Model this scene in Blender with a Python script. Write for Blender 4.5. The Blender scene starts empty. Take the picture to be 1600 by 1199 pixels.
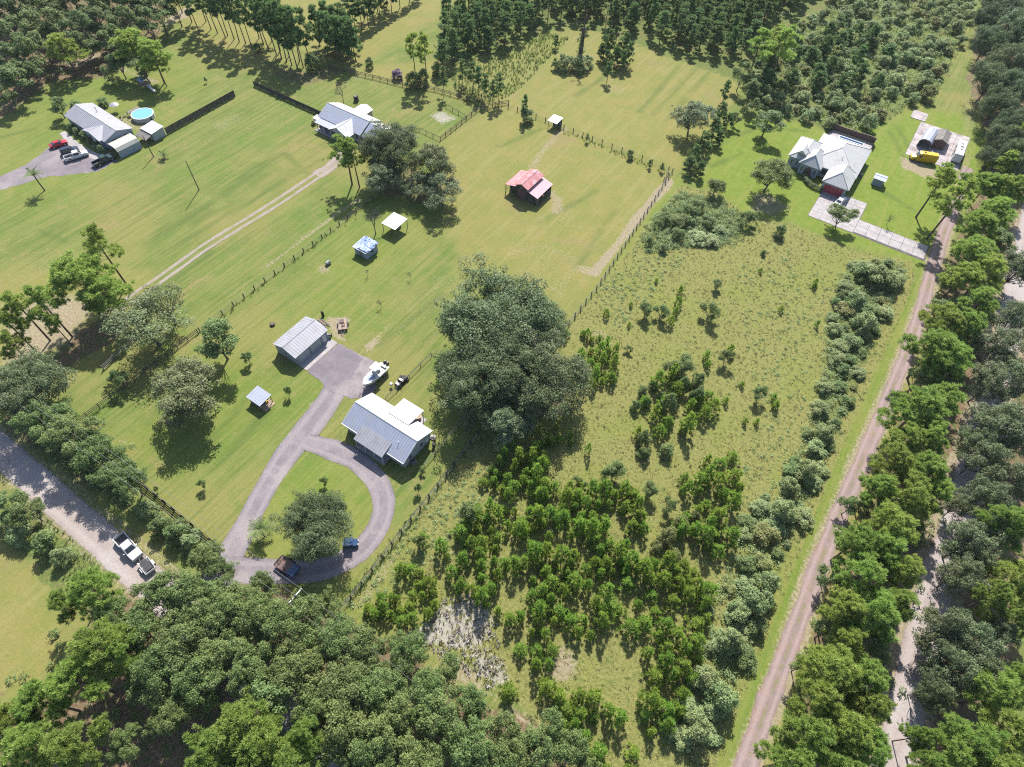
import bpy, math, random
import numpy as np
from mathutils import Vector, Matrix
R = math.radians
S = bpy.context.scene
C = S.collection
rng = np.random.default_rng(7)
random.seed(7)

# ------------------------------------------------------------------ camera, sky, sun, exposure
FPX, PITCH, ROLL, YAW, CAMH = 937.4, R(54.347), R(3.163), R(31.383), 100.0
def _axes():
    cp, sp = math.cos(PITCH), math.sin(PITCH)
    f = np.array([0, cp, -sp]); u = np.array([0, sp, cp]); r = np.array([1., 0, 0])
    c, s = math.cos(ROLL), math.sin(ROLL)
    r, u = c*r + s*u, -s*r + c*u
    cy, sy = math.cos(YAW), math.sin(YAW)
    M = np.array([[cy, -sy, 0], [sy, cy, 0], [0, 0, 1]])
    return M @ r, M @ u, M @ f
CR, CU, CF = _axes()
cam = bpy.data.cameras.new('drone_camera')
camo = bpy.data.objects.new('drone_camera', cam); C.objects.link(camo)
m = Matrix.Identity(4)
for i in range(3):
    m[i][0], m[i][1], m[i][2] = CR[i], CU[i], -CF[i]
m[0][3], m[1][3], m[2][3] = 0, 0, CAMH
camo.matrix_world = m
cam.sensor_fit = 'HORIZONTAL'; cam.sensor_width = 36.0; cam.lens = 36.0 * FPX / 1600.0
cam.clip_start = 1.0; cam.clip_end = 9000.0
S.camera = camo

SUN_EL, SUN_AZ = R(46), R(118.2)            # direction to the sun: elevation, angle from +X
w = bpy.data.worlds.new("World"); S.world = w; w.use_nodes = True
nt = w.node_tree; nt.nodes.clear()
sky = nt.nodes.new('ShaderNodeTexSky'); sky.sky_type = 'NISHITA'; sky.sun_disc = False
sky.sun_elevation = SUN_EL; sky.sun_rotation = R(90) - SUN_AZ
sky.air_density = 1.0; sky.dust_density = 1.2; sky.ozone_density = 1.2
bg = nt.nodes.new('ShaderNodeBackground'); bg.inputs['Strength'].default_value = 0.10
wo = nt.nodes.new('ShaderNodeOutputWorld')
nt.links.new(sky.outputs[0], bg.inputs[0]); nt.links.new(bg.outputs[0], wo.inputs[0])
sun = bpy.data.lights.new('sun', 'SUN'); sun.energy = 4.6; sun.angle = R(0.5); sun.color = (1.0, 0.955, 0.88)
suno = bpy.data.objects.new('sun', sun); C.objects.link(suno)
sd = Vector((math.cos(SUN_EL)*math.cos(SUN_AZ), math.cos(SUN_EL)*math.sin(SUN_AZ), math.sin(SUN_EL)))
suno.rotation_euler = sd.to_track_quat('Z', 'Y').to_euler(); suno.location = sd*300
S.view_settings.view_transform = 'Standard'; S.view_settings.look = 'None'
S.view_settings.exposure = 1.30; S.view_settings.gamma = 1.0
S.view_settings.use_curve_mapping = False
S.render.engine = 'CYCLES'
S.cycles.max_bounces = 6; S.cycles.diffuse_bounces = 4; S.cycles.volume_bounces = 0; S.cycles.transparent_max_bounces = 4
S.cycles.use_denoising = False; S.cycles.filter_width = 1.15

# ------------------------------------------------------------------ survey helpers: photo point -> place on the plane z
def at(x, y, z=0.0):
    d = CR*(x-800) - CU*(y-599.5) + CF*FPX
    t = (z-CAMH)/d[2]
    return (d[0]*t, d[1]*t, z)
def depth(p):
    return float((np.array(p) - np.array([0, 0, CAMH])) @ CF)
def W(pts, z=0.0):
    return [at(x, y, z)[:2] for x, y in pts]

# ------------------------------------------------------------------ object helpers
def tag(o, label=None, cat=None, group=None, kind=None):
    if label: o['label'] = label
    if cat: o['category'] = cat
    if group: o['group'] = group
    if kind: o['kind'] = kind
    return o
def thing(name, label, cat, loc=(0, 0, 0), rz=0.0, group=None):
    o = bpy.data.objects.new(name, None); C.objects.link(o)
    o.empty_display_size = 0.5
    o.location = loc; o.rotation_euler = (0, 0, rz)
    return tag(o, label, cat, group)
def link(name, mesh, parent=None, loc=None):
    o = bpy.data.objects.new(name, mesh); C.objects.link(o)
    if parent is not None: o.parent = parent
    if loc is not None: o.location = loc
    return o
def copy_tree(o, parent=None):
    c = o.copy(); C.objects.link(c); c.parent = parent
    for ch in list(o.children): copy_tree(ch, c)
    return c

class MB:
    """collects shapes for one mesh"""
    def __init__(s): s.v = []; s.f = []; s.m = []
    def add(s, vs, fs, mi=0):
        b = len(s.v); s.v += [tuple(map(float, p)) for p in vs]
        for f in fs: s.f.append([b+i for i in f]); s.m.append(mi)
        return s
    def box(s, x0, x1, y0, y1, z0, z1, mi=0):
        v = [(x0,y0,z0),(x1,y0,z0),(x1,y1,z0),(x0,y1,z0),(x0,y0,z1),(x1,y0,z1),(x1,y1,z1),(x0,y1,z1)]
        return s.add(v, [(0,3,2,1),(4,5,6,7),(0,1,5,4),(1,2,6,5),(2,3,7,6),(3,0,4,7)], mi)
    def slab(s, pts, t, mi=0):
        """polygon in space thickened downwards along z"""
        n = len(pts)
        v = list(pts) + [(p[0], p[1], p[2]-t) for p in pts]
        f = [tuple(range(n)), tuple(range(2*n-1, n-1, -1))]
        f += [(i, i+n, (i+1) % n + n, (i+1) % n) for i in range(n)]
        return s.add(v, f, mi)
    def prism(s, prof, y0, y1, mi=0, axis='y'):
        """profile (a,z) swept along an axis"""
        n = len(prof)
        if axis == 'y': v = [(a, y0, z) for a, z in prof] + [(a, y1, z) for a, z in prof]
        else: v = [(y0, a, z) for a, z in prof] + [(y1, a, z) for a, z in prof]
        f = [tuple(range(n)), tuple(range(2*n-1, n-1, -1))]
        f += [(i, i+n, (i+1) % n + n, (i+1) % n) for i in range(n)]
        return s.add(v, f, mi)
    def tube(s, p0, p1, r0, r1=None, n=6, mi=0):
        r1 = r0 if r1 is None else r1
        a, b = Vector(p0), Vector(p1); d = (b-a)
        if d.length < 1e-6: return s
        q = d.to_track_quat('Z', 'Y'); v = []
        for c, r in ((a, r0), (b, r1)):
            for i in range(n):
                t = 2*math.pi*i/n
                v.append(c + q @ Vector((r*math.cos(t), r*math.sin(t), 0)))
        f = [(i, (i+1) % n, n+(i+1) % n, n+i) for i in range(n)] + [tuple(range(n-1, -1, -1)), tuple(range(n, 2*n))]
        return s.add(v, f, mi)
    def lathe(s, prof, n=12, cx=0, cy=0, mi=0):
        v = []; f = []
        for r, z in prof:
            for i in range(n):
                t = 2*math.pi*i/n; v.append((cx+r*math.cos(t), cy+r*math.sin(t), z))
        for k in range(len(prof)-1):
            for i in range(n):
                j = (i+1) % n; f.append((k*n+i, k*n+j, (k+1)*n+j, (k+1)*n+i))
        f.append(tuple(range((len(prof)-1)*n, len(prof)*n)))
        return s.add(v, f, mi)
    def loft(s, rings, mi=0, cap=True):
        n = len(rings[0]); v = [p for r in rings for p in r]; f = []
        for k in range(len(rings)-1):
            for i in range(n):
                j = (i+1) % n; f.append((k*n+i, k*n+j, (k+1)*n+j, (k+1)*n+i))
        if cap: f += [tuple(range(n-1, -1, -1)), tuple(range((len(rings)-1)*n, len(rings)*n))]
        return s.add(v, f, mi)
    def mesh(s, name, mats):
        me = bpy.data.meshes.new(name); me.from_pydata(s.v, [], s.f)
        mats = mats if isinstance(mats, (list, tuple)) else [mats]
        for m_ in mats: me.materials.append(m_)
        if len(mats) > 1: me.polygons.foreach_set('material_index', s.m)
        me.update()
        if hasattr(s, 'across'):
            a = me.attributes.new('across', 'FLOAT', 'POINT'); a.data.foreach_set('value', s.across)
        import bmesh
        bm = bmesh.new(); bm.from_mesh(me); bmesh.ops.recalc_face_normals(bm, faces=bm.faces); bm.to_mesh(me); bm.free()
        return me
    def build(s, name, mats, parent=None, loc=None, bevel=0):
        o = link(name, s.mesh(name, mats), parent, loc)
        if bevel:
            b = o.modifiers.new('b', 'BEVEL'); b.width = bevel; b.segments = 2; b.limit_method = 'ANGLE'
        return o

def part(name, mats, parent, *boxes, bevel=0):
    mb = MB()
    for b in boxes: mb.box(*b)
    return mb.build(name, mats, parent, bevel=bevel)

# ------------------------------------------------------------------ materials
def lin(r, g, b):
    f = lambda c: (c/255/12.92 if c/255 <= .04045 else ((c/255+.055)/1.055)**2.4)
    return (f(r), f(g), f(b), 1)
def newmat(name):
    m_ = bpy.data.materials.new(name); m_.use_nodes = True
    nt = m_.node_tree; nt.nodes.clear()
    out = nt.nodes.new('ShaderNodeOutputMaterial')
    return m_, nt, out
def nod(nt, t, **kw):
    n = nt.nodes.new(t)
    for k, v in kw.items():
        if k in n.inputs: n.inputs[k].default_value = v
        else: setattr(n, k, v)
    return n
def mixc(nt, fac, a, b, blend='MIX'):
    n = nt.nodes.new('ShaderNodeMix'); n.data_type = 'RGBA'; n.blend_type = blend
    for sock, val in ((n.inputs[0], fac), (n.inputs[6], a), (n.inputs[7], b)):
        if isinstance(val, (int, float)): sock.default_value = val
        elif isinstance(val, tuple): sock.default_value = val if len(val) == 4 else (*val, 1)
        else: nt.links.new(val, sock)
    return n.outputs[2]
def mth(nt, op, a, b=0.0, c=0.0, clamp=False):
    n = nt.nodes.new('ShaderNodeMath'); n.operation = op; n.use_clamp = clamp
    for s_, v in zip(n.inputs, (a, b, c)):
        if isinstance(v, (int, float)): s_.default_value = v
        else: nt.links.new(v, s_)
    return n.outputs[0]
def mrange(nt, v, a, b, c=0., d=1.):
    n = nt.nodes.new('ShaderNodeMapRange'); n.interpolation_type = 'SMOOTHSTEP'
    nt.links.new(v, n.inputs[0])
    for i, x in zip((1, 2, 3, 4), (a, b, c, d)): n.inputs[i].default_value = x
    return n.outputs[0]
def noise(nt, coord, scale, detail=4, rough=.55, dist=0.):
    n = nod(nt, 'ShaderNodeTexNoise'); n.inputs['Scale'].default_value = scale
    n.inputs['Detail'].default_value = detail; n.inputs['Roughness'].default_value = rough
    n.inputs['Distortion'].default_value = dist
    nt.links.new(coord, n.inputs['Vector']); return n.outputs['Fac']
ALBEDO = .62
def dim(c):
    return None if c is None else tuple(x*ALBEDO for x in c[:3])+(1,)
def mat(name, c1, c2=None, scale=1.5, rough=.7, metal=0., spec=.4, bump=0.0, bscale=None, c3=None, s3=.15, fine=0.12):
    """two or three tones broken up by noise in object space, with a little relief"""
    c1 = dim(c1); c2 = dim(c2); c3 = dim(c3)
    m_, nt, out = newmat(name)
    b = nod(nt, 'ShaderNodeBsdfPrincipled'); b.inputs['Roughness'].default_value = rough
    b.inputs['Metallic'].default_value = metal; b.inputs['Specular IOR Level'].default_value = spec
    tc = nod(nt, 'ShaderNodeTexCoord'); co = tc.outputs['Object']
    c2 = c2 or tuple(x*.82 for x in c1[:3])+(1,)
    n1 = noise(nt, co, scale, 6, .6)
    col = mixc(nt, mrange(nt, n1, .35, .65), c1, c2)
    if c3: col = mixc(nt, mrange(nt, noise(nt, co, s3, 5, .6), .5, .68), col, c3)
    if fine: col = mixc(nt, fine, col, noise(nt, co, scale*14, 3), 'OVERLAY')
    nt.links.new(col, b.inputs['Base Color'])
    nt.links.new(mrange(nt, n1, .2, .8, rough*.85, min(1, rough*1.15)), b.inputs['Roughness'])
    if bump:
        bp = nod(nt, 'ShaderNodeBump'); bp.inputs['Strength'].default_value = bump; bp.inputs['Distance'].default_value = .05
        nt.links.new(noise(nt, co, bscale or scale*6, 5), bp.inputs['Height']); nt.links.new(bp.outputs[0], b.inputs['Normal'])
    nt.links.new(b.outputs[0], out.inputs[0]); return m_
def foliage(name, c1, c2, c3=None, transl=.28, var=.22, hue=.014):
    """leaf colour: varies leaf by leaf (rnd) and plant by plant (object random)"""
    m_, nt, out = newmat(name)
    at_ = nod(nt, 'ShaderNodeAttribute'); at_.attribute_name = 'rnd'
    oi = nod(nt, 'ShaderNodeObjectInfo')
    col = mixc(nt, at_.outputs['Fac'], c1, c2)
    if c3: col = mixc(nt, mrange(nt, at_.outputs['Fac'], .9, .93), col, c3)
    hs = nod(nt, 'ShaderNodeHueSaturation'); nt.links.new(col, hs.inputs['Color'])
    nt.links.new(mrange(nt, oi.outputs['Random'], 0, 1, .5-hue, .5+hue), hs.inputs['Hue'])
    fr = mth(nt, 'FRACT', mth(nt, 'MULTIPLY', oi.outputs['Random'], 7.31))
    nt.links.new(mth(nt, 'MULTIPLY_ADD', fr, var, 1-var/2), hs.inputs['Value'])
    d = nod(nt, 'ShaderNodeBsdfPrincipled'); d.inputs['Roughness'].default_value = .55; d.inputs['Specular IOR Level'].default_value = .25
    t = nod(nt, 'ShaderNodeBsdfTranslucent'); mx = nod(nt, 'ShaderNodeMixShader'); mx.inputs[0].default_value = transl
    nt.links.new(hs.outputs[0], d.inputs['Base Color']); nt.links.new(hs.outputs[0], t.inputs['Color'])
    nt.links.new(d.outputs[0], mx.inputs[1]); nt.links.new(t.outputs[0], mx.inputs[2]); nt.links.new(mx.outputs[0], out.inputs[0])
    return m_

M = {}
M['oak'] = foliage('oak_leaves', (.082,.13,.038), (.225,.285,.098), (.29,.30,.16), .38)
M['oak_grey'] = foliage('grey_oak_leaves', (.09,.13,.056), (.215,.255,.135), (.29,.30,.225), .36)
M['oak_dark'] = foliage('dark_oak_leaves', (.062,.10,.038), (.165,.21,.098), (.26,.26,.21), .34)
M['oak_olive'] = foliage('olive_oak_leaves', (.12,.155,.062), (.235,.27,.13), (.3,.29,.2), .38)
M['pine'] = foliage('pine_needles', (.175,.265,.055), (.375,.47,.12), (.42,.45,.17), .48)
M['pine_far'] = foliage('dark_pine_needles', (.085,.15,.055), (.195,.285,.105), (.25,.29,.13), .4)
M['young'] = foliage('young_pine_needles', (.15,.26,.04), (.34,.47,.085), (.40,.47,.12), .48)
M['shrub'] = foliage('shrub_leaves', (.155,.215,.085), (.325,.39,.175), (.38,.39,.23), .44)
M['shrub_dark'] = foliage('dark_shrub_leaves', (.085,.14,.045), (.2,.26,.09), (.24,.24,.1), .38)
M['shrub_olive'] = foliage('olive_shrub_leaves', (.145,.165,.055), (.265,.275,.10), (.3,.27,.12), .38)
M['purple'] = foliage('purple_leaves', (.18,.13,.18), (.28,.22,.28), None, .3)
M['hedge'] = foliage('hedge_leaves', (.11,.15,.065), (.18,.22,.11), None, .3)
M['weed'] = foliage('weed_blades', (.19,.205,.06), (.27,.265,.10), (.31,.28,.14), .4, .1)
M['weed_green'] = foliage('green_weed_blades', (.12,.175,.04), (.20,.24,.07), (.27,.26,.11), .4, .1)
M['dead'] = foliage('dead_stems', (.20,.18,.165), (.33,.30,.285), None, .2, .1)
M['bark'] = mat('bark', (.16,.125,.10,1), (.085,.065,.055,1), 3, .9, bump=.6, bscale=14)
M['bark_grey'] = mat('grey_bark', (.20,.185,.17,1), (.11,.10,.09,1), 3, .9, bump=.6, bscale=14)
M['bark_red'] = mat('pine_bark', (.20,.135,.10,1), (.095,.065,.055,1), 3, .9, bump=.6, bscale=14)
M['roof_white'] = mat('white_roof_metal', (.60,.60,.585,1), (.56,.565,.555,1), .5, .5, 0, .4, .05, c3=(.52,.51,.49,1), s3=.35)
M['roof_galv_shade'] = mat('shade_tinted_galvanised_metal', (.42,.455,.56,1), (.37,.405,.51,1), .6, .5, .1, .4, .06, c3=(.42,.43,.48,1), s3=.3)  # blue-grey of slopes turned from the sun, put into the colour
M['roof_grey'] = mat('grey_roof_metal', (.41,.41,.45,1), (.365,.365,.405,1), .6, .5, .1, .4, .06, c3=(.34,.33,.345,1), s3=.4)
M['roof_red'] = mat('faded_red_roof_metal', (.56,.19,.20,1), (.60,.26,.28,1), .7, .5, 0, .4, .08, c3=(.68,.40,.42,1), s3=.35)
M['roof_pink'] = mat('washed_out_roof_metal', (.60,.29,.34,1), (.63,.36,.42,1), .7, .5, 0, .4, .08)
M['roof_cream'] = mat('cream_roof_metal', (.58,.565,.48,1), (.53,.52,.45,1), .6, .45, 0, .4, .05)
M['white'] = mat('white_paint', (.78,.78,.76,1), (.70,.70,.69,1), 1.2, .5)
M['siding'] = mat('pale_siding', (.50,.52,.53,1), (.44,.46,.48,1), .8, .65, bump=.1)
M['siding_blue'] = mat('blue_grey_siding', (.36,.42,.50,1), (.31,.37,.45,1), .8, .65, bump=.1)
M['siding_tan'] = mat('tan_siding', (.50,.44,.36,1), (.43,.38,.31,1), .8, .65, bump=.1)
M['wood_dark'] = mat('weathered_dark_wood', (.11,.10,.09,1), (.065,.06,.055,1), 2.5, .85, bump=.3, c3=(.16,.15,.13,1), s3=.8)
M['wood_grey'] = mat('weathered_grey_wood', (.27,.25,.23,1), (.17,.155,.14,1), 2.5, .85, bump=.3)
M['wood_tan'] = mat('raw_lumber', (.46,.34,.24,1), (.36,.26,.18,1), 2.5, .8, bump=.2)
M['black_board'] = mat('black_painted_board', (.03,.03,.033,1), (.055,.052,.05,1), 2.5, .7)
M['wood_brown'] = mat('brown_stained_wood', (.21,.13,.115,1), (.15,.095,.085,1), 2.5, .8, bump=.2)
M['concrete'] = mat('pale_concrete', (.44,.405,.405,1), (.37,.34,.345,1), .6, .85, c3=(.31,.28,.28,1), s3=.25, bump=.15)
M['concrete_old'] = mat('stained_old_concrete', (.47,.42,.425,1), (.38,.33,.335,1), .5, .9, c3=(.28,.235,.23,1), s3=.3, bump=.2)
M['glass'] = mat('dark_window_glass', (.035,.045,.06,1), (.05,.06,.075,1), .5, .08, 0, .6, fine=0)
M['black'] = mat('black_rubber', (.022,.022,.024,1), (.035,.035,.036,1), 3, .75)
M['dark_metal'] = mat('dark_metal', (.07,.07,.075,1), (.11,.10,.095,1), 2, .5, .5)
M['galv'] = mat('galvanised_steel', (.42,.43,.44,1), (.34,.35,.36,1), 2, .4, .6)
M['chrome'] = mat('bright_metal', (.62,.62,.62,1), (.55,.55,.55,1), 2, .25, .8)
M['tarp'] = mat('blue_tarp', (.20,.30,.60,1), (.32,.42,.68,1), 1.4, .5, bump=.4, c3=(.60,.66,.78,1), s3=.8)
M['pool_wall'] = mat('pool_wall', (.66,.66,.65,1), (.58,.58,.58,1), .8, .5)
M['pool_water'] = mat('pool_water', (.13,.50,.66,1), (.17,.56,.70,1), .35, .06, 0, .5, bump=.1, fine=0)
M['pool_liner'] = mat('pool_liner', (.16,.46,.62,1), (.14,.42,.58,1), .8, .5)
M['red_door'] = mat('red_garage_door', (.50,.09,.12,1), (.45,.08,.10,1), 1, .5)
M['yellow'] = mat('yellow_paint', (.78,.50,.02,1), (.72,.45,.02,1), 1, .35)
M['red'] = mat('red_car_paint', (.52,.025,.04,1), (.48,.02,.035,1), 1, .25)
M['carwhite'] = mat('white_car_paint', (.78,.78,.78,1), (.74,.74,.74,1), 1, .25)
M['navy'] = mat('dark_navy_car_paint', (.03,.04,.07,1), (.035,.045,.075,1), 1, .2)
M['green_car'] = mat('dark_green_car_paint', (.03,.055,.05,1), (.03,.05,.045,1), 1, .22)
M['carblue'] = mat('blue_cart_paint', (.035,.085,.2,1), (.04,.09,.2,1), 1, .3)
M['hull'] = mat('white_gelcoat', (.82,.82,.80,1), (.77,.77,.76,1), .8, .22)
M['cushion'] = mat('blue_grey_cushion', (.30,.38,.52,1), (.36,.43,.56,1), 2, .7)
M['lamp_red'] = mat('red_lamp', (.4,.02,.02,1), None, 2, .3)
M['lamp_clear'] = mat('clear_lamp', (.7,.7,.68,1), None, 2, .15)
M['wire'] = mat('pale_wire', (.34,.34,.34,1), None, 2, .5, .4)
M['orange'] = mat('terracotta', (.42,.17,.08,1), None, 2, .7)
# ------------------------------------------------------------------ ground: one sheet, regions mixed softly in the material
def sdf_poly(P, poly):
    """signed distance to a polygon, negative inside; P (n,2)"""
    poly = np.asarray(poly, float); n = len(poly)
    d = np.full(len(P), 1e18); inside = np.zeros(len(P), bool)
    for i in range(n):
        a, b = poly[i], poly[(i+1) % n]; e = b-a
        wv = P-a; t = np.clip((wv@e)/(e@e+1e-12), 0, 1)
        q = wv-t[:, None]*e; d = np.minimum(d, (q*q).sum(1))
        c = (a[1] > P[:, 1]) != (b[1] > P[:, 1])
        with np.errstate(divide='ignore', invalid='ignore'):
            xi = a[0]+(P[:, 1]-a[1])/(b[1]-a[1])*(b[0]-a[0])
        inside ^= c & (P[:, 0] < xi)
    d = np.sqrt(d); return np.where(inside, -d, d)
def dist_line(P, line):
    line = np.asarray(line, float); d = np.full(len(P), 1e18)
    for a, b in zip(line[:-1], line[1:]):
        e = b-a; wv = P-a; t = np.clip((wv@e)/(e@e+1e-12), 0, 1)
        q = wv-t[:, None]*e; d = np.minimum(d, (q*q).sum(1))
    return np.sqrt(d)
def sstep(d, a, b):
    t = np.clip((d-a)/(b-a), 0, 1); return t*t*(3-2*t)

gx = np.concatenate([[-6000, -2500, -1000, -600, -420], np.arange(-340, 141, 1.0), [200, 320, 600, 1200, 3000, 6000]])
gy = np.concatenate([[-6000, -2500, -1000, -400, -150], np.arange(-60, 401, 1.0), [460, 600, 900, 1500, 3000, 7000]])
GX, GY = np.meshgrid(gx, gy); GP = np.stack([GX.ravel(), GY.ravel()], 1)
nx, ny = len(gx), len(gy)
def fbm(P, sc, seed, octv=3):
    r_ = np.random.default_rng(seed); out = np.zeros(len(P)); amp = 1; tot = 0
    for o in range(octv):
        for k in range(5):
            a = r_.uniform(0, 6.28); f = (2**o)/sc*r_.uniform(.7, 1.3)*6.28; ph = r_.uniform(0, 6.28)
            out += amp*np.sin(f*(P[:, 0]*math.cos(a)+P[:, 1]*math.sin(a))+ph+1.7*np.sin(f*.31*(P[:, 0]*math.sin(a)-P[:, 1]*math.cos(a))+ph*2))
            tot += amp*.7
        amp *= .55
    return out/tot
wob = fbm(GP, 14, 3)*1.6
LAWN, TAN, BARE, LITTER, SAND, ROUGH, BRUSH, LUSH = [np.zeros(len(GP)) for _ in range(8)]
def paint(ch, px, val=1., soft=3., wobble=1., z=0):
    d = sdf_poly(GP, W(px)) + wob*wobble
    np.copyto(ch, np.maximum(ch, val*(1-sstep(d, -soft, soft))))
def wipe(ch, px, soft=3., amount=1.):
    d = sdf_poly(GP, W(px)) + wob*.6
    ch *= 1-amount*(1-sstep(d, -soft, soft))
def stroke(ch, px, width, val=1., soft=.8, wobble=.35):
    d = dist_line(GP, W(px)) + wob*wobble
    np.copyto(ch, np.maximum(ch, val*(1-sstep(d, width/2-soft*.5, width/2+soft))))
def spot(ch, x, y, r, val=1.):
    c = np.array(at(x, y)[:2]); d = np.hypot(*(GP-c).T)+wob*.8
    np.copyto(ch, np.maximum(ch, val*(1-sstep(d, r*.3, r*1.2))))

LOT = [(532,948),(752,668),(930,458),(1062,290),(1120,300),(1160,335),(1240,352),(1345,395),(1425,408),(1432,440),(1300,740),(1150,1120),(1110,1240),(950,1260),(800,1090),(690,985),(600,965)]
LAWN_D = [(1085,300),(1130,195),(1180,178),(1250,190),(1300,208),(1392,190),(1415,172),(1500,178),(1560,240),(1540,300),(1480,372),(1445,420),(1425,410),(1345,392),(1240,350),(1160,333),(1110,292)]
FIELD_FAR = [(700,150),(790,95),(905,45),(990,65),(1065,100),(1165,105),(1150,150),(1110,210),(1060,268),(860,195),(770,165)]
FIELD_TOP = [(560,105),(700,0),(760,-60),(600,-60),(380,-50),(400,30),(470,75),(530,105),(640,140),(690,120),(770,90)]
PASTURE_BARN = [(690,215),(770,160),(1055,270),(930,455),(870,470),(820,430),(720,420),(690,330)]
paint(TAN, FIELD_FAR, .95, 5); paint(TAN, FIELD_TOP, .9, 6); paint(TAN, PASTURE_BARN, .8, 10); stroke(TAN, [(1195,1210),(1262,1020),(1332,850),(1402,690),(1445,560),(1462,480)], 3.4, .95, 1.5)
paint(TAN, [(240,0),(420,-30),(430,60),(400,110),(300,60)], .8, 6)
paint(TAN, [(-60,430),(120,420),(240,420),(250,470),(180,560),(60,640),(-60,600)], .7, 8)
paint(TAN, [(-40,830),(90,900),(110,1010),(60,1090),(-80,1100)], .75, 5)
paint(LUSH, LAWN_D, .95, 3); paint(LUSH, [(405,560),(500,600),(480,640),(300,760),(180,690),(300,560)], .35, 8)
paint(LUSH, [(410,760),(480,715),(540,715),(590,760),(570,850),(400,880)], .45, 3)
paint(LUSH, [(620,250),(690,330),(560,500),(420,520),(560,330)], .35, 10)
for x_, y_, r_ in ((770,330,9),(850,260,6),(880,380,8),(960,300,7),(730,260,7),(820,200,8),(1000,240,6),(820,120,8),(600,60,8),(470,40,8)): spot(LUSH, x_, y_, r_, .55)
paint(LUSH, [(-40,330),(-40,180),(140,110),(250,60),(330,110),(240,230),(60,330)], .35, 8)
paint(ROUGH, LOT, 1, 2.0, .6)
paint(ROUGH, [(700,118),(790,80),(900,45),(885,85),(800,150),(730,170)], .8, 4)
stroke(LUSH, [(935,462),(1050,285)], 5.5, .6, 1.5); stroke(LUSH, [(540,955),(760,672)], 3, .25, 1.5)
stroke(LUSH, [(1120,1210),(1265,830),(1400,500),(1432,425)], 4.5, .5, 1.5)
wipe(ROUGH, [(1125,1200),(1205,1000),(1300,760),(1400,520),(1440,430),(1455,440),(1300,800),(1160,1200)], 1.2)
# brushy ground (weeds, low growth)
paint(BRUSH, [(1060,295),(1130,310),(1195,355),(1170,385),(1080,380),(1010,390),(1010,340)], .55, 3)
paint(BRUSH, [(1150,130),(1190,178),(1300,205),(1390,188),(1450,150),(1500,60),(1520,-60),(760,-60),(700,110),(800,70),(900,40),(1060,92)], .8, 4)
paint(BRUSH, [(-60,740),(60,800),(160,880),(120,950),(40,880),(-60,800)], .8, 2)
paint(BRUSH, [(0,650),(120,670),(220,770),(340,860),(330,900),(250,840),(190,800),(90,720),(0,665)], .55, 2)
paint(BRUSH, [(700,840),(780,700),(850,760),(1150,720),(1160,850),(1060,1190),(960,1250),(830,1120),(700,930)], .35, 4)
paint(BRUSH, [(1300,420),(1410,410),(1400,500),(1290,740),(1200,920),(1110,1180),(1050,1180),(1130,930),(1230,760),(1280,560)], .6, 4)
# forest floor
paint(LITTER, [(-60,1140),(60,1100),(150,940),(260,890),(340,912),(430,915),(540,960),(600,1000),(700,1060),(840,1130),(960,1260),(-200,1300),(-200,1100),(20,1080)], .9, 3)
paint(LITTER, [(-60,-60),(260,-60),(262,20),(230,90),(160,120),(80,130),(0,185),(-60,200)], .9, 3)
paint(LITTER, [(1590,-60),(1540,-10),(1520,60),(1510,140),(1540,200),(1545,270),(1510,320),(1475,420),(1455,520),(1400,650),(1370,780),(1300,900),(1270,1010),(1215,1210),(1700,1260),(1700,-60)], .85, 2.5)
wipe(LITTER, [(1580,900),(1700,760),(1700,1240),(1560,1160),(1600,1050)], 3)
paint(LITTER, [(0,570),(60,580),(110,520),(190,480),(230,500),(170,540),(110,570),(60,640)], .8, 2)
paint(LITTER, [(715,560),(760,500),(850,540),(890,640),(800,685),(715,640)], .8, 3)
paint(LITTER, [(0,640),(70,660),(200,790),(180,800),(90,730),(0,680)], .6, 1.5)
paint(LITTER, [(560,270),(650,255),(720,300),(650,330),(560,290)], .55, 3)
paint(LITTER, [(410,95),(480,110),(520,100),(560,110),(480,140),(420,120)], .55, 3)
paint(LITTER, [(700,80),(800,40),(900,30),(1060,80),(1160,90),(1300,0),(700,0)], .3, 4)
paint(LITTER, [(245,520),(300,550),(290,640),(200,600)], .4, 3)
# darker mower turns and tyre marks in the grass
for pth in ([(348,308),(400,262),(445,240),(478,270)], [(352,300),(398,256)], [(378,285),(430,248)], [(330,330),(300,352)], [(225,382),(330,318)], [(250,366),(300,337)], [(60,360),(100,378)], [(0,215),(60,200)], [(255,395),(380,322),(500,250)], [(240,460),(330,395)], [(590,540),(690,462)], [(900,420),(960,330)], [(840,350),(930,300)], [(780,230),(850,200)], [(900,150),(960,110)], [(1040,190),(1110,110)], [(1020,180),(1090,105)], [(1000,175),(1060,105)], [(190,640),(270,560)], [(230,660),(330,560)], [(300,720),(400,610)], [(330,740),(420,640)], [(1120,230),(1180,200),(1260,205)], [(1110,260),(1160,240)], [(1390,205),(1420,260)], [(1400,195),(1425,240)], [(1380,300),(1430,330)]):
    stroke(LAWN, pth, .8, .75, 1.0, .5)
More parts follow.
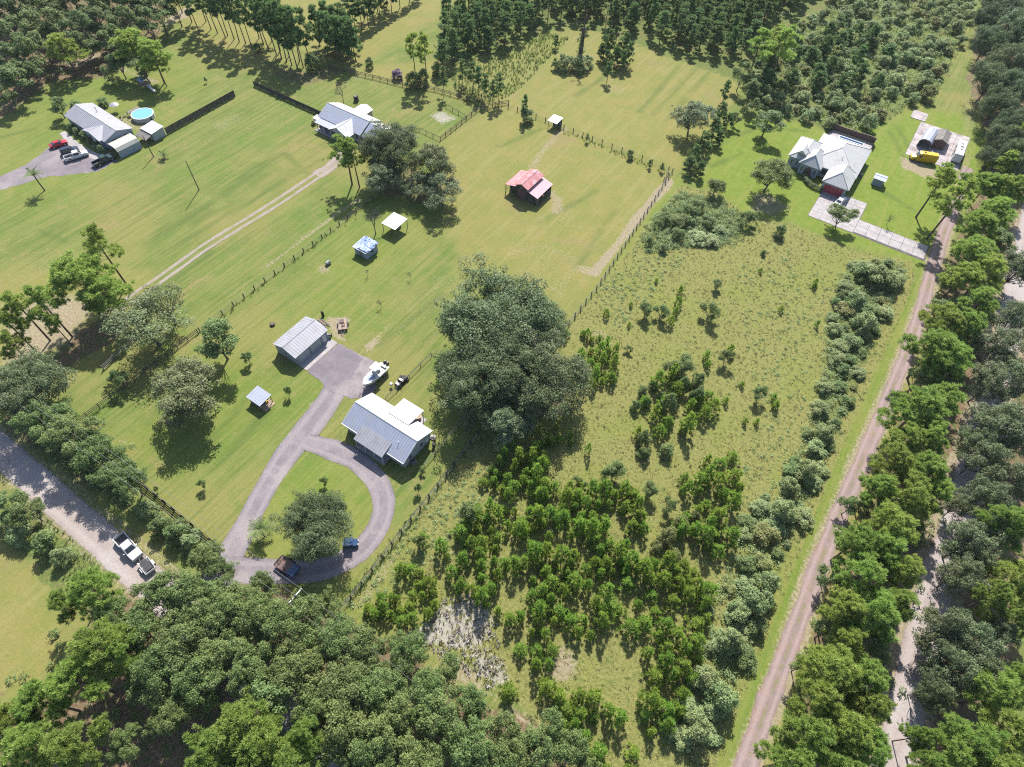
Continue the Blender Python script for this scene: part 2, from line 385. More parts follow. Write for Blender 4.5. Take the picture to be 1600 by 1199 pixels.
# bare soil and tracks
stroke(BARE, [(928,425),(955,395),(1000,335),(1047,283)], 1.9, .95, 1.1, .5); stroke(BARE, [(905,420),(930,425)], 2.5, .6)
stroke(BARE, [(820,280),(840,245),(868,212),(885,200)], 2., .55, 1.5); stroke(BARE, [(880,235),(905,210)], 2.2, .35, 2)
stroke(BARE, [(845,290),(870,310),(868,330)], 3, .6, 1.5)
for x_, y_, r_, v_ in ((790,315,4,.3),(860,265,5,.34),(880,330,5,.36),(760,400,6,.32),(840,410,8,.36),(900,350,6,.3),(960,360,5,.32),(720,300,5,.3),(745,255,5,.3),(980,300,6,.3),(640,480,6,.34),(690,440,5,.34),(580,470,4,.3),(440,430,5,.28),(250,250,5,.26),(60,420,6,.34),(330,220,6,.3),(880,160,9,.3),(1000,150,9,.3),(950,230,7,.3)): spot(BARE, x_, y_, r_, v_)
stroke(BARE, [(800,395),(850,385),(895,405),(890,430),(870,455)], 2.8, .42, 2.5); stroke(BARE, [(815,425),(850,445),(880,460)], 2.8, .42, 2.5)
stroke(BARE, [(420,415),(470,375),(525,335),(560,312)], 1.3, .6, .8); stroke(BARE, [(355,465),(400,430)], 1.4, .35, 1)
stroke(BARE, [(575,545),(625,490),(670,455),(720,430)], 1.9, .36, 1.6); stroke(BARE, [(570,550),(608,510)], .8, .9, .5)
stroke(BARE, [(620,520),(680,475),(720,440)], 3.8, .34, 2.5); stroke(BARE, [(290,555),(360,465),(420,410)], 1.5, .35, 1)
stroke(BARE, [(190,455),(240,440),(280,405)], 1.0, .35, 1)
stroke(BARE, [(590,860),(690,760)], 1.2, .3, 1.2); stroke(BARE, [(560,945),(620,870)], 1.6, .5, 1)
paint(BARE, [(0,480),(100,455),(160,470),(120,530),(40,580),(0,590)], .75, 4)
paint(BARE, [(280,15),(300,10),(298,28),(250,42),(240,48)], .9, 2)
paint(BARE, [(100,100),(170,75),(160,90),(110,112)], .7, 2); paint(BARE, [(170,95),(260,130),(230,130),(170,105)], .6, 2)
paint(BARE, [(170,188),(205,180),(250,185),(235,205),(190,205)], .55, 1.5)
paint(BARE, [(505,495),(545,498),(540,535),(520,530)], .85, 1.2, .6)
paint(BARE, [(1170,300),(1205,300),(1240,325),(1215,345),(1175,330)], .6, 2.5)
paint(BARE, [(1405,245),(1440,252),(1480,270),(1460,285),(1410,262)], .8, 1.6); paint(BARE, [(1510,240),(1525,245),(1515,268),(1495,270)], .6, 2)
paint(BARE, [(560,270),(585,245),(590,262),(575,280)], .5, 2)
for x, y, r_, v in ((505,420,2.2,.6),(490,470,3,.3),(185,660,1.6,.5),(190,690,1.5,.5),(250,690,2,.35),(488,632,1.2,.7),(345,195,5,.45),(365,185,5,.4),(90,600,2,.35),(100,250,4,.2),(560,120,4,.4),(700,90,6,.35),(960,140,7,.4),(1010,240,5,.3),(650,150,5,.3),(1400,310,4,.2),(1335,195,4,.25),(1430,150,5,.35),(1490,110,5,.35),(940,525,2,.5),(855,830,2,.5),(1010,805,3,.4),(875,1035,4,.7),(830,980,2,.5),(990,690,2,.3),(700,870,2.5,.5),(735,935,3,.6)):
    spot(BARE, x, y, r_, v)
stroke(BARE, [(1165,1210),(1230,1020),(1300,830),(1370,665),(1420,545),(1445,470),(1465,400),(1485,340),(1505,290)], 4.2, .7, 1.2)
stroke(BARE, [(1500,275),(1510,215),(1525,120),(1530,20)], 5, .4, 3)
stroke(BARE, [(-150,590),(0,705),(110,800),(260,930),(420,1090)], 8, .5, 1)
stroke(BARE, [(1395,1190),(1440,1000),(1490,830),(1545,640),(1590,440),(1612,350)], 8, .8, 1.5)
for pth in ([(345,885),(400,800),(470,690),(545,580)], [(520,712),(590,760),(600,820),(540,890)], [(350,890),(470,895),(560,870)]):
    stroke(BARE, pth, 5.2, .15, .6)
# white sand
paint(SAND, [(690,940),(740,935),(765,970),(760,1010),(700,1020),(650,1000),(660,975)], .95, 2.5, 1.2)
paint(SAND, [(1020,1260),(1080,1190),(1110,1230)], .3, 3); paint(SAND, [(665,180),(690,175),(712,185),(690,198)], .7, 2.5)
paint(SAND, [(740,1000),(790,1040),(810,1090),(770,1075),(720,1010)], .7, 2); paint(BARE, [(640,985),(700,1010),(760,1060),(800,1100),(860,1140),(830,1150),(730,1080),(640,1010)], .7, 3)

me = bpy.data.meshes.new('ground')
zz = np.zeros(len(GP))
V = np.stack([GP[:, 0], GP[:, 1], zz], 1)
idx = (np.arange(ny-1)[:, None]*nx + np.arange(nx-1)[None, :]).ravel()
Fq = np.stack([idx, idx+1, idx+nx+1, idx+nx], 1)
def fill_mesh(me, V, Fq):
    k = Fq.shape[1]
    me.vertices.add(len(V)); me.vertices.foreach_set('co', np.ascontiguousarray(V, dtype=np.float32).ravel())
    me.loops.add(Fq.size); me.loops.foreach_set('vertex_index', np.ascontiguousarray(Fq, dtype=np.int32).ravel())
    me.polygons.add(len(Fq)); me.polygons.foreach_set('loop_start', np.arange(0, Fq.size, k, dtype=np.int32))
    me.polygons.foreach_set('loop_total', np.full(len(Fq), k, dtype=np.int32))
    me.update(calc_edges=True)
fill_mesh(me, V, Fq)
for nm, chs in (('kind_a', (TAN, LUSH, BARE, LITTER)), ('kind_b', (SAND, ROUGH, BRUSH, LAWN))):
    a = me.attributes.new(nm, 'FLOAT_COLOR', 'POINT')
    a.data.foreach_set('color', np.stack(chs, 1).astype(np.float32).ravel())

def ground_material():
    m_, nt, out = newmat('ground')
    b = nod(nt, 'ShaderNodeBsdfPrincipled'); b.inputs['Roughness'].default_value = .95; b.inputs['Specular IOR Level'].default_value = .12
    geo = nod(nt, 'ShaderNodeNewGeometry'); pos = geo.outputs['Position']
    A = nod(nt, 'ShaderNodeAttribute'); A.attribute_name = 'kind_a'; B = nod(nt, 'ShaderNodeAttribute'); B.attribute_name = 'kind_b'
    sa = nod(nt, 'ShaderNodeSeparateColor'); nt.links.new(A.outputs['Color'], sa.inputs[0])
    sb = nod(nt, 'ShaderNodeSeparateColor'); nt.links.new(B.outputs['Color'], sb.inputs[0])
    tan, lush, bare, litter = sa.outputs[0], sa.outputs[1], sa.outputs[2], A.outputs['Alpha']
    sand, rough, brush = sb.outputs[0], sb.outputs[1], sb.outputs[2]
    n_big = noise(nt, pos, .035, 4, .55); n_mid = noise(nt, pos, .16, 5, .6); n_m2 = noise(nt, pos, .55, 5, .62)
    n_f = noise(nt, pos, 1.9, 5, .65); n_ff = noise(nt, pos, 6.5, 3, .6)
    mp = nod(nt, 'ShaderNodeMapping'); nt.links.new(pos, mp.inputs[0]); mp.inputs['Scale'].default_value = (1.3, .045, 1)
    streak = noise(nt, mp.outputs[0], 1.0, 4, .6)                    # mowing lines run along the lots
    mp2 = nod(nt, 'ShaderNodeMapping'); nt.links.new(pos, mp2.inputs[0]); mp2.inputs['Rotation'].default_value = (0, 0, R(62)); mp2.inputs['Scale'].default_value = (.7, .05, 1)
    streak2 = noise(nt, mp2.outputs[0], 1.0, 4, .6)
    def edge(mask, n=n_m2, k=.55, lo=.38, hi=.62):
        v = mth(nt, 'ADD', mask, mth(nt, 'MULTIPLY', mth(nt, 'SUBTRACT', n, .5), k*2))
        return mth(nt, 'MULTIPLY', mrange(nt, v, lo, hi), mrange(nt, mask, 0.0, .12))
    n_bg2 = noise(nt, pos, .06, 5, .6, .6)
    green = mixc(nt, mrange(nt, n_mid, .3, .7), (.135,.172,.048), (.185,.205,.068))
    green = mixc(nt, mth(nt, 'MULTIPLY', mrange(nt, n_big, .46, .6), .75), green, (.245,.215,.085))      # drier yellow areas
    green = mixc(nt, mth(nt, 'MULTIPLY', mrange(nt, n_bg2, .52, .64), .65), green, (.125,.185,.042))     # greener areas
    green = mixc(nt, mth(nt, 'MULTIPLY', mrange(nt, streak, .5, .62), .55), green, (.25,.225,.09))
    green = mixc(nt, mth(nt, 'MULTIPLY', mrange(nt, streak, .48, .36), .5), green, (.10,.145,.042))
    green = mixc(nt, mth(nt, 'MULTIPLY', mrange(nt, n_m2, .56, .7), .55), green, (.26,.205,.115))        # thin patches
    mp3 = nod(nt, 'ShaderNodeMapping'); nt.links.new(pos, mp3.inputs[0]); mp3.inputs['Scale'].default_value = (3.4, .05, 1)
    fine_streak = noise(nt, mp3.outputs[0], 1.0, 3, .6)                # single mower passes
    green = mixc(nt, mth(nt, 'MULTIPLY', mrange(nt, fine_streak, .52, .66), .38), green, (.26,.245,.10))
    green = mixc(nt, mth(nt, 'MULTIPLY', mrange(nt, fine_streak, .46, .34), .3), green, (.105,.155,.04))
    worn = mth(nt, 'MULTIPLY', mrange(nt, noise(nt, pos, .11, 6, .7, .8), .57, .66), mrange(nt, n_f, .3, .6))
    green = mixc(nt, mth(nt, 'MULTIPLY', worn, .6), green, (.30,.215,.125))                               # brownish wear
    lushc = mixc(nt, mrange(nt, n_m2, .3, .7), (.145,.205,.03), (.195,.235,.05))
    lushc = mixc(nt, mth(nt, 'MULTIPLY', mrange(nt, streak2, .5, .62), .45), lushc, (.25,.24,.08))
    col = mixc(nt, mth(nt, 'MULTIPLY', lush, .95), green, lushc)
    tanc = mixc(nt, mrange(nt, n_mid, .35, .65), (.265,.222,.088), (.215,.21,.07))
    tanc = mixc(nt, mth(nt, 'MULTIPLY', mrange(nt, streak2, .5, .62), .5), tanc, (.30,.255,.125))
    tanc = mixc(nt, mth(nt, 'MULTIPLY', mrange(nt, n_m2, .54, .68), .5), tanc, (.15,.19,.052))
    tanc = mixc(nt, mth(nt, 'MULTIPLY', mrange(nt, n_bg2, .56, .66), .55), tanc, (.275,.20,.12))
    col = mixc(nt, mth(nt, 'MULTIPLY', edge(tan, n_mid, .3, .22, .55), .9), col, tanc)
    col = mixc(nt, mth(nt, 'MULTIPLY', B.outputs['Alpha'], mrange(nt, n_f, .2, .65)), col, (.088,.128,.04))     # darker mower turns and tyre marks
    rc = mixc(nt, mrange(nt, n_f, .3, .7), (.185,.192,.065), (.27,.242,.105))
    rc = mixc(nt, mth(nt, 'MULTIPLY', mrange(nt, n_mid, .5, .64), .4), rc, (.255,.22,.095))
    rc = mixc(nt, mth(nt, 'MULTIPLY', mrange(nt, n_bg2, .5, .62), .5), rc, (.205,.225,.06))
    rc = mixc(nt, mth(nt, 'MULTIPLY', mrange(nt, n_m2, .55, .7), .45), rc, (.15,.165,.05))
    col = mixc(nt, edge(rough), col, rc)
    bc = mixc(nt, mrange(nt, n_f, .3, .7), (.095,.135,.042), (.185,.195,.07))
    bc = mixc(nt, mth(nt, 'MULTIPLY', mrange(nt, n_mid, .5, .66), .5), bc, (.205,.15,.085))
    col = mixc(nt, edge(brush), col, bc)
    lc = mixc(nt, mrange(nt, n_f, .35, .65), (.15,.092,.066), (.235,.165,.125))
    lc = mixc(nt, mth(nt, 'MULTIPLY', mrange(nt, n_m2, .48, .6), .8), lc, (.11,.14,.045))
    col = mixc(nt, edge(litter), col, lc)
    ba = mixc(nt, mrange(nt, n_f, .3, .7), (.285,.215,.165), (.35,.285,.235))
    col = mixc(nt, edge(bare, n_f, .6, .34, .72), col, ba)
    sc_ = mixc(nt, mrange(nt, n_f, .3, .7), (.31,.275,.275), (.41,.365,.365))
    col = mixc(nt, edge(sand, n_f, .6, .36, .66), col, sc_)
    col = mixc(nt, .32, col, n_ff, 'OVERLAY'); col = mixc(nt, .25, col, n_f, 'OVERLAY')
    col = mixc(nt, 1., col, (.62,.66,.54), 'MULTIPLY')
    nt.links.new(col, b.inputs['Base Color'])
    bp = nod(nt, 'ShaderNodeBump'); bp.inputs['Distance'].default_value = .25
    nt.links.new(mth(nt, 'MULTIPLY_ADD', rough, .5, .28), bp.inputs['Strength'])
    nt.links.new(mth(nt, 'ADD', n_f, mth(nt, 'MULTIPLY', n_ff, .4)), bp.inputs['Height']); nt.links.new(bp.outputs[0], b.inputs['Normal'])
    nt.links.new(b.outputs[0], out.inputs[0]); return m_
me.materials.append(ground_material())
ground = link('ground', me); tag(ground, 'grass covered ground of lawns, pasture and rough meadow', kind='structure')

# ------------------------------------------------------------------ roads and drives
M['sand_road'] = mat('sand_road', (.40,.345,.335,1), (.345,.295,.29,1), .25, .95, spec=.1, bump=.25, bscale=2, c3=(.43,.385,.38,1), s3=.12, fine=.25)
M['gravel'] = mat('grey_gravel', (.265,.232,.245,1), (.215,.19,.205,1), .35, .95, spec=.1, bump=.4, bscale=5, c3=(.32,.285,.285,1), s3=.18, fine=.35)
M['lane'] = mat('pink_gravel_lane', (.335,.262,.252,1), (.265,.215,.218,1), .45, .95, spec=.1, bump=.4, bscale=5, c3=(.20,.20,.10,1), s3=.22, fine=.35)
M['asphalt'] = mat('worn_asphalt', (.24,.208,.23,1), (.19,.168,.19,1), .35, .92, spec=.15, bump=.3, bscale=6, c3=(.25,.22,.24,1), s3=.2, fine=.35)
M['track'] = mat('dirt_track', (.36,.30,.265,1), (.30,.25,.22,1), .4, .95, spec=.1, bump=.3, bscale=3, c3=(.24,.235,.13,1), s3=.3, fine=.3)
def road_mat(name, c1, c2, c3, rut, s3=.15, centre=None, ragged=.16):
    """road surface: paler wheel ruts, worn edges breaking up into the grass beside it (position across the road is an attribute)"""
    m_, nt, out = newmat(name); c1, c2, c3, rut = dim(c1), dim(c2), dim(c3), dim(rut)
    b = nod(nt, 'ShaderNodeBsdfPrincipled'); b.inputs['Roughness'].default_value = .95; b.inputs['Specular IOR Level'].default_value = .1
    pos = nod(nt, 'ShaderNodeNewGeometry').outputs['Position']; A = nod(nt, 'ShaderNodeAttribute'); A.attribute_name = 'across'; t = A.outputs['Fac']
    n1, n2, nf = noise(nt, pos, .35, 6, .6), noise(nt, pos, s3, 5, .6), noise(nt, pos, 2.6, 5, .65)
    col = mixc(nt, mrange(nt, n1, .35, .65), c1, c2); col = mixc(nt, mrange(nt, n2, .48, .64), col, c3)
    band = mth(nt, 'ABSOLUTE', mth(nt, 'SUBTRACT', mth(nt, 'ABSOLUTE', t), .25)); rw = mth(nt, 'MULTIPLY', mrange(nt, band, .13, .03), mrange(nt, n1, .25, .5))
    col = mixc(nt, mth(nt, 'MULTIPLY', rw, .6), col, rut)
    if centre: col = mixc(nt, mth(nt, 'MULTIPLY', mrange(nt, mth(nt, 'ABSOLUTE', t), .12, .03), mth(nt, 'MULTIPLY', mrange(nt, n2, .42, .55), mrange(nt, nf, .4, .6))), col, dim(centre))
    col = mixc(nt, .4, col, noise(nt, pos, 9, 3), 'OVERLAY'); col = mixc(nt, .3, col, nf, 'OVERLAY')
    nt.links.new(col, b.inputs['Base Color'])
    bp = nod(nt, 'ShaderNodeBump'); bp.inputs['Strength'].default_value = .3; bp.inputs['Distance'].default_value = .05; nt.links.new(nf, bp.inputs['Height']); nt.links.new(bp.outputs[0], b.inputs['Normal'])
    e = mth(nt, 'ADD', mth(nt, 'ABSOLUTE', t), mth(nt, 'MULTIPLY', mth(nt, 'SUBTRACT', nf, .5), ragged*2)); tr = nod(nt, 'ShaderNodeBsdfTransparent'); mx = nod(nt, 'ShaderNodeMixShader')
    nt.links.new(mrange(nt, e, .415, .47), mx.inputs[0]); nt.links.new(b.outputs[0], mx.inputs[1]); nt.links.new(tr.outputs[0], mx.inputs[2]); nt.links.new(mx.outputs[0], out.inputs[0]); return m_
M['sand_road'] = road_mat('sand_road', (.40,.338,.31,1), (.35,.295,.275,1), (.43,.385,.37,1), (.45,.40,.38,1), .12)
M['gravel'] = road_mat('grey_gravel', (.275,.24,.255,1), (.22,.195,.21,1), (.325,.285,.29,1), (.34,.30,.31,1), .18, None, .08)
M['lane'] = road_mat('pink_gravel_lane', (.33,.245,.225,1), (.265,.205,.20,1), (.30,.215,.19,1), (.40,.31,.29,1), .22, (.19,.20,.08,1), .2)
M['track'] = road_mat('dirt_track', (.36,.30,.265,1), (.30,.25,.22,1), (.26,.245,.14,1), (.40,.34,.30,1), .3, None, .22)
def smooth_line(P, step=1.2):
    P = [Vector((*p, 0)) for p in P]; Q = [P[0]*2-P[1]]+P+[P[-1]*2-P[-2]]; out = []
    for i in range(1, len(Q)-2):
        p0, p1, p2, p3 = Q[i-1:i+3]; n = max(2, int((p2-p1).length/step))
        for k in range(n):
            t = k/n
            out.append(.5*((2*p1)+(p2-p0)*t+(2*p0-5*p1+4*p2-p3)*t*t+(3*p1-p0-3*p2+p3)*t**3))
    out.append(P[-1]); return out
def ribbon(mb, P, width, z, seed=0, rag=.22, offset=0.):
    L = smooth_line(P); n = len(L); r_ = np.random.default_rng(seed)
    jl = np.convolve(r_.normal(0, 1, n+4), np.ones(3)/3, 'same')[2:n+2]*rag; jr = np.convolve(r_.normal(0, 1, n+4), np.ones(3)/3, 'same')[2:n+2]*rag
    wd = np.interp(np.linspace(0, 1, n), np.linspace(0, 1, len(width)), width) if isinstance(width, (list, tuple)) else np.full(n, width)
    v = []; f = []
    for i in range(n):
        d = (L[min(i+1, n-1)]-L[max(i-1, 0)]).normalized(); nn = Vector((-d.y, d.x, 0))
        wd_ = wd[i]*1.08
        for a in (-.5*wd_+jl[i], -.25*wd_, 0, .25*wd_, .5*wd_+jr[i]):
            q = L[i]+nn*(a+offset); v.append((q.x, q.y, z + (.012 if abs(a) < .3*wd_ else 0)))
    for i in range(n-1):
        for k in range(4): f.append((i*5+k, (i+1)*5+k, (i+1)*5+k+1, i*5+k+1))
    mb.add(v, f); mb.across = getattr(mb, 'across', [])+[-.5, -.25, 0, .25, .5]*n
def polysheet(mb, P, z, seed=0, rag=.2):
    r_ = np.random.default_rng(seed); out = []
    for a, b in zip(P, P[1:]+P[:1]):
        a, b = np.array(a), np.array(b); n = max(1, int(np.linalg.norm(b-a)/1.0))
        for k in range(n): out.append(a+(b-a)*k/n + (r_.normal(0, rag, 2) if k else 0))
    mb.add([(p[0], p[1], z) for p in out], [tuple(range(len(out)))]); mb.across = getattr(mb, 'across', [])+[0.]*len(out)

mb = MB(); ribbon(mb, [(-340,-6.2),(-200,-6.0),(-110,-5.8),(-85,-5.8),(-60,-5.9),(-35,-6.2),(-5,-6.6),(25,-7)], 5.2, .012, 1, .18)
tag(mb.build('road', M['sand_road']), 'pale sandy dirt road running past the lots', kind='structure')
mb = MB(); ribbon(mb, W([(1290,1420),(1375,1260),(1400,1180),(1420,1100),(1442,1000),(1462,920),(1492,830),(1517,740),(1545,640),(1570,540),(1592,440),(1612,340),(1640,200)]), 5.6, .014, 2, .25)
tag(mb.build('side_road', M['sand_road']), 'pale sand road half hidden under the oaks', kind='structure')
mb = MB(); ribbon(mb, W([(1085,1360),(1150,1245),(1168,1190),(1230,1018),(1300,832),(1370,665),(1420,545),(1444,470),(1462,405),(1484,340),(1502,295),(1512,262)]), [3.0,3.0,3.0,3.0,2.8,3.0,3.2,3.0], .012, 3, .3)
tag(mb.build('gravel_lane', M['lane']), 'pinkish gravel lane along the edge of the rough lot', kind='structure')
mb = MB()
ribbon(mb, W([(330,915),(352,880),(385,820),(412,768),(445,715),(482,668),(512,628),(535,590)]), [6.5,4.6,4.2,4.2,5.0,5.6,5.0,5.4], .010, 4, .15)
ribbon(mb, W([(478,690),(520,703),(560,722),(590,755),(600,790),(590,825),(560,862),(510,888),(455,894),(400,893),(345,892)]), [3.6,4.6,4.2,4.0,3.8,4.0,4.0,4.2,4.4,5.0], .022, 5, .15)
polysheet(mb, [(-73.4,39.9),(-66.3,38.4),(-61.5,39.5),(-59.6,41.2),(-59.0,44.0),(-62.8,49.4),(-65.5,49.3),(-73.4,48.3)], .034, 6, .12)
tag(mb.build('driveway', M['gravel']), 'grey gravel loop driveway of the main house', kind='structure')
mb = MB(); polysheet(mb, [(-73.5,39.8),(-67.2,38.9),(-65.0,43.0),(-66.2,48.6),(-73.5,48.4)], .044, 8, .25)
tag(mb.build('asphalt_pad', M['asphalt']), 'worn dark pad in front of the garage doors', kind='structure')
mb = MB(); P = W([(525,255),(480,285),(420,325),(330,380),(290,408),(244,441),(175,487)])
for k, o in enumerate((-1.0, 1.0)): ribbon(mb, P, .95, .012+.004*k, 10+k, .13, o)
ribbon(mb, W([(545,235),(520,258),(495,275)]), 4, .022, 12, .3)
tag(mb.build('farm_track', M['track']), 'two pale wheel tracks leading up to the white roofed house', kind='structure')
mb = MB(); polysheet(mb, W([(-80,330),(0,297),(72,277),(150,269),(185,251),(170,243),(130,234),(102,213),(76,231),(40,258),(0,276),(-80,300)]), .012, 14, .2)
tag(mb.build('parking_apron', M['gravel']), 'grey gravel parking area beside the mobile home', kind='structure')
mb = MB(); polysheet(mb, W([(72,276),(110,258),(165,244),(186,250),(152,268)]), .02, 15, .2)
tag(mb.build('asphalt_apron', M['asphalt']), 'darker asphalt strip beside the carport', kind='structure')
mb = MB(); ribbon(mb, W([(97,207),(112,222),(130,235),(152,245),(172,243)]), [1.6,1.8,2.2,2.4,2.4], .03, 16, .12)
tag(mb.build('garden_path', M['concrete']), 'pale path curving past the shrubs of the mobile home', kind='structure')
# concrete slabs of the white house's drive, each its own piece
mb = MB(); mb.box(-4.2,25.4,151.2,157.9,-.1,.006); mb.box(-4.2,7.7,157.91,166,-.1,.006)
drive = tag(mb.build('concrete_drive', M['wood_dark']), 'concrete slab driveway of the big white house', kind='structure')
sl = []
for i in range(4):
    for j in range(5): sl.append((-4.1+i*2.92, -4.1+(i+1)*2.92-.06, 151.4+j*2.9, 151.4+(j+1)*2.9-.06))
for i in range(6):
    for j in range(2): sl.append((7.6+i*2.92, 7.6+(i+1)*2.92-.09, 152.0+j*2.9, 152.0+(j+1)*2.9-.09))
for k, (a, b, c, d) in enumerate(sl):
    z = .05+rng.uniform(-.012, .012); part('slab', M['concrete'], drive, (a, b, c, d, -.05, z))
mb = MB(); mb.box(10.5, 25.1, 196.4, 217.6, -.1, .006)
pad = tag(mb.build('concrete_pad', M['wood_dark']), 'old stained concrete pad with vehicles and sheds', kind='structure')
for i in range(4):
    for j in range(6):
        part('slab', M['concrete_old'], pad, (10.6+i*3.62, 10.6+(i+1)*3.62-.08, 196.5+j*3.52, 196.5+(j+1)*3.52-.08, -.05, .05+rng.uniform(-.015, .015)))
part('concrete_footing', M['concrete_old'], None, (7.2, 11.6, 218.2, 223.5, -.05, .12))['kind'] = 'structure'
part('garage_apron', M['concrete'], None, (-75.95, -73.6, 39.6, 48.6, -.05, .06))['kind'] = 'structure'
# ------------------------------------------------------------------ building helpers (local coordinates, root on the ground)
def plane_slab(mb, pts, t=.09, rib=.0, along=None, ribw=.04, ribh=.028):
    """roof plane given eave-left, eave-right, top-right, top-left, with standing seams running up the slope"""
    mb.slab(pts, t)
    if rib:
        a, b, c, d = [Vector(p) for p in pts]
        n = max(1, int((b-a).length/rib))
        e = (b-a).normalized()*ribw*.5
        for i in range(1, n):
            t_ = i/n; p = a.lerp(b, t_); q = d.lerp(c, t_); up = Vector((0, 0, ribh))
            v = [p-e, p+e, q+e, q-e]
            mb.add([x+Vector((0, 0, .003)) for x in v]+[x+up for x in v], [(4,5,6,7),(0,1,5,4),(1,2,6,5),(2,3,7,6),(3,0,4,7)])
def roof_slope(parent, mat_, pts, t=.09, rib=.6, name='roof_slope'):
    mb = MB(); plane_slab(mb, pts, t, rib); return mb.build(name, mat_, parent)
def tri_slope(parent, mat_, pts, t=.09, rib=.6, name='roof_slope'):
    """hip end or trapezoid: base-left, base-right, (top-right), top-left, seams cut to the outline"""
    mb = MB(); mb.slab(pts, t)
    a, b = Vector(pts[0]), Vector(pts[1]); tl = Vector(pts[-1]); tr = Vector(pts[2])
    L = (b-a).length; e = (b-a)/L; tm = (tl+tr)*.5; up = (tm-a)-e*((tm-a)@e); H = up.length; up /= H
    xl, xr = (tl-a)@e, (tr-a)@e; n = max(1, int(L/rib)); w = e*.02
    for i in range(1, n):
        x = L*i/n
        hgt = H*min(1, x/xl if x < xl else 1, (L-x)/(L-xr) if x > xr else 1)
        if hgt < .3: continue
        p = a+e*x; q = p+up*(hgt-.08); z = Vector((0, 0, .024)); v = [p-w, p+w, q+w, q-w]
        mb.add([k+Vector((0, 0, .003)) for k in v]+[k+z for k in v], [(4,5,6,7),(0,1,5,4),(1,2,6,5),(2,3,7,6),(3,0,4,7)])
    return mb.build(name, mat_, parent)
def cap(parent, mat_, p, q, r=.12, name='ridge_cap'):
    mb = MB(); a, b = Vector(p), Vector(q); d = (b-a).normalized(); s = Vector((-d.y, d.x, 0)).normalized()*r if abs(d.z) < .99 else Vector((r, 0, 0))
    z = Vector((0, 0, .05)); zz = Vector((0, 0, .012))
    mb.add([a-s-zz, a+z, a+s-zz, b-s-zz, b+z, b+s-zz, ], [(0,1,4,3),(1,2,5,4),(0,3,5,2),(0,2,1),(3,4,5)])
    return mb.build(name, mat_, parent)
def window(parent, x, y, z, w_, h, face, fm='white'):
    """window on a wall whose outside faces '-y', '+y', '+x' or '-x'; x,y is the wall point, z the sill"""
    f = MB(); t = .07; g = MB()
    def put(mb, a0, a1, z0, z1, d0, d1):
        if face == '-y': mb.box(x+a0, x+a1, y-d1, y-d0, z0, z1)
        elif face == '+y': mb.box(x+a0, x+a1, y+d0, y+d1, z0, z1)
        elif face == '+x': mb.box(x+d0, x+d1, y+a0, y+a1, z0, z1)
        else: mb.box(x-d1, x-d0, y+a0, y+a1, z0, z1)
    hw = w_/2
    for q in ((-hw-t, -hw, z-t, z+h+t), (hw, hw+t, z-t, z+h+t), (-hw, hw, z-t, z), (-hw, hw, z+h, z+h+t), (-hw, hw, z+h*.48, z+h*.52)):
        put(f, *q, .002, .07)
    fo = f.build('window', M[fm], parent)
    put(g, -hw, hw, z, z+h, .004, .03); g.build('pane', M['glass'], fo)
    return fo
def door(parent, x, y, w_, h, face, m_='white', z=.0, name='door', rows=0, handle=True):
    mb = MB(); hb = MB()
    def put(b, a0, a1, z0, z1, d0, d1):
        if face == '-y': b.box(x+a0, x+a1, y-d1, y-d0, z0, z1)
        elif face == '+y': b.box(x+a0, x+a1, y+d0, y+d1, z0, z1)
        elif face == '+x': b.box(x+d0, x+d1, y+a0, y+a1, z0, z1)
        else: b.box(x-d1, x-d0, y+a0, y+a1, z0, z1)
    if rows:
        for i in range(rows): put(mb, -w_/2, w_/2, z+h*i/rows, z+h*(i+1)/rows-.03, .002, .05)
        put(mb, -w_/2+.01, w_/2-.01, z, z+h-.03, .002, .03)
    else:
        put(mb, -w_/2, w_/2, z, z+h, .002, .05)
        put(mb, -w_/2+.15, w_/2-.15, z+.2, z+.9, .051, .065); put(mb, -w_/2+.15, w_/2-.15, z+1.1, z+h-.2, .051, .065)
    o = mb.build(name, M[m_], parent)
    if handle:
        put(hb, w_/2-.16, w_/2-.1, z+.95, z+1.1, .052, .11); hb.build('handle', M['galv'], o)
    return o
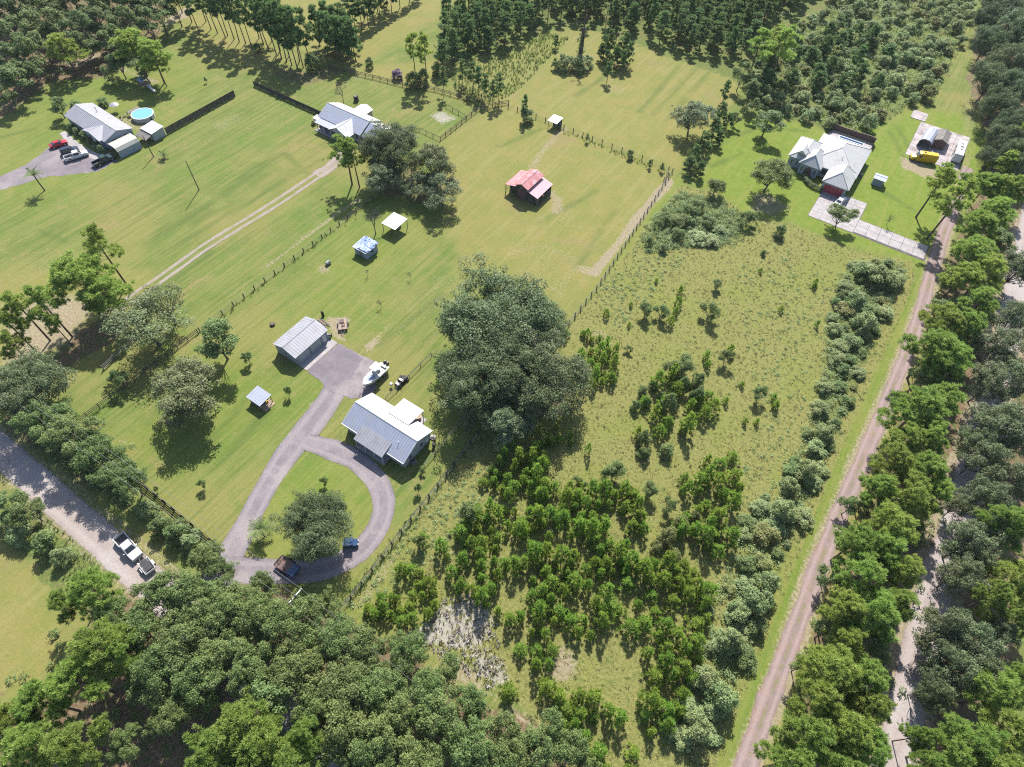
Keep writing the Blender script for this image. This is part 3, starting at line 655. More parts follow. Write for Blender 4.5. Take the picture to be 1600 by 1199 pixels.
def gable_house(root, x0, x1, y0, y1, axis, eave, ridge, over, wallm, roofm, rib=.6, rm2=None, ridge_at=.5, name='wall'):
    """walls with gables plus two roof slopes and a ridge cap; ridge runs along axis"""
    rm2 = rm2 or roofm
    if axis == 'x':
        yr = y0+(y1-y0)*ridge_at
        prof = [(y0, 0), (y1, 0), (y1, eave), (yr, ridge-.12), (y0, eave)]
        MB().prism(prof, x0, x1, axis='x').build(name, M[wallm], root)
        sl = (ridge-eave)/(yr-y0); s2 = (ridge-eave)/(y1-yr); e0 = eave+.12-sl*over; e1 = eave+.12-s2*over
        roof_slope(root, M[roofm], [(x0-over, y0-over, e0), (x1+over, y0-over, e0), (x1+over, yr, ridge), (x0-over, yr, ridge)], rib=rib)
        roof_slope(root, M[rm2], [(x1+over, y1+over, e1), (x0-over, y1+over, e1), (x0-over, yr, ridge), (x1+over, yr, ridge)], rib=rib)
        cap(root, M[rm2], (x0-over, yr, ridge+.03), (x1+over, yr, ridge+.03))
        for xx, s in ((x0-over, -1), (x1+over, 1)):      # barge boards
            mb = MB()
            for ya, za, yb, zb in ((y0-over, e0, yr, ridge), (yr, ridge, y1+over, e1)):
                mb.add([(xx, ya, za-.22), (xx, yb, zb-.22), (xx, yb, zb+.01), (xx, ya, za+.01), (xx+.04*s, ya, za-.22), (xx+.04*s, yb, zb-.22), (xx+.04*s, yb, zb+.01), (xx+.04*s, ya, za+.01)], [(0,1,2,3),(4,5,6,7),(0,1,5,4),(2,3,7,6),(0,3,7,4),(1,2,6,5)])
            mb.build('barge_board', M['white'], root)
    else:
        xr = x0+(x1-x0)*ridge_at
        prof = [(x0, 0), (x1, 0), (x1, eave), (xr, ridge-.12), (x0, eave)]
        MB().prism(prof, y0, y1).build(name, M[wallm], root)
        sl = (ridge-eave)/(xr-x0); s2 = (ridge-eave)/(x1-xr); e0 = eave+.12-sl*over; e1 = eave+.12-s2*over
        roof_slope(root, M[roofm], [(x0-over, y1+over, e0), (x0-over, y0-over, e0), (xr, y0-over, ridge), (xr, y1+over, ridge)], rib=rib)
        roof_slope(root, M[rm2], [(x1+over, y0-over, e1), (x1+over, y1+over, e1), (xr, y1+over, ridge), (xr, y0-over, ridge)], rib=rib)
        cap(root, M[roofm], (xr, y0-over, ridge+.03), (xr, y1+over, ridge+.03))
def hip(root, x0, x1, y0, y1, eave, ridge, axis, inset, roofm, rib=.6, sub='roof_slope'):
    m_ = M[roofm]
    if axis == 'y':
        xm = (x0+x1)/2; i0, i1 = inset if isinstance(inset, tuple) else (inset, inset)
        A, B = (xm, y0+i0, ridge), (xm, y1-i1, ridge)
        tri_slope(root, m_, [(x0, y1, eave), (x0, y0, eave), A, B], rib=rib); tri_slope(root, m_, [(x1, y0, eave), (x1, y1, eave), B, A], rib=rib)
        tri_slope(root, m_, [(x0, y0, eave), (x1, y0, eave), A], rib=rib); tri_slope(root, m_, [(x1, y1, eave), (x0, y1, eave), B], rib=rib)
        for p in ((x0, y0), (x1, y0)): cap(root, m_, (*p, eave+.05), (A[0], A[1], ridge+.04), .14, 'hip_cap')
        for p in ((x0, y1), (x1, y1)): cap(root, m_, (*p, eave+.05), (B[0], B[1], ridge+.04), .14, 'hip_cap')
        if i0+i1 < (y1-y0)-.3: cap(root, m_, (A[0], A[1], ridge+.04), (B[0], B[1], ridge+.04), .14)

# ------------------------------------------------------------------ main house
h = thing('farmhouse', 'long house with galvanised gable roof, front porch and white patio roof by the gravel loop', 'house', (-49.9, 37.6, 0))
gable_house(h, -7.0, 7.1, -3.8, 3.8, 'x', 3.0, 4.95, .45, 'siding', 'roof_galv_shade', .55, 'roof_white')  # one metal: front slope coloured as shaded, back slope as lit
mb = MB(); plane_slab(mb, [(-3.4, -5.5, 2.75), (3.5, -5.5, 2.75), (3.5, -2.5, 3.85), (-3.4, -2.5, 3.85)], .12, .55)
pr = mb.build('porch_roof', M['roof_grey'], h)
for x in (-3.2, -1.0, 1.1, 3.3): part('porch_post', M['white'], h, (x-.07, x+.07, -5.35, -5.21, 0, 2.64))
part('porch_beam', M['white'], h, (-3.35, 3.45, -5.38, -5.18, 2.45, 2.63)); part('porch_floor', M['concrete'], h, (-3.5, 3.6, -5.6, -3.8, 0, .16))
mb = MB(); plane_slab(mb, [(3.6, 6.6, 3.35), (-1.3, 6.6, 3.35), (-1.3, 2.1, 4.1), (3.6, 2.1, 4.1)], .14, 1.2)
mb.build('patio_roof', M['roof_white'], h)
for x in (-1.1, 1.2, 3.4): part('patio_post', M['white'], h, (x-.06, x+.06, 6.3, 6.42, 0, 3.2))
part('patio_floor', M['concrete'], h, (-1.4, 3.8, 3.8, 6.8, 0, .1))
for x in (-5.6, -4.4, 4.6, 6.2): window(h, x, -3.8, 1.0, .8, 1.2, '-y')
for x in (-2.2, 2.2): window(h, x, -3.8, 1.0, 1.1, 1.2, '-y')
door(h, 0, -3.8, 1.0, 2.1, '-y', 'white', .16)
for y in (-2, 1.2): window(h, 7.1, y, 1.1, .9, 1.1, '+x')
window(h, 7.1, -.2, 3.3, .6, .6, '+x')
door(h, 7.1, 2.8, .9, 2.05, '+x', 'white')
MB().lathe([(.05, 4.05), (.05, 4.5), (.09, 4.5), (.09, 4.56)], 8, 4.6, -1.9).build('vent_pipe', M['galv'], h)
for a_ in ((-7.45, -3.42), (3.52, 7.55)): part('gutter', M['white'], h, (*a_, -4.36, -4.25, 2.78, 2.9))
# things beside it
def ac_unit(loc, label):
    t = thing('air_conditioner', label, 'air conditioner', loc)
    part('casing', M['galv'], t, (-.4, .4, -.4, .4, .12, .85), bevel=.03); part('base', M['concrete'], t, (-.5, .5, -.5, .5, 0, .12))
    MB().lathe([(.33, .851), (.33, .9), (.1, .92)], 12).build('fan_guard', M['dark_metal'], t); return t
ac_unit((-42.2, 35.6, 0), 'grey outdoor air conditioner against the east wall of the porch house')
def bin_(name, label, loc, m_, r=.3, h_=.9, cat='bin'):
    t = thing(name, label, cat, loc); MB().lathe([(r*.8, 0), (r, h_), (r*1.05, h_)], 10).build('body', M[m_], t)
    MB().lathe([(r*1.1, h_+.005), (r*1.08, h_+.06), (r*.3, h_+.1)], 10).build('lid', M[m_], t); return t
bin_('rubbish_bin', 'small black lidded bin beside the pale blocks east of the porch house', (*at(679, 690)[:2], 0), 'black')
bin_('rubbish_bin', 'black lidded bin standing alone on the grass south of the other bin', (*at(678, 698)[:2], 0), 'black', .32, 1.0)
t = thing('block_stack', 'pile of pale concrete blocks by the east wall of the porch house', 'blocks', (*at(676, 684)[:2], 0))
for i, (a, b, z) in enumerate(((-.5, -.5, 0), (0, -.5, 0), (-.5, .05, 0), (.05, .1, 0), (-.3, -.2, .25))):
    part('block', M['concrete'], t, (a, a+.42, b, b+.45, z, z+.24))
t = thing('patio_table', 'round table half under the white patio roof', 'table', (*at(653, 653)[:2], 0))
MB().lathe([(.75, .7), (.78, .73), (.78, .76)], 14).build('table_top', M['wood_tan'], t); MB().lathe([(.3, 0), (.06, .1), (.06, .7)], 8).build('pedestal', M['dark_metal'], t)

# ------------------------------------------------------------------ garage
g = thing('garage', 'detached metal garage with grey gable roof and two roller doors beside the dark pad', 'garage', (-79.0, 44.0, 0))
gable_house(g, -3.0, 3.05, -4.4, 4.4, 'y', 2.75, 3.95, .28, 'siding_blue', 'roof_grey', .6)
door(g, 3.05, -2.4, 2.7, 2.25, '+x', 'siding', .05, 'roller_door', 5, False); door(g, 3.05, .9, 2.7, 2.25, '+x', 'siding', .05, 'roller_door', 5, False)
door(g, 3.05, 3.35, .9, 2.05, '+x', 'white', .05); window(g, 0, -4.4, 1.2, .9, .8, '-y'); window(g, 3.05, 2.65, 1.3, .3, .7, '+x')
for y in (-4.2, -.75, 2.45): part('trim', M['wood_tan'], g, (3.052, 3.09, y-.07, y+.07, 0, 2.7))

# ------------------------------------------------------------------ barn with raised centre
b = thing('barn', 'barn with faded red raised centre roof and two lean-to sides in the pasture', 'barn', (-68.75, 112.0, 0))
MB().prism([(-1.7, 0), (1.75, 0), (1.75, 3.9), (.1, 4.6), (-1.7, 3.9)], .3, 7.2).build('wall', M['wood_dark'], b)
MB().box(1.8, 4.9, .3, .36, 0, 2.3).box(4.84, 4.9, .36, 7.2, 0, 1.3).box(4.84, 4.9, .36, 1.6, 1.31, 2.3).box(1.8, 4.84, 7.1, 7.2, 0, 2.3).build('side_wall', M['wood_dark'], b)
MB().box(-3.6, -1.72, 1.2, 1.28, 0, 2.4).box(-4.8, -4.74, 2.2, 7.2, 0, 2.2).build('side_wall', M['wood_dark'], b)
roof_slope(b, M['roof_red'], [(-5.05, 7.5, 2.55), (-5.05, -.05, 2.55), (-1.72, -.05, 3.35), (-1.72, 7.5, 3.35)], rib=.5)
roof_slope(b, M['roof_red'], [(-2.15, 7.5, 3.95), (-2.15, -.3, 3.95), (.1, -.3, 4.85), (.1, 7.5, 4.85)], rib=.5)
roof_slope(b, M['roof_red'], [(2.2, -.3, 3.95), (2.2, 7.5, 3.95), (.1, 7.5, 4.85), (.1, -.3, 4.85)], rib=.5)
o_ = roof_slope(b, M['roof_pink'], [(5.1, -.05, 2.5), (5.1, 7.5, 2.5), (1.78, 7.5, 3.35), (1.78, -.05, 3.35)], rib=.5); o_['label'] = 'paler washed out lean-to roof'
cap(b, M['roof_red'], (.1, -.3, 4.88), (.1, 7.5, 4.88), .18)
for x, y, z in ((-4.85, .1, 2.5), (-4.85, 2.2, 2.5), (-3.3, .1, 2.9), (4.9, .1, 2.4), (4.9, 2.6, 2.4), (4.9, 5, 2.4), (3.3, .1, 2.9)):
    part('post', M['wood_grey'], b, (x-.08, x+.08, y-.08, y+.08, 0, z))
MB().tube((-4.85, .1, .9), (-3.6, .1, 2.6), .06).build('brace', M['wood_grey'], b)
door(b, 0, .3, 2.4, 2.6, '-y', 'wood_brown', 0, 'barn_door'); window(b, 0, .3, 3.0, .8, .7, '-y', 'wood_grey')

# ------------------------------------------------------------------ mobile home with its sheds
c_ = thing('mobile_home', 'long grey roofed mobile home with a cross gable beside parked cars', 'house', (-180.8, 67.2, 0), R(-3.5))
gable_house(c_, -9.6, 9.6, -3.9, 4.0, 'x', 2.85, 4.25, .35, 'siding_blue', 'roof_grey', .6, 'roof_white')
for o_ in c_.children:
    if o_.name.startswith('roof_slope') and o_.data.materials[0] == M['roof_white']:
        o_.data.materials[0] = M['roof_grey']
mb = MB(); mb.prism([(.9, 0), (8.6, 0), (8.6, 2.9), (4.75, 3.85), (.9, 2.9)], -4.6, -3.89); mb.build('gable_wall', M['siding_blue'], c_)
roof_slope(c_, M['roof_grey'], [(.55, -.6, 2.9), (.55, -4.95, 2.9), (4.75, -4.95, 4.05), (4.75, -.6, 4.05)], rib=.6)
roof_slope(c_, M['roof_grey'], [(8.95, -4.95, 2.9), (8.95, -.6, 2.9), (4.75, -.6, 4.05), (4.75, -4.95, 4.05)], rib=.6)
for x in (-8, -5.5, -2.8): window(c_, x, -3.9, 1.1, 1.1, 1.1, '-y')
for x in (2.6, 6.9): window(c_, x, -4.6, 1.1, 1.2, 1.1, '-y')
door(c_, 4.75, -4.6, 1.0, 2.05, '-y', 'white', .2); part('porch_step', M['concrete'], c_, (3.9, 5.6, -6, -4.62, 0, .2))
window(c_, 9.6, -1.5, 1.1, 1, 1.1, '+x'); window(c_, 9.6, 1.8, 1.1, 1, 1.1, '+x')
MB().lathe([(.08, 3.4), (.08, 4.9), (.14, 4.9), (.14, 5.0)], 8, -3.2, 2.2).build('flue_pipe', M['galv'], c_)
cp = thing('carport', 'arched cream metal carport at the end of the mobile home', 'carport', (-168.0, 62.3, 0), R(-3))
pf = [(-2.4, 2.0), (-1.7, 2.75), (-.9, 2.95), (.9, 3.0), (1.7, 2.75), (2.35, 2.0)]
for k, (p, q) in enumerate(zip(pf[:-1], pf[1:])):
    mb = MB(); plane_slab(mb, [(p[0], 6.6, p[1]), (p[0], 0, p[1]), (q[0], 0, q[1]), (q[0], 6.6, q[1])], .05, .55); mb.build('roof_panel', M['roof_cream'], cp)
MB().box(2.3, 2.34, .02, 6.58, 0, 1.98).build('side_wall', M['siding_blue'], cp); MB().box(-2.3, 2.29, 6.5, 6.56, 0, 1.96).build('back_wall', M['siding_blue'], cp)
for y in (.1, 3.2, 6.4): part('post', M['galv'], cp, (-2.39, -2.31, y-.04, y+.04, 0, 2.0))
p = thing('swimming_pool', 'round above-ground swimming pool with bright blue water behind the mobile home', 'swimming pool', (-177.6, 78.3, 0))
MB().lathe([(3.0, 0), (3.0, 1.15), (3.12, 1.2), (3.12, 1.26), (2.82, 1.26)], 28).build('pool_wall', M['pool_wall'], p)
p.children[0].data.polygons[-1].use_smooth = False
import bmesh
bm = bmesh.new(); bm.from_mesh(p.children[0].data)
bm.faces.ensure_lookup_table(); big = max(bm.faces, key=lambda f: len(f.verts)); bm.faces.remove(big); bm.to_mesh(p.children[0].data); bm.free()
MB().lathe([(2.8, .3), (2.8, 1.22)], 28).build('liner', M['pool_liner'], p)
me_ = p.children[-1].data; bm = bmesh.new(); bm.from_mesh(me_); bm.faces.remove(max(bm.faces, key=lambda f: len(f.verts))); bm.to_mesh(me_); bm.free()
MB().lathe([(2.79, .9), (2.79, 1.0)], 28).build('water', M['pool_water'], p)
mb = MB(); mb.box(-4.4, -3.05, -2.2, 1.6, 1.0, 1.12)
mb.build('deck', M['wood_grey'], p)
for i in range(7): part('deck_board', M['wood_grey'], p, (-4.4, -3.05, -2.2+i*.54, -2.2+i*.54+.5, 1.123, 1.15))
for y in (-2.1, 1.5): MB().tube((-4.3, y, 0), (-4.3, y, 1.0), .06).build('deck_post', M['wood_grey'], p)
MB().tube((-3.6, -2.9, .0), (-3.5, -2.3, 1.8), .04).tube((-3.0, -3.0, .0), (-2.95, -2.4, 1.8), .04).build('ladder', M['galv'], p)
s_ = thing('pool_shed', 'small pale flat-roofed shed with grey plank lean-to beside the round pool', 'shed', (-167.4, 74.4, 0))
part('wall', M['siding'], s_, (-2.2, 2.2, -1.7, 1.9, 0, 2.3))
roof_slope(s_, M['roof_white'], [(-2.5, -2.0, 2.35), (2.5, -2.0, 2.35), (2.5, 2.2, 2.75), (-2.5, 2.2, 2.75)], rib=.6)
mb = MB(); mb.slab([(-2.4, -4.2, 1.5), (2.4, -4.2, 1.5), (2.4, -1.72, 2.1), (-2.4, -1.72, 2.1)], .08); lt = mb.build('lean_to', M['wood_grey'], s_)
for i in range(8):
    mb = MB(); x = -2.38+i*.6; mb.slab([(x, -4.22, 1.54), (x+.56, -4.22, 1.54), (x+.56, -1.74, 2.14), (x, -1.74, 2.14)], .035); mb.build('plank', M['wood_grey'], lt)
for x in (-2.2, 2.2): part('post', M['wood_dark'], s_, (x-.06, x+.06, -4.1, -3.98, 0, 1.4))
um = thing('parasol', 'pale lavender garden parasol between the mobile home and pool', 'parasol', (*at(183, 174)[:2], 0))
MB().lathe([(1.35, 2.0), (.7, 2.3), (.05, 2.5)], 8).build('canopy', M['roof_grey'], um); MB().tube((0, 0, 0), (0, 0, 2.3), .03).build('pole', M['galv'], um)
def chair(loc, rz, label, m_='wood_grey', group=None):
    t = thing('garden_chair', label, 'chair', loc, rz, group)
    part('seat', M[m_], t, (-.3, .3, -.3, .3, .4, .45)); part('backrest', M[m_], t, (-.3, .3, .28, .34, .46, 1.0))
    for x in (-.27, .27):
        for y in (-.27, .27): part('leg', M[m_], t, (x-.03, x+.03, y-.03, y+.03, 0, .4))
    return t
for k, (x, y) in enumerate(((176, 184), (190, 188), (196, 182))):
    chair((*at(x, y)[:2], 0), k*1.4, ('grey chair beside the mobile home wall under the parasol', 'grey chair nearest the round pool deck, west one', 'grey chair tucked against the round pool deck, east one')[k])
pg = thing('play_set', 'blue and white play set in the shade of trees behind the pool', 'play set', (*at(229, 137)[:2], 0))
MB().slab([(-1.3, -1.3, 2.4), (1.3, -1.3, 2.4), (1.3, 0, 3.1), (-1.3, 0, 3.1)], .05).slab([(-1.3, 0, 3.1), (1.3, 0, 3.1), (1.3, 1.3, 2.4), (-1.3, 1.3, 2.4)], .05).build('canopy', M['tarp'], pg)
for x in (-1.2, 1.2):
    for y in (-1.2, 1.2): part('post', M['wood_grey'], pg, (x-.06, x+.06, y-.06, y+.06, 0, 2.4))
part('platform', M['wood_tan'], pg, (-1.3, 1.3, -1.3, 1.3, 1.2, 1.28))
MB().slab([(1.3, -.4, 1.3), (4.0, -.4, .1), (4.0, .4, .1), (1.3, .4, 1.3)], .08).build('slide', M['white'], pg)

# ------------------------------------------------------------------ white roofed farmhouse
h2 = thing('ranch_house', 'white metal roofed house with front gable porch partly hidden by oaks', 'house', (-126.5, 109.8, 0))
gable_house(h2, -7.6, 7.6, -3.9, 4.4, 'x', 3.0, 4.95, .4, 'siding_tan', 'roof_galv_shade', .6, 'roof_white')  # same white roof: shade colour on the front slope, lit white behind
MB().prism([(-3.7, 0), (3.9, 0), (3.9, 2.8), (.1, 4.6), (-3.7, 2.8)], 8.4, 13.2, axis='x').build('garage_wall', M['siding_tan'], h2)
roof_slope(h2, M['roof_galv_shade'], [(8.35, -4.1, 2.65), (13.5, -4.1, 2.65), (13.5, .1, 4.75), (8.35, .1, 4.75)], rib=.6)  # front of the garage end also takes the shade colour
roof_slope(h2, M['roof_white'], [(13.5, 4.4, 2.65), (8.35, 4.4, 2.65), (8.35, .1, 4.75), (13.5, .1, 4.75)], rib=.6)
mb = MB(); mb.prism([(-.9, 2.6), (5.3, 2.6), (2.4, 4.15)], -6.9, -6.8); mb.build('porch_gable', M['siding'], h2)
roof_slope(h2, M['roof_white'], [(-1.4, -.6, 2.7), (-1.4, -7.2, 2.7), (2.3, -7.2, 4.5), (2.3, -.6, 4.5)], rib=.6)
roof_slope(h2, M['roof_galv_shade'], [(6.0, -7.2, 2.7), (6.0, -.6, 2.7), (2.3, -.6, 4.5), (2.3, -7.2, 4.5)], rib=.6)  # east side of the gable in shade colour, sunlit west side white
cap(h2, M['roof_white'], (2.3, -7.2, 4.53), (2.3, -.6, 4.53))
for x in (-6.4, -3.9, -1.1, 5.5): part('porch_post', M['white'], h2, (x-.09, x+.09, -6.7, -6.52, 0, 2.58))
roof_slope(h2, M['roof_galv_shade'], [(-7.3, -6.6, 2.5), (-1.42, -6.6, 2.5), (-1.42, -4.35, 2.78), (-7.3, -4.35, 2.78)], rib=.6, name='porch_roof')
part('porch_floor', M['concrete'], h2, (-7.4, 6.0, -6.9, -3.95, 0, .2))
MB().prism([(-2.4, 0), (1.8, 0), (1.8, 2.9), (-.3, 3.55), (-2.4, 2.9)], 4.41, 7.6).build('wing_wall', M['siding_tan'], h2)
roof_slope(h2, M['roof_white'], [(-2.7, 7.9, 2.85), (-2.7, 2.6, 2.85), (-.3, 2.6, 3.75), (-.3, 7.9, 3.75)], rib=.6); roof_slope(h2, M['roof_white'], [(2.1, 2.6, 2.85), (2.1, 7.9, 2.85), (-.3, 7.9, 3.75), (-.3, 2.6, 3.75)], rib=.6)
for x in (-6.3, -3.6, 4.2, 6.4): window(h2, x, -3.9, 1.1, 1.1, 1.2, '-y')
door(h2, 1.6, -3.9, 1.0, 2.1, '-y', 'white', .2); door(h2, 10.8, -3.7, 2.6, 2.2, '-y', 'white', 0, 'garage_door', 4, False) if False else None
bq = thing('barbecue_grill', 'dark barbecue grill behind the white roofed house', 'grill', (*at(557, 158)[:2], 0))
MB().lathe([(.3, .7), (.75, .9), (.8, 1.3), (.5, 1.6)], 10).build('hood', M['dark_metal'], bq); part('cart', M['wood_brown'], bq, (-.7, .7, -.4, .4, 0, .7))
MB().tube((.5, 0, 1.3), (.5, 0, 2.1), .1).build('chimney', M['dark_metal'], bq)
bp_ = thing('well_house', 'low white box among shrubs at the west end of the white roofed house', 'box', (*at(497, 189)[:2], 0))
part('walls', M['white'], bp_, (-.9, .9, -.8, .8, 0, 1.0)); MB().slab([(-1.05, -.95, 1.0), (1.05, -.95, 1.0), (1.05, .95, 1.2), (-1.05, .95, 1.2)], .06).build('lid', M['roof_white'], bp_)

# ------------------------------------------------------------------ big white house
d = thing('white_house', 'big white hip roofed house with red garage door beside the concrete drive', 'house', (-5.0, 178.2, 0))
part('main_wall', M['siding'], d, (-6.6, 6.4, -8.0, 7.9, 0, 3.05)); part('garage_wall', M['siding'], d, (-.1, 6.3, -14.2, -8.01, 0, 2.95)); part('west_wall', M['siding_blue'], d, (-11.4, -6.61, -8.4, 2.6, 0, 2.95))
hip(d, -7.0, 6.9, -8.5, 8.4, 3.1, 6.2, 'y', (7.4, 7.0), 'roof_white')
hip(d, -11.9, -4.2, -8.7, 3.0, 3.0, 5.0, 'y', (3.2, 3.4), 'roof_white')
hip(d, -.5, 6.8, -14.7, -6.0, 3.0, 5.3, 'y', (3.4, 1.2), 'roof_white')
MB().box(-7.8, -2.6, -10.0, -8.02, 0, 3.2).build('entry_wall', M['siding_blue'], d)
hip(d, -8.3, -2.2, -10.6, -3.0, 3.25, 5.5, 'y', (2.4, 1.2), 'roof_white')
MB().prism([(-10.2, 4.4), (-8.9, 5.4), (-7.6, 4.4)], -8.2, -4.2).build('dormer', M['roof_white'], d)
mb = MB(); a_ = [(-5.2+1.0*math.cos(t), .3+1.0+1.3*math.sin(t)) for t in np.linspace(0, math.pi, 9)]
mb.prism([(-6.2, .1), (-4.2, .1)]+[(x, z) for x, z in a_], -10.05, -10.002); mb.build('entry_door', M['wood_brown'], d)
door(d, 3.1, -14.2, 5.0, 2.25, '-y', 'red_door', .05, 'garage_door', 4, False)
for x in (-10.4, -9.0): window(d, x, -8.4, 1.1, .55, 1.1, '-y')
window(d, -1.4, -8.0, .9, 1.4, 1.4, '-y'); window(d, -7.0, -10.0, 1, .5, 1.2, '-y'); window(d, -3.4, -10.0, 1, .5, 1.2, '-y')
for y in (-5.5, -1, 3.6): window(d, 6.4, y, 1.0, 1.3, 1.2, '+x')
MB().lathe([(.06, 4.8), (.06, 5.4), (.1, 5.4), (.1, 5.5)], 8, -1.0, 1.2).build('vent_pipe', M['galv'], d)
MB().lathe([(.06, 4.6), (.06, 5.3), (.1, 5.3), (.1, 5.4)], 8, 1.2, -4.2).build('vent_pipe', M['galv'], d)
ac_unit((2.6, 177.2, 0), 'grey outdoor air conditioner on the east side of the big white house')
pdck = part('pool_deck', M['concrete'], None, (-11.3, 1.5, 186.7, 195.6, -.05, .14)); pdck['kind'] = 'structure'
lp = thing('lap_pool', 'narrow dark blue pool strip in the deck behind the big white house', 'swimming pool', (-4.4, 193.4, 0))
part('coping', M['white'], lp, (-3.7, 3.7, -.75, -.5, .142, .22), (-3.7, 3.7, .5, .75, .142, .22), (-3.7, -3.45, -.5, .5, .142, .22), (3.45, 3.7, -.5, .5, .142, .22)); part('water', mat('deep_pool_water', (.03,.10,.22,1), (.04,.12,.24,1), .5, .08), lp, (-3.45, 3.45, -.5, .5, .142, .18))
fw = thing('deck_fence', 'brown stained plank fence round the pool deck of the big white house', 'fence', (-4.9, 196.0, 0))
for i in range(13):
    x = -6.5+i*1.0; part('plank_panel', M['wood_brown'], fw, (x+.02, x+.96, -.03, .03, .05, 1.75))
for i in range(14): part('post', M['wood_brown'], fw, (-6.55+i*1.0, -6.44+i*1.0, .032, .14, 0, 1.9))
for i in range(3): part('plank_panel', M['wood_brown'], fw, (6.48, 6.54, -.1-1.0*(i+1), -.14-i*1.0, .05, 1.75)); part('plank_panel', M['wood_brown'], fw, (-6.6, -6.54, -.1-1.0*(i+1), -.14-i*1.0, .05, 1.75))
part('rail_cap', M['wood_brown'], fw, (-6.6, 6.6, -.06, .16, 1.91, 1.97))
def shed(name, label, cat, loc, w_, l, h_, wallm, roofm, ridge=.5, axis='x', doorface='-y', rz=0, over=.2):
    t = thing(name, label, cat, loc, rz); gable_house(t, -w_/2, w_/2, -l/2, l/2, axis, h_, h_+ridge, over, wallm, roofm, .5)
    if doorface == '-y': door(t, 0, -l/2, 1.2, min(1.9, h_-.1), '-y', wallm, .02)
    elif doorface == '+x': door(t, w_/2, 0, 1.2, min(1.9, h_-.1), '+x', wallm, .02)
    return t
shed('garden_shed', 'small silver roofed garden shed on the lawn east of the white house', 'shed', (7.4, 176.6, 0), 2.8, 2.6, 2.0, 'siding_blue', 'roof_galv_shade', .35)
shed('storage_shed', 'brown gabled storage shed on the stained concrete pad', 'shed', (17.6, 208.2, 0), 3.2, 6.4, 2.4, 'wood_brown', 'wood_grey', .7, 'y')
cp2 = thing('carport', 'silver round-roofed metal shelter on the concrete pad, left of the brown shed', 'carport', (14.0, 202.4, 0), R(-4))
pf = [(-1.75, 1.9), (-1.3, 2.5), (-.6, 2.85), (.6, 2.85), (1.3, 2.5), (1.75, 1.9)]
for p_, q_ in zip(pf[:-1], pf[1:]):
    mb = MB(); plane_slab(mb, [(p_[0], 8.2, p_[1]), (p_[0], 0, p_[1]), (q_[0], 0, q_[1]), (q_[0], 8.2, q_[1])], .05, .6); mb.build('roof_panel', M['roof_galv_shade'], cp2)
for s in (-1, 1): MB().box(s*1.72-.02, s*1.72+.02, .1, 8.1, 0, 1.88).build('side_wall', M['roof_galv_shade'], cp2)
for x in (-1.6, 0, 1.6): part('front_post', M['dark_metal'], cp2, (x-.05, x+.05, .02, .09, 0, 1.95))

# ------------------------------------------------------------------ small farm buildings on the lawn
ts = thing('tarp_shed', 'small dark shed with a crumpled blue tarp thrown over its roof', 'shed', (-87.6, 73.3, 0))
part('wall', M['siding_blue'], ts, (-1.9, 1.9, -1.9, 1.9, 0, 2.1))
roof_slope(ts, M['roof_galv_shade'], [(-2.2, -2.2, 2.15), (2.1, -2.2, 2.15), (2.1, 2.1, 2.5), (-2.2, 2.1, 2.5)], rib=.5)
N = 15; gv = []; gf = []; rr = np.random.default_rng(5)
for j in range(N):
    for i in range(N):
        x = -1.75+i*4.0/(N-1); y = -1.85+j*4.15/(N-1)
        z = 2.28+(y+2.2)*.081+.22*abs(math.sin(x*2.3+y*1.1+rr.uniform(-.5, .5)))*rr.uniform(.3, 1)
        if i in (0, N-1): x += rr.uniform(-.22, .22)
        if i == N-1: z -= .25
        if j == N-1: z -= .35; y += .1
        gv.append((x, y, z))
for j in range(N-1):
    for i in range(N-1):
        if (i, j) in ((0,0),(1,0),(0,1),(2,0),(0,2),(1,1)): continue
        gf.append((j*N+i, j*N+i+1, (j+1)*N+i+1, (j+1)*N+i))
tp = tag(MB().add([(x-87.6, y+73.3, z) for x, y, z in gv], gf).build('tarpaulin', M['tarp']), 'crumpled blue tarpaulin lying over the small dark shed roof', 'tarpaulin')
tp.modifiers.new('thick', 'SOLIDIFY').thickness = .03
door(ts, 0, -1.9, 1.1, 1.8, '-y', 'wood_grey', .02); window(ts, 1.9, 0, 1.0, .7, .6, '+x', 'wood_grey')
cn = thing('open_shelter', 'open shelter with ribbed pale metal roof on thin posts near the bare tree', 'shelter', (-87.4, 83.7, 0))
roof_slope(cn, M['roof_white'], [(-2.2, -2.4, 2.5), (2.2, -2.4, 2.5), (2.2, 2.4, 2.75), (-2.2, 2.4, 2.75)], rib=.55)
for x in (-2, 2):
    for y in (-2.2, 2.2): part('post', M['wood_grey'], cn, (x-.06, x+.06, y-.06, y+.06, 0, 2.4))
part('feeder', M['wood_grey'], cn, (-.6, .6, .4, 1.4, 0, .8))
ck = thing('chicken_coop', 'low grey roofed coop with one open side on the front lawn', 'coop', (-75.1, 29.0, 0))
part('back_wall', M['wood_grey'], ck, (-1.8, -1.74, -1.3, 1.3, 0, 1.9), (-1.74, .4, 1.24, 1.3, 0, 2.0), (-1.74, .4, -1.3, -1.24, 0, 1.8))
roof_slope(ck, M['roof_galv_shade'], [(-2.1, -1.55, 1.9), (1.75, -1.55, 1.9), (1.75, 1.55, 2.2), (-2.1, 1.55, 2.2)], rib=.5)
for y in (-1.25, 0, 1.25):
    part('post', M['wood_tan'], ck, (1.5, 1.6, y-.05, y+.05, 0, 1.85)); 
for z in (.3, .7, 1.1): part('rail', M['wood_tan'], ck, (1.61, 1.66, -1.3, 1.3, z, z+.1))
part('floor', M['wood_tan'], ck, (-1.74, 2.3, -1.24, 1.24, .02, .1))
part('nest_box', M['yellow'], ck, (.6, 1.0, .2, .7, .1, .6))
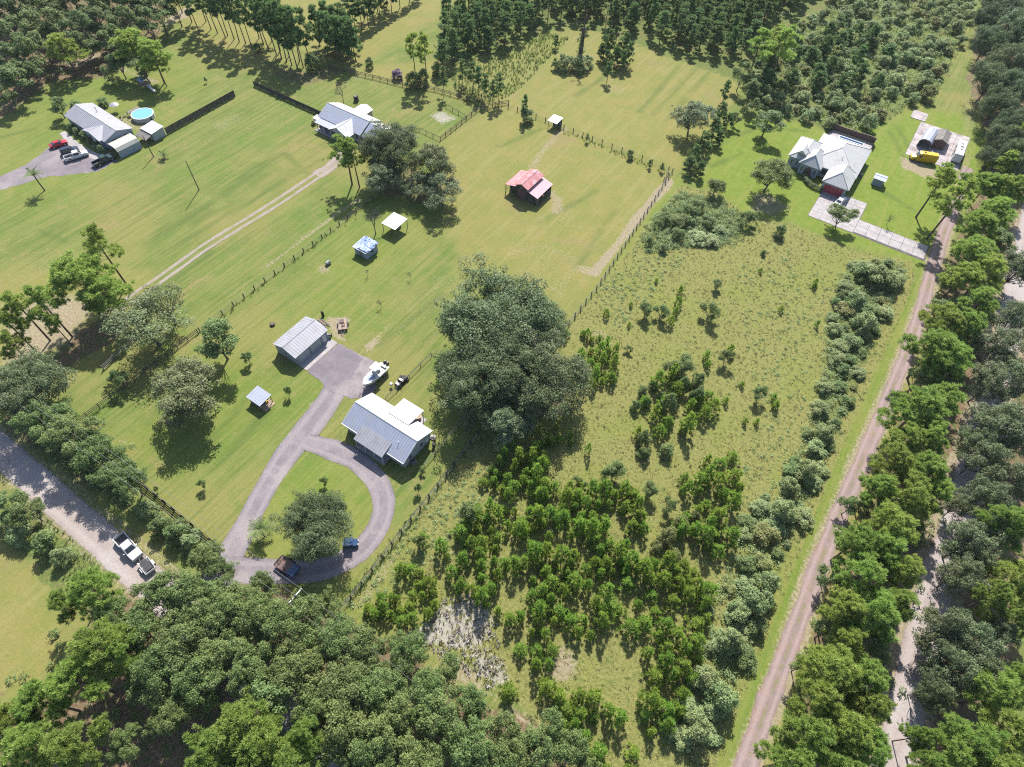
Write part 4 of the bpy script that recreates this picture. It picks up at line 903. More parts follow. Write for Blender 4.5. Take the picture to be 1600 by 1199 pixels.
ri = thing('loafing_shed', 'small white flat roofed livestock shelter by the far pasture fence', 'shelter', (-79.4, 146.4, 0))
roof_slope(ri, M['roof_white'], [(-1.6, -1.8, 2.3), (1.6, -1.8, 2.3), (1.6, 1.7, 2.6), (-1.6, 1.7, 2.6)], rib=.5)
for x in (-1.4, 1.4):
    for y in (-1.5, 1.5): part('post', M['wood_grey'], ri, (x-.06, x+.06, y-.06, y+.06, 0, 2.25))
part('back_wall', M['wood_grey'], ri, (-1.4, 1.4, 1.44, 1.5, 0, 2.2))
# ------------------------------------------------------------------ vehicles (front towards local +x)
def wheel(parent, x, y, r=.38, w_=.24, name='wheel'):
    o = MB().tube((x, y-w_/2, r), (x, y+w_/2, r), r, n=14).build(name, M['black'], parent)
    s = 1 if y > 0 else -1
    MB().tube((x, y+s*(w_/2+.002), r), (x, y+s*(w_/2+.02), r), r*.62, r*.5, n=10).build('rim', M['chrome'], o); return o
def body_loft(st, w_):
    """stations (x, bottom, top, width factor)"""
    rings = []
    for x, z0, z1, k in st:
        h = w_*k; zm = z0+(z1-z0)*.62
        rings.append([(x, -h*.94, z0), (x, -h, zm), (x, -h*.9, z1), (x, h*.9, z1), (x, h, zm), (x, h*.94, z0)])
    return rings
def greenhouse(root, paint, zb, zt, xb, xt, wb, wt, name='cab'):
    (b0, b1), (t0, t1) = xb, xt
    v = [(b0,-wb,zb),(b1,-wb,zb),(b1,wb,zb),(b0,wb,zb),(t0,-wt,zt-.06),(t1,-wt,zt-.06),(t1,wt,zt-.06),(t0,wt,zt-.06),(t0+.06,-wt+.08,zt),(t1-.08,-wt+.08,zt),(t1-.08,wt-.08,zt),(t0+.06,wt-.08,zt)]
    f = [(0,3,2,1),(0,1,5,4),(1,2,6,5),(2,3,7,6),(3,0,4,7),(4,5,9,8),(5,6,10,9),(6,7,11,10),(7,4,8,11),(8,9,10,11)]
    o = MB().add(v, f).build(name, paint, root)
    V_ = [Vector(p) for p in v]
    def pane(nm, a, b, c, e, m1=.1, m2=.1):
        a, b, c, e = V_[a], V_[b], V_[c], V_[e]
        q = lambda s, t: (a.lerp(b, s)).lerp(e.lerp(c, s), t)
        P = [q(m1, m2), q(1-m1, m2), q(1-m1, 1-m2), q(m1, 1-m2)]
        n = (P[1]-P[0]).cross(P[3]-P[0]).normalized()
        ctr = (V_[0]+V_[6])*.5
        if n.dot(P[0]-ctr) < 0: n = -n
        MB().add([p+n*.004 for p in P]+[p+n*.014 for p in P], [(0,1,2,3),(4,5,6,7),(0,1,5,4),(1,2,6,5),(2,3,7,6),(3,0,4,7)]).build(nm, M['glass'], o)
    pane('windscreen', 1, 2, 6, 5, .07, .06); pane('rear_window', 3, 0, 4, 7, .1, .12)
    for a, b, c, e in ((0, 1, 5, 4), (2, 3, 7, 6)): pane('side_window', a, b, c, e, .1, .1)
    return o
def lights(root, xf, xr, w_, zf, zr):
    for s in (-1, 1):
        MB().box(xf-.06, xf+.03, s*w_-.17, s*w_+.17, zf-.08, zf+.09).build('headlight', M['lamp_clear'], root)
        MB().box(xr-.03, xr+.05, s*w_-.1, s*w_+.1, zr-.14, zr+.16).build('taillight', M['lamp_red'], root)
def pickup(label, loc, rz, paint, group=None, toolbox=False):
    t = thing('pickup_truck', label, 'pickup truck', loc, rz, group); P = M[paint]
    MB().loft(body_loft([(2.92,.45,.85,.82),(2.85,.38,1.0,.93),(2.3,.36,1.1,.99),(1.45,.36,1.16,1),(.2,.36,1.12,1),(-.75,.36,1.12,1)], .98)).build('body', P, t, bevel=.04)
    greenhouse(t, P, 1.1, 1.86, (-.72, 1.5), (-.55, .78), .88, .74)
    MB().box(-2.85,-.76,-.98,-.86,.42,1.14).box(-2.85,-.76,.86,.98,.42,1.14).box(-2.85,-2.77,-.859,.859,.42,1.12).box(-.84,-.77,-.859,.859,.62,1.13).build('bed', P, t)
    part('bed_floor', M['dark_metal'], t, (-2.76, -.85, -.855, .855, .5, .6))
    for x in (1.85, -1.75):
        for y in (-.88, .88): wheel(t, x, y, .4)
    part('bumper', M['chrome'], t, (2.93, 3.02, -.85, .85, .42, .62)); part('bumper', M['chrome'], t, (-2.98, -2.87, -.85, .85, .45, .62))
    lights(t, 2.86, -2.86, .75, .82, .9)
    MB().box(.95, 1.15, -1.2, -1.0, 1.12, 1.32).box(.95, 1.15, 1.0, 1.2, 1.12, 1.32).build('mirror', P, t)
    if toolbox: part('tool_box', M['dark_metal'], t, (-1.3, -.85, -.84, .84, .9, 1.18))
    return t
def sedan(label, loc, rz, paint, group=None, suv=False):
    t = thing('parked_car', label, 'car', loc, rz, group); P = M[paint]; h = .16 if suv else 0
    MB().loft(body_loft([(2.25,.38,.62,.8),(2.18,.3,.76+h,.9),(1.5,.28,.88+h,.97),(.9,.28,.94+h,1),(-1.3,.28,.96+h,1),(-2.1,.3,.92+h,.94),(-2.25,.38,.8,.86)], .9)).build('body', P, t, bevel=.04)
    if suv: greenhouse(t, P, 1.08, 1.72, (-2.1, 1.0), (-1.8, .4), .8, .68)
    else: greenhouse(t, P, .92, 1.42, (-1.75, 1.05), (-.95, .3), .8, .62)
    for x in (1.4, -1.4):
        for y in (-.82, .82): wheel(t, x, y, .33, .2)
    lights(t, 2.19, -2.2, .65, .66, .76)
    MB().box(.75, .9, -1.05, -.9, .96+h, 1.1+h).box(.75, .9, .9, 1.05, .96+h, 1.1+h).build('mirror', P, t)
    return t
def heading(a, b): return math.atan2(b[1]-a[1], b[0]-a[0])
G3 = 'vehicles parked beside the mobile home'
sedan('red car parked at the edge of the gravel by the mobile home', (-183.9, 56.0, .02), R(75), 'red', G3)
sedan('dark blue car parked close behind the white pickup', (-178.6, 55.9, .02), R(70), 'navy', G3, True)
pickup('white pickup truck parked on gravel between two dark vehicles', (-175.2, 55.6, .02), R(70), 'carwhite', G3)
pickup('dark green pickup truck parked in front of the cream carport', (-167.6, 58.6, .03), R(86), 'green_car', G3)
pickup('white pickup truck on the sandy road, facing a small white trailer', (-70.7, -4.0, .03), R(-5), 'carwhite', None, True)
sedan('white car half hidden by the round tree on the concrete drive', (1.2, 161.6, .06), R(80), 'carwhite')
# small utility trailer behind the truck on the road
t = thing('utility_trailer', 'small white trailer with dark load standing on the sandy road by the trees', 'trailer', (-65.6, -4.3, .02), R(172))
part('deck', M['white'], t, (-1.5, 1.3, -.85, .85, .55, .66)); MB().box(-1.5, 1.3, -.85, -.8, .661, 1.0).box(-1.5, 1.3, .8, .85, .661, 1.0).box(-1.5, -1.45, -.79, .79, .661, 1.0).build('rail', M['white'], t)
wheel(t, -.2, -1.0, .33, .2); wheel(t, -.2, 1.0, .33, .2); MB().tube((1.3, -.5, .5), (2.5, 0, .5), .04).tube((1.3, .5, .5), (2.5, 0, .5), .04).build('tongue', M['galv'], t)
for s in (-1, 1): MB().box(-.65, .25, s*1.0-.14, s*1.0+.14, .69, .74).build('fender', M['white'], t)
MB().box(-1.2, .2, -.6, .5, .665, 1.1).box(.3, 1.1, -.5, .6, .665, .95).build('load', M['dark_metal'], t)
# yellow van
v_ = thing('cargo_van', 'bright yellow high-roofed cargo van at the edge of the stained concrete pad', 'van', (15.3, 195.7, .02), R(199))
MB().loft(body_loft([(3.4,.42,.9,.85),(3.3,.36,1.15,.93),(2.7,.34,1.3,.98),(2.2,.34,1.45,1)], 1.0)).build('bonnet', M['yellow'], v_, bevel=.04)
rings = []
for x, zt in ((2.2, 1.46), (1.55, 2.45), (1.2, 2.62), (-3.3, 2.66), (-3.42, 2.4)):
    rings.append([(x, -.96, .34), (x, -1.0, 1.2), (x, -.93, zt-.12), (x, -.8, zt), (x, .8, zt), (x, .93, zt-.12), (x, 1.0, 1.2), (x, .96, .34)])
MB().loft(rings).build('body', M['yellow'], v_)
MB().add([(2.12,-.8,1.62),(2.12,.8,1.62),(1.62,.74,2.36),(1.62,-.74,2.36),(2.16,-.8,1.63),(2.16,.8,1.63),(1.66,.74,2.37),(1.66,-.74,2.37)], [(0,1,2,3),(4,5,6,7),(0,1,5,4),(1,2,6,5),(2,3,7,6),(3,0,4,7)]).build('windscreen', M['glass'], v_)
for s in (-1, 1): MB().box(.8, 1.6, s*1.0-.03, s*1.0+.03, 1.45, 2.1).build('side_window', M['glass'], v_)
for x in (2.25, -2.2):
    for y in (-.9, .9): wheel(v_, x, y, .38)
lights(v_, 3.32, -3.4, .75, .95, 1.2); part('roof_vent', M['black'], v_, (.1, .5, -.2, .2, 2.655, 2.76)); part('bumper', M['black'], v_, (3.35, 3.5, -.9, .9, .4, .62))
# white travel trailer under the tree on the pad
tv = thing('travel_trailer', 'long white travel trailer on the concrete pad, half under a tree', 'trailer', (23.2, 204.8, .05), R(92))
rings = [[(x, -1.15, .5), (x, -1.2, 1.5), (x, -1.1, zt-.15), (x, -.95, zt), (x, .95, zt), (x, 1.1, zt-.15), (x, 1.2, 1.5), (x, 1.15, .5)] for x, zt in ((-4.6, 2.3), (-4.4, 2.75), (4.0, 2.8), (4.5, 2.3))]
MB().loft(rings).build('body', M['white'], tv)
part('roof_hatch', M['galv'], tv, (-1.5, -.9, -.3, .3, 2.76, 2.9), (1.6, 2.2, -.3, .3, 2.79, 2.92)); part('air_conditioner', M['white'], tv, (0, .9, -.35, .35, 2.785, 3.05))
for x in (-3, -1, 1.5): window(tv, x, -1.2, 1.5, .9, .6, '-y', 'dark_metal'); window(tv, x, 1.2, 1.5, .9, .6, '+y', 'dark_metal')
door(tv, 3.0, -1.2, .7, 1.8, '-y', 'white', .6)
for x in (-.6, .4):
    for y in (-1.05, 1.05): wheel(tv, x, y, .35, .22)
MB().tube((4.5, -.6, .55), (5.9, 0, .5), .05).tube((4.5, .6, .55), (5.9, 0, .5), .05).build('hitch', M['dark_metal'], tv)
# boat on its trailer by the house
def boat_parts():
    bt = thing('motor_boat', 'white centre-console boat with hard top parked on a trailer beside the gravel', 'boat', (-60.7, 46.0, .55), R(-91))
    hull = []
    for x, wd, kz, sz in ((-3.2, 1.15, .0, 1.05), (-2, 1.22, 0, 1.08), (-.3, 1.25, 0, 1.12), (1.2, 1.12, .05, 1.2), (2.2, .8, .2, 1.28), (2.9, .42, .45, 1.36), (3.25, .06, .8, 1.42)):
        hull.append([(x, 0, kz), (x, -wd*.75, kz+.28), (x, -wd, sz), (x, -wd+.16 if wd > .3 else -wd*.5, sz+.02), (x, wd-.16 if wd > .3 else wd*.5, sz+.02), (x, wd, sz), (x, wd*.75, kz+.28)])
    MB().loft(hull).build('hull', M['hull'], bt)
    MB().add([(-2.9,-.95,1.09),(-.2,-1.0,1.13),(-.2,1.0,1.13),(-2.9,.95,1.09)]+[(-2.9,-.95,1.16),(-.2,-1.0,1.2),(-.2,1.0,1.2),(-2.9,.95,1.16)], [(0,1,2,3),(4,5,6,7),(0,1,5,4),(1,2,6,5),(2,3,7,6),(3,0,4,7)]).build('cockpit_floor', M['roof_cream'], bt)
    MB().slab([(.4,-.75,1.27),(1.3,-.62,1.32),(1.9,-.3,1.37),(1.9,.3,1.37),(1.3,.62,1.32),(.4,.75,1.27)], .1).build('bow_cushion', M['cushion'], bt)
    part('console', M['hull'], bt, (-.7, .15, -.4, .4, 1.21, 2.0), bevel=.05); MB().slab([(.0, -.38, 2.02), (.28, -.38, 1.75), (.28, .38, 1.75), (.0, .38, 2.02)], .02).build('windscreen', M['glass'], bt)
    part('seat', M['cushion'], bt, (-1.35, -.95, -.45, .45, 1.21, 1.75), bevel=.05); part('stern_seat', M['hull'], bt, (-2.75, -2.35, -.8, .8, 1.17, 1.5))
    part('hard_top', M['hull'], bt, (-1.75, .25, -.85, .85, 2.98, 3.06), bevel=.03)
    for x in (-1.4, .05):
        for y in (-.5, .5): MB().tube((x, y, 1.2), (x*.95, y*1.2, 2.98), .03).build('top_post', M['chrome'], bt)
    for y in (-.35, .35):
        MB().loft([[(x, y-.17, z0), (x, y+.17, z0), (x, y+.14, z1), (x, y-.14, z1)] for x, z0, z1 in ((-3.22, .7, 1.5), (-3.5, .7, 1.7), (-3.85, .9, 1.62))]).box(-3.55, -3.4, y-.05, y+.05, -.1, .7).build('outboard_motor', M['dark_metal'], bt)
    for s in (-1, 1): MB().tube((.2, s*1.12, 1.4), (2.2, s*.75, 1.62), .02).tube((2.2, s*.75, 1.62), (3.1, s*.1, 1.75), .02).build('bow_rail', M['chrome'], bt)
    tr = thing('boat_trailer', 'galvanised boat trailer under the white boat, tongue towards the house', 'trailer', (-60.7, 46.0, .02), R(-91))
    MB().tube((-2.9, -.7, .5), (2.3, -.65, .5), .05).tube((-2.9, .7, .5), (2.3, .65, .5), .05).tube((2.3, -.65, .5), (3.6, 0, .5), .05).tube((2.3, .65, .5), (3.6, 0, .5), .05).tube((3.6, 0, .5), (4.9, 0, .45), .055).tube((-2.0, -.7, .5), (-2.0, .7, .5), .05).build('frame', M['galv'], tr)
    for x in (-1.6, -.75):
        for y in (-1.0, 1.0): wheel(tr, x, y, .33, .2)
    for y in (-.45, .45): MB().tube((-2.6, y, .62), (1.5, y, .62), .05).build('bunk', M['wood_dark'], tr)
    for s in (-1, 1): MB().box(-2.05, -.3, s*1.0-.13, s*1.0+.13, .69, .73).build('fender', M['galv'], tr)
    MB().tube((4.5, 0, 0), (4.5, 0, .8), .035).tube((3.5, 0, .5), (3.45, 0, 1.25), .04).build('jack', M['galv'], tr)
boat_parts()
# flat trailer beside garage, lumber, post
t = thing('flatbed_trailer', 'old flatbed trailer with pinkish boards standing behind the garage', 'trailer', (-76.0, 52.8, 0), R(-46))
for i in range(7): part('board', M['wood_tan'] if i % 3 else M['wood_grey'], t, (-1.6, 1.6, -.98+i*.28, -.98+i*.28+.26, .66, .71))
MB().box(-1.65, 1.65, -1.0, -.92, .5, .655).box(-1.65, 1.65, .92, 1.0, .5, .655).box(-1.65, -1.58, -.91, .91, .5, .655).box(1.58, 1.65, -.91, .91, .5, .655).build('frame', M['dark_metal'], t)
for y in (-1.12, 1.12): wheel(t, -.2, y, .34, .2)
MB().tube((1.65, -.5, .55), (2.8, 0, .45), .05).tube((1.65, .5, .55), (2.8, 0, .45), .05).build('tongue', M['dark_metal'], t); part('cargo', M['wood_brown'], t, (-1.2, -.2, -.6, .3, .712, .95), (.1, .9, -.3, .5, .712, .85))
t = thing('lumber_pile', 'pile of raw lumber and poles leaning along the garage end wall', 'lumber pile', (-80.0, 50.6, 0), R(-2))
for k in range(9):
    x = rng.uniform(-1.9, -1.4); y = -.7+.16*k; z = .04+.12*(k % 3); part('plank', M['wood_tan'] if k % 2 else M['wood_grey'], t, (x, x+rng.uniform(2.6, 3.6), y, y+.15, z, z+.1))
t = thing('water_heater', 'dark upright drum standing behind the garage', 'drum', (*at(505, 494)[:2], 0)); MB().lathe([(.28, 0), (.3, .05), (.3, 1.35), (.2, 1.45)], 12).build('tank', M['black'], t); MB().tube((.1, 0, 1.45), (.1, 0, 1.8), .03).build('pipe', M['dark_metal'], t)
t = thing('hand_cart', 'small dark and white cart at the corner of the garage apron', 'cart', (*at(515, 527)[:2], .06), .5)
part('tray', M['white'], t, (-.5, .4, -.35, .35, .45, .62)); part('engine', M['dark_metal'], t, (-.1, .5, -.25, .25, .621, .95)); MB().tube((-.5, .25, .6), (-1.1, .25, 1.0), .025).tube((-.5, -.25, .6), (-1.1, -.25, 1.0), .025).build('handle', M['dark_metal'], t)
for x in (-.3, .3):
    for y in (-.4, .4): wheel(t, x, y, .2, .12)
# utility vehicle on the lawn by the boat
t = thing('utility_vehicle', 'black four wheeled utility vehicle with two white panels parked on the lawn', 'utility vehicle', (*at(628, 598)[:2], 0), R(88))
MB().loft(body_loft([(1.5,.35,.6,.7),(1.35,.3,.75,.85),(.6,.3,.82,.9),(-.2,.3,.7,.9),(-1.5,.35,.72,.9)], .65)).build('body', M['black'], t)
part('seat', M['white'], t, (-.35, .25, -.5, .5, .83, .98)); part('cargo_lid', M['white'], t, (-1.35, -.7, -.5, .5, .74, .86)); part('backrest', M['black'], t, (-.5, -.36, -.5, .5, .75, 1.3))
for y in (-.55, .55): MB().tube((-.5, y, .7), (-.45, y, 1.75), .03).tube((.75, y, .78), (.4, y, 1.75), .03).tube((-.45, y, 1.75), (.4, y, 1.75), .03).build('roll_bar', M['dark_metal'], t)
for x in (-1.0, 1.05):
    for y in (-.68, .68): wheel(t, x, y, .3, .24)
t = thing('kettle_grill', 'small white-topped round grill on the lawn left of the black vehicle', 'grill', (*at(612, 604)[:2], 0)); MB().lathe([(.1, .5), (.3, .65), (.33, .8)], 12).build('bowl', M['black'], t); MB().lathe([(.34, .805), (.28, 1.0), (.08, 1.08)], 12).build('lid', M['white'], t)
for k in range(3): a = k*2.1; MB().tube((.2*math.cos(a), .2*math.sin(a), .55), (.32*math.cos(a), .32*math.sin(a), 0), .02).build('leg', M['dark_metal'], t)
t = thing('rubbish_bin', 'small dark bucket on the grass above the black utility vehicle', 'bin', (*at(626, 590)[:2], 0)); MB().lathe([(.2, 0), (.27, .5), (.29, .52)], 10).build('body', M['black'], t)
# trailer and cart under the circle oak
t = thing('dump_trailer', 'dark trailer with flat brown deck and blue cover by the loop oak', 'trailer', (-46.9, 8.5, .03), R(2))
part('deck', M['wood_brown'], t, (-1.7, .9, -1.0, 1.0, .7, .78)); part('cover', M['carblue'], t, (.95, 2.4, -.95, .95, .79, 1.15), bevel=.1)
MB().box(-1.75, 2.45, -1.06, -1.0, .55, .9).box(-1.75, 2.45, 1.0, 1.06, .55, .9).box(-1.8, -1.72, -.99, .99, .55, .95).build('frame', M['dark_metal'], t)
for i in range(4): part('plank', M['wood_brown'], t, (-1.65+i*.64, -1.65+i*.64+.6, -.97, .97, .782, .82))
for x in (-.4, .45):
    for y in (-1.2, 1.2): wheel(t, x, y, .35, .22)
for s in (-1, 1): MB().box(-1.84, -1.801, s*.8-.12, s*.8+.12, .6, .75).build('taillight', M['lamp_red'], t)
t = thing('golf_cart', 'blue cart with white frame poking out from under the loop oak', 'cart', (-40.9, 17.4, .03), R(40))
MB().loft(body_loft([(1.3,.35,.55,.75),(1.1,.28,.85,.92),(.5,.26,.8,1),(-.4,.26,.75,1),(-1.25,.3,.85,.95)], .68)).build('body', M['carblue'], t)
part('seat', M['white'], t, (-.6, -.1, -.55, .55, .78, .95)); part('backrest', M['white'], t, (-.75, -.61, -.55, .55, .85, 1.35)); part('roof', M['carblue'], t, (-.85, .6, -.6, .6, 1.83, 1.9), bevel=.03)
for x in (-.8, .55):
    for y in (-.57, .57): MB().tube((x, y, .75), (x, y, 1.83), .035).build('roof_post', M['white'], t)
for x in (-.85, .85):
    for y in (-.6, .6): wheel(t, x, y, .26, .2)
for y in (-.35, .35): part('headlight', M['lamp_clear'], t, (1.2, 1.34, y-.12, y+.12, .58, .74))
def mailbox(loc, rz, label):
    t = thing('mailbox', label, 'mailbox', loc, rz)
    part('post', M['wood_grey'], t, (-.06, .06, -.06, .06, 0, 1.05)); MB().prism([(-.13, 1.05), (.13, 1.05), (.13, 1.22), (.08, 1.32), (-.08, 1.32), (-.13, 1.22)], -.32, .32).build('box', M['white'], t)
    part('flag', M['lamp_red'], t, (.131, .15, -.05, .15, 1.2, 1.3)); return t
mailbox((*at(417, 901)[:2], 0), .4, 'white mailbox at the drive entrance, nearer the road'); mailbox((*at(425, 905)[:2], 0), .3, 'white mailbox at the drive entrance, nearer the power pole')
for x, y, lb in ((415, 906, 'dark bin lying beside the mailboxes at the drive entrance'), (423, 911, 'dark bin standing in grass below the mailboxes')):
    bin_('rubbish_bin', lb, (*at(x, y)[:2], 0), 'black', .28, .85)

# ------------------------------------------------------------------ poles and wires
def pole(name, label, base, h_, cross=True, lean=0, arms=1.3, r_=.13, rz=0):
    t = thing(name, label, 'pole', (base[0], base[1], 0), rz)
    MB().tube((0, 0, 0), (lean, 0, h_), r_*1.15, r_*.75, 8).build('pole', M['bark_grey'], t)
    if cross:
        part('crossarm', M['white'], t, (-.07, .07, -arms, arms, h_-.5, h_-.36))
        for y in (-arms+.1, 0, arms-.1): MB().lathe([(.05, h_-.359), (.09, h_-.28), (.05, h_-.16)], 6, 0, y).build('insulator', M['white'], t)
        MB().lathe([(.2, h_-1.75), (.22, h_-1.7), (.22, h_-.9), (.1, h_-.8)], 10, .36, 0).build('transformer', M['galv'], t)
    return t
pole('power_pole', 'power pole with white crossarm by the drive entrance', (-38.6, 5.4), 9.4)
pole('power_pole', 'power pole beside the sandy road at the left edge of the photo', (-112, 2.6), 9.6)
def wires(label, A, B, sag=.8, n=14):
    t = thing('power_line', label, 'power line', (A[0][0], A[0][1], 0))
    for a, b in zip(A, B):
        mb = MB(); a, b = Vector(a), Vector(b); o = Vector((A[0][0], A[0][1], 0)); pts = []
        for i in range(n+1):
            s = i/n; p = a.lerp(b, s); p.z -= sag*4*s*(1-s); pts.append(p-o)
        for p, q in zip(pts, pts[1:]): mb.tube(p, q, .02, n=4)
        mb.build('wire', M['wire'], t)
    return t
wires('thin power lines running above the sandy road towards the upper left', [(-38.6, 4.2, 9.2), (-38.6, 5.4, 9.2), (-38.6, 6.6, 9.2)], [(-112, 1.4, 9.4), (-112, 2.6, 9.4), (-112, 3.8, 9.4)])
wires('thin power lines running from the entrance pole over the bottom trees', [(-38.6, 4.2, 9.2), (-38.6, 6.6, 9.2)], [(20, 3.4, 9.2), (20, 5.6, 9.2)])
pole('utility_pole', 'bare wooden utility pole standing on the open lawn by the farm track', at(311, 297), 8.6, False)
t = pole('utility_pole', 'leaning wooden utility pole at the end of the dark plank fence', at(240, 245), 6.2, False, -.3)
# ------------------------------------------------------------------ fences
def fence(name, label, P, h_, step, m_, rails=(), wires_=0, rail_t=(.04, .14), post_r=.07, cat='fence', solid=False, group=None):
    """fence along a polyline: posts and boards are parts; wires joined"""
    t = thing(name, label, cat, (P[0][0], P[0][1], 0), 0, group); o = Vector((P[0][0], P[0][1], 0)); wm = MB()
    pmesh = MB().box(-post_r, post_r, -post_r, post_r, 0, h_+.1).mesh('post', M[m_])
    for a, b in zip(P[:-1], P[1:]):
        a, b = Vector((*a, 0))-o, Vector((*b, 0))-o; L = (b-a).length; n = max(1, round(L/step)); d = (b-a)/L; ang = math.atan2(d.y, d.x)
        bay = L/n; bm_ = {}
        for i in range(n):
            p = link('post', pmesh, t, a+d*bay*i); p.rotation_euler = (rng.uniform(-.02, .02), rng.uniform(-.02, .02), ang)
            for z in rails:
                me_ = bm_.get('r')
                if me_ is None: me_ = bm_['r'] = MB().box(.01, bay-.01, post_r+.003, post_r+.003+rail_t[0], -rail_t[1]/2, rail_t[1]/2).mesh('board', M[m_])
                r_ = link('board', me_, t, a+d*bay*i+Vector((0, 0, z))); r_.rotation_euler = (0, 0, ang)
            if solid:
                me_ = bm_.get('s')
                if me_ is None:
                    mb = MB(); k = int(bay/.16)
                    for j in range(k): mb.box(.01+j*bay/k, (j+1)*bay/k-.012, post_r+.005, post_r+.035, .04, h_-.03*((j*7) % 3))
                    me_ = bm_['s'] = mb.mesh('plank_panel', M[m_])
                r_ = link('plank_panel', me_, t, a+d*bay*i); r_.rotation_euler = (0, 0, ang)
        for k in range(wires_):
            z = h_*(k+.7)/wires_; wm.tube(a+Vector((0, 0, z)), b+Vector((0, 0, z)), .018, n=4)
    p = link('post', pmesh, t, Vector((*P[-1], 0))-o)
    if wires_: wm.build('wire_strands', M['wire'], t)
    return t
fence('board_fence', 'black four-board fence along the sandy road in front of the lawn', [(-99.3, 4.6), (-58.2, 4.4)], 1.4, 2.45, 'black_board', (.3, .62, .94, 1.28), rail_t=(.05, .18), post_r=.1)
fence('board_fence', 'grey board fence running back from the road between the left lots', [(-99.5, 5.0), (-99.5, 33.5)], 1.25, 2.6, 'wood_dark', (.35, .75, 1.15))
fence('wire_fence', 'post and wire fence along the farm track between the two lawns', [(-99.6, 34), (-99.7, 92), (-99.0, 104)], 1.2, 3.0, 'wood_dark', (), 4, post_r=.09)
fence('wire_fence', 'post and wire fence between the porch house lawn and the rough lot', [(-34.6, 5.5), (-35.9, 47.5)], 1.4, 2.7, 'wood_dark', (1.3,), 5, post_r=.1)
fence('wire_fence', 'post and wire fence from the giant oak up to the pasture gate', [(-36.0, 77), (-36.4, 95), (-39.2, 125), (-41.3, 146.8)], 1.3, 2.6, 'wood_grey', (), 4, post_r=.1)
fence('wire_fence', 'thin pale wire fence between the boat and the giant oak', [(-55.5, 43.2), (-55.2, 57.3)], 1.1, 3.4, 'wood_grey', (1.05,), 3, post_r=.05)
fence('wire_fence', 'thin pale wire fence from the east wall to the giant oak', [(-40.0, 36.0), (-40.2, 50)], 1.1, 3.4, 'wood_grey', (1.05,), 3, post_r=.05)
fence('wire_fence', 'overgrown post and wire fence along the far pasture', [(-116, 146.0), (-83, 146.9), (-44.5, 147.3), (-42.5, 146.9)], 1.3, 3.2, 'wood_dark', (), 4, post_r=.09)
fence('plank_fence', 'tall weathered plank fence standing alone on the lawn beyond the pool shed', [(-165.4, 76.8), (-165.9, 101.6)], 1.9, 2.45, 'wood_dark', (), 0, solid=True)
fence('plank_fence', 'dark plank fence running left from the white roofed house', [(-166, 109.2), (-134.8, 109.4)], 1.5, 2.5, 'wood_dark', (), 0, solid=True)
fence('board_fence', 'dark board fence behind the white roofed house', [(-155, 130.5), (-140, 134.5), (-127, 137.2), (-120, 140.5), (-103.5, 143.2)], 1.3, 2.6, 'wood_dark', (.4, .8, 1.2))
fence('board_fence', 'dark board fence around the small garden plot', [tuple(at(688,220)[:2]), tuple(at(752,170)[:2]), tuple(at(795,163)[:2])], 1.3, 2.5, 'wood_dark', (.4, .8, 1.2))
fence('wire_fence', 'low wire fence on the left of the small garden plot', [tuple(at(655,205)[:2]), tuple(at(688,220)[:2])], 1.1, 2.5, 'wood_dark', (1.0,), 3, post_r=.06)
fence('wire_fence', 'low wire fence on the far side of the small garden plot', [tuple(at(697,168)[:2]), tuple(at(727,185)[:2])], 1.1, 2.5, 'wood_dark', (1.0,), 3, post_r=.06)
fence('board_fence', 'short wooden gate at the pasture corner', [(-42.3, 146.6), (-41.5, 141.8)], 1.3, 2.4, 'wood_grey', (.4, .8, 1.2), cat='gate')
t = thing('swing_gate', 'long fallen grey rail gate on grass by the left trees', 'gate', (*at(163, 578)[:2], 0), heading(at(163, 578), at(205, 538)))
for z in (.3, .7, 1.1): part('rail', M['wood_grey'], t, (0, 9, -.04, .04, z, z+.12))
for x in (0, 3, 6, 9): part('post', M['wood_grey'], t, (x-.07, x+.07, .042, .17, 0, 1.35))
MB().tube((0, 1.6, .05), (3, .2, 1.1), .06).tube((.2, .2, .9), (1.6, 1.3, .1), .06).build('brace', M['wood_grey'], t)
bs = tag(MB().lathe([(.55, 0), (.6, .3), (.45, .5)], 10).build('stone', M['concrete']), 'small dark round stump on the lawn west of the garage', 'stump'); bs.location = (*at(426, 508)[:2], 0); bs.data.materials[0] = M['bark']
t = thing('fire_ring', 'small round metal ring lying on the lawn below the tarp shed', 'fire ring', (*at(513, 413)[:2], 0)); MB().tube((0, -.5, .4), (0, .5, .5), .5, n=10).build('ring', M['galv'], t)
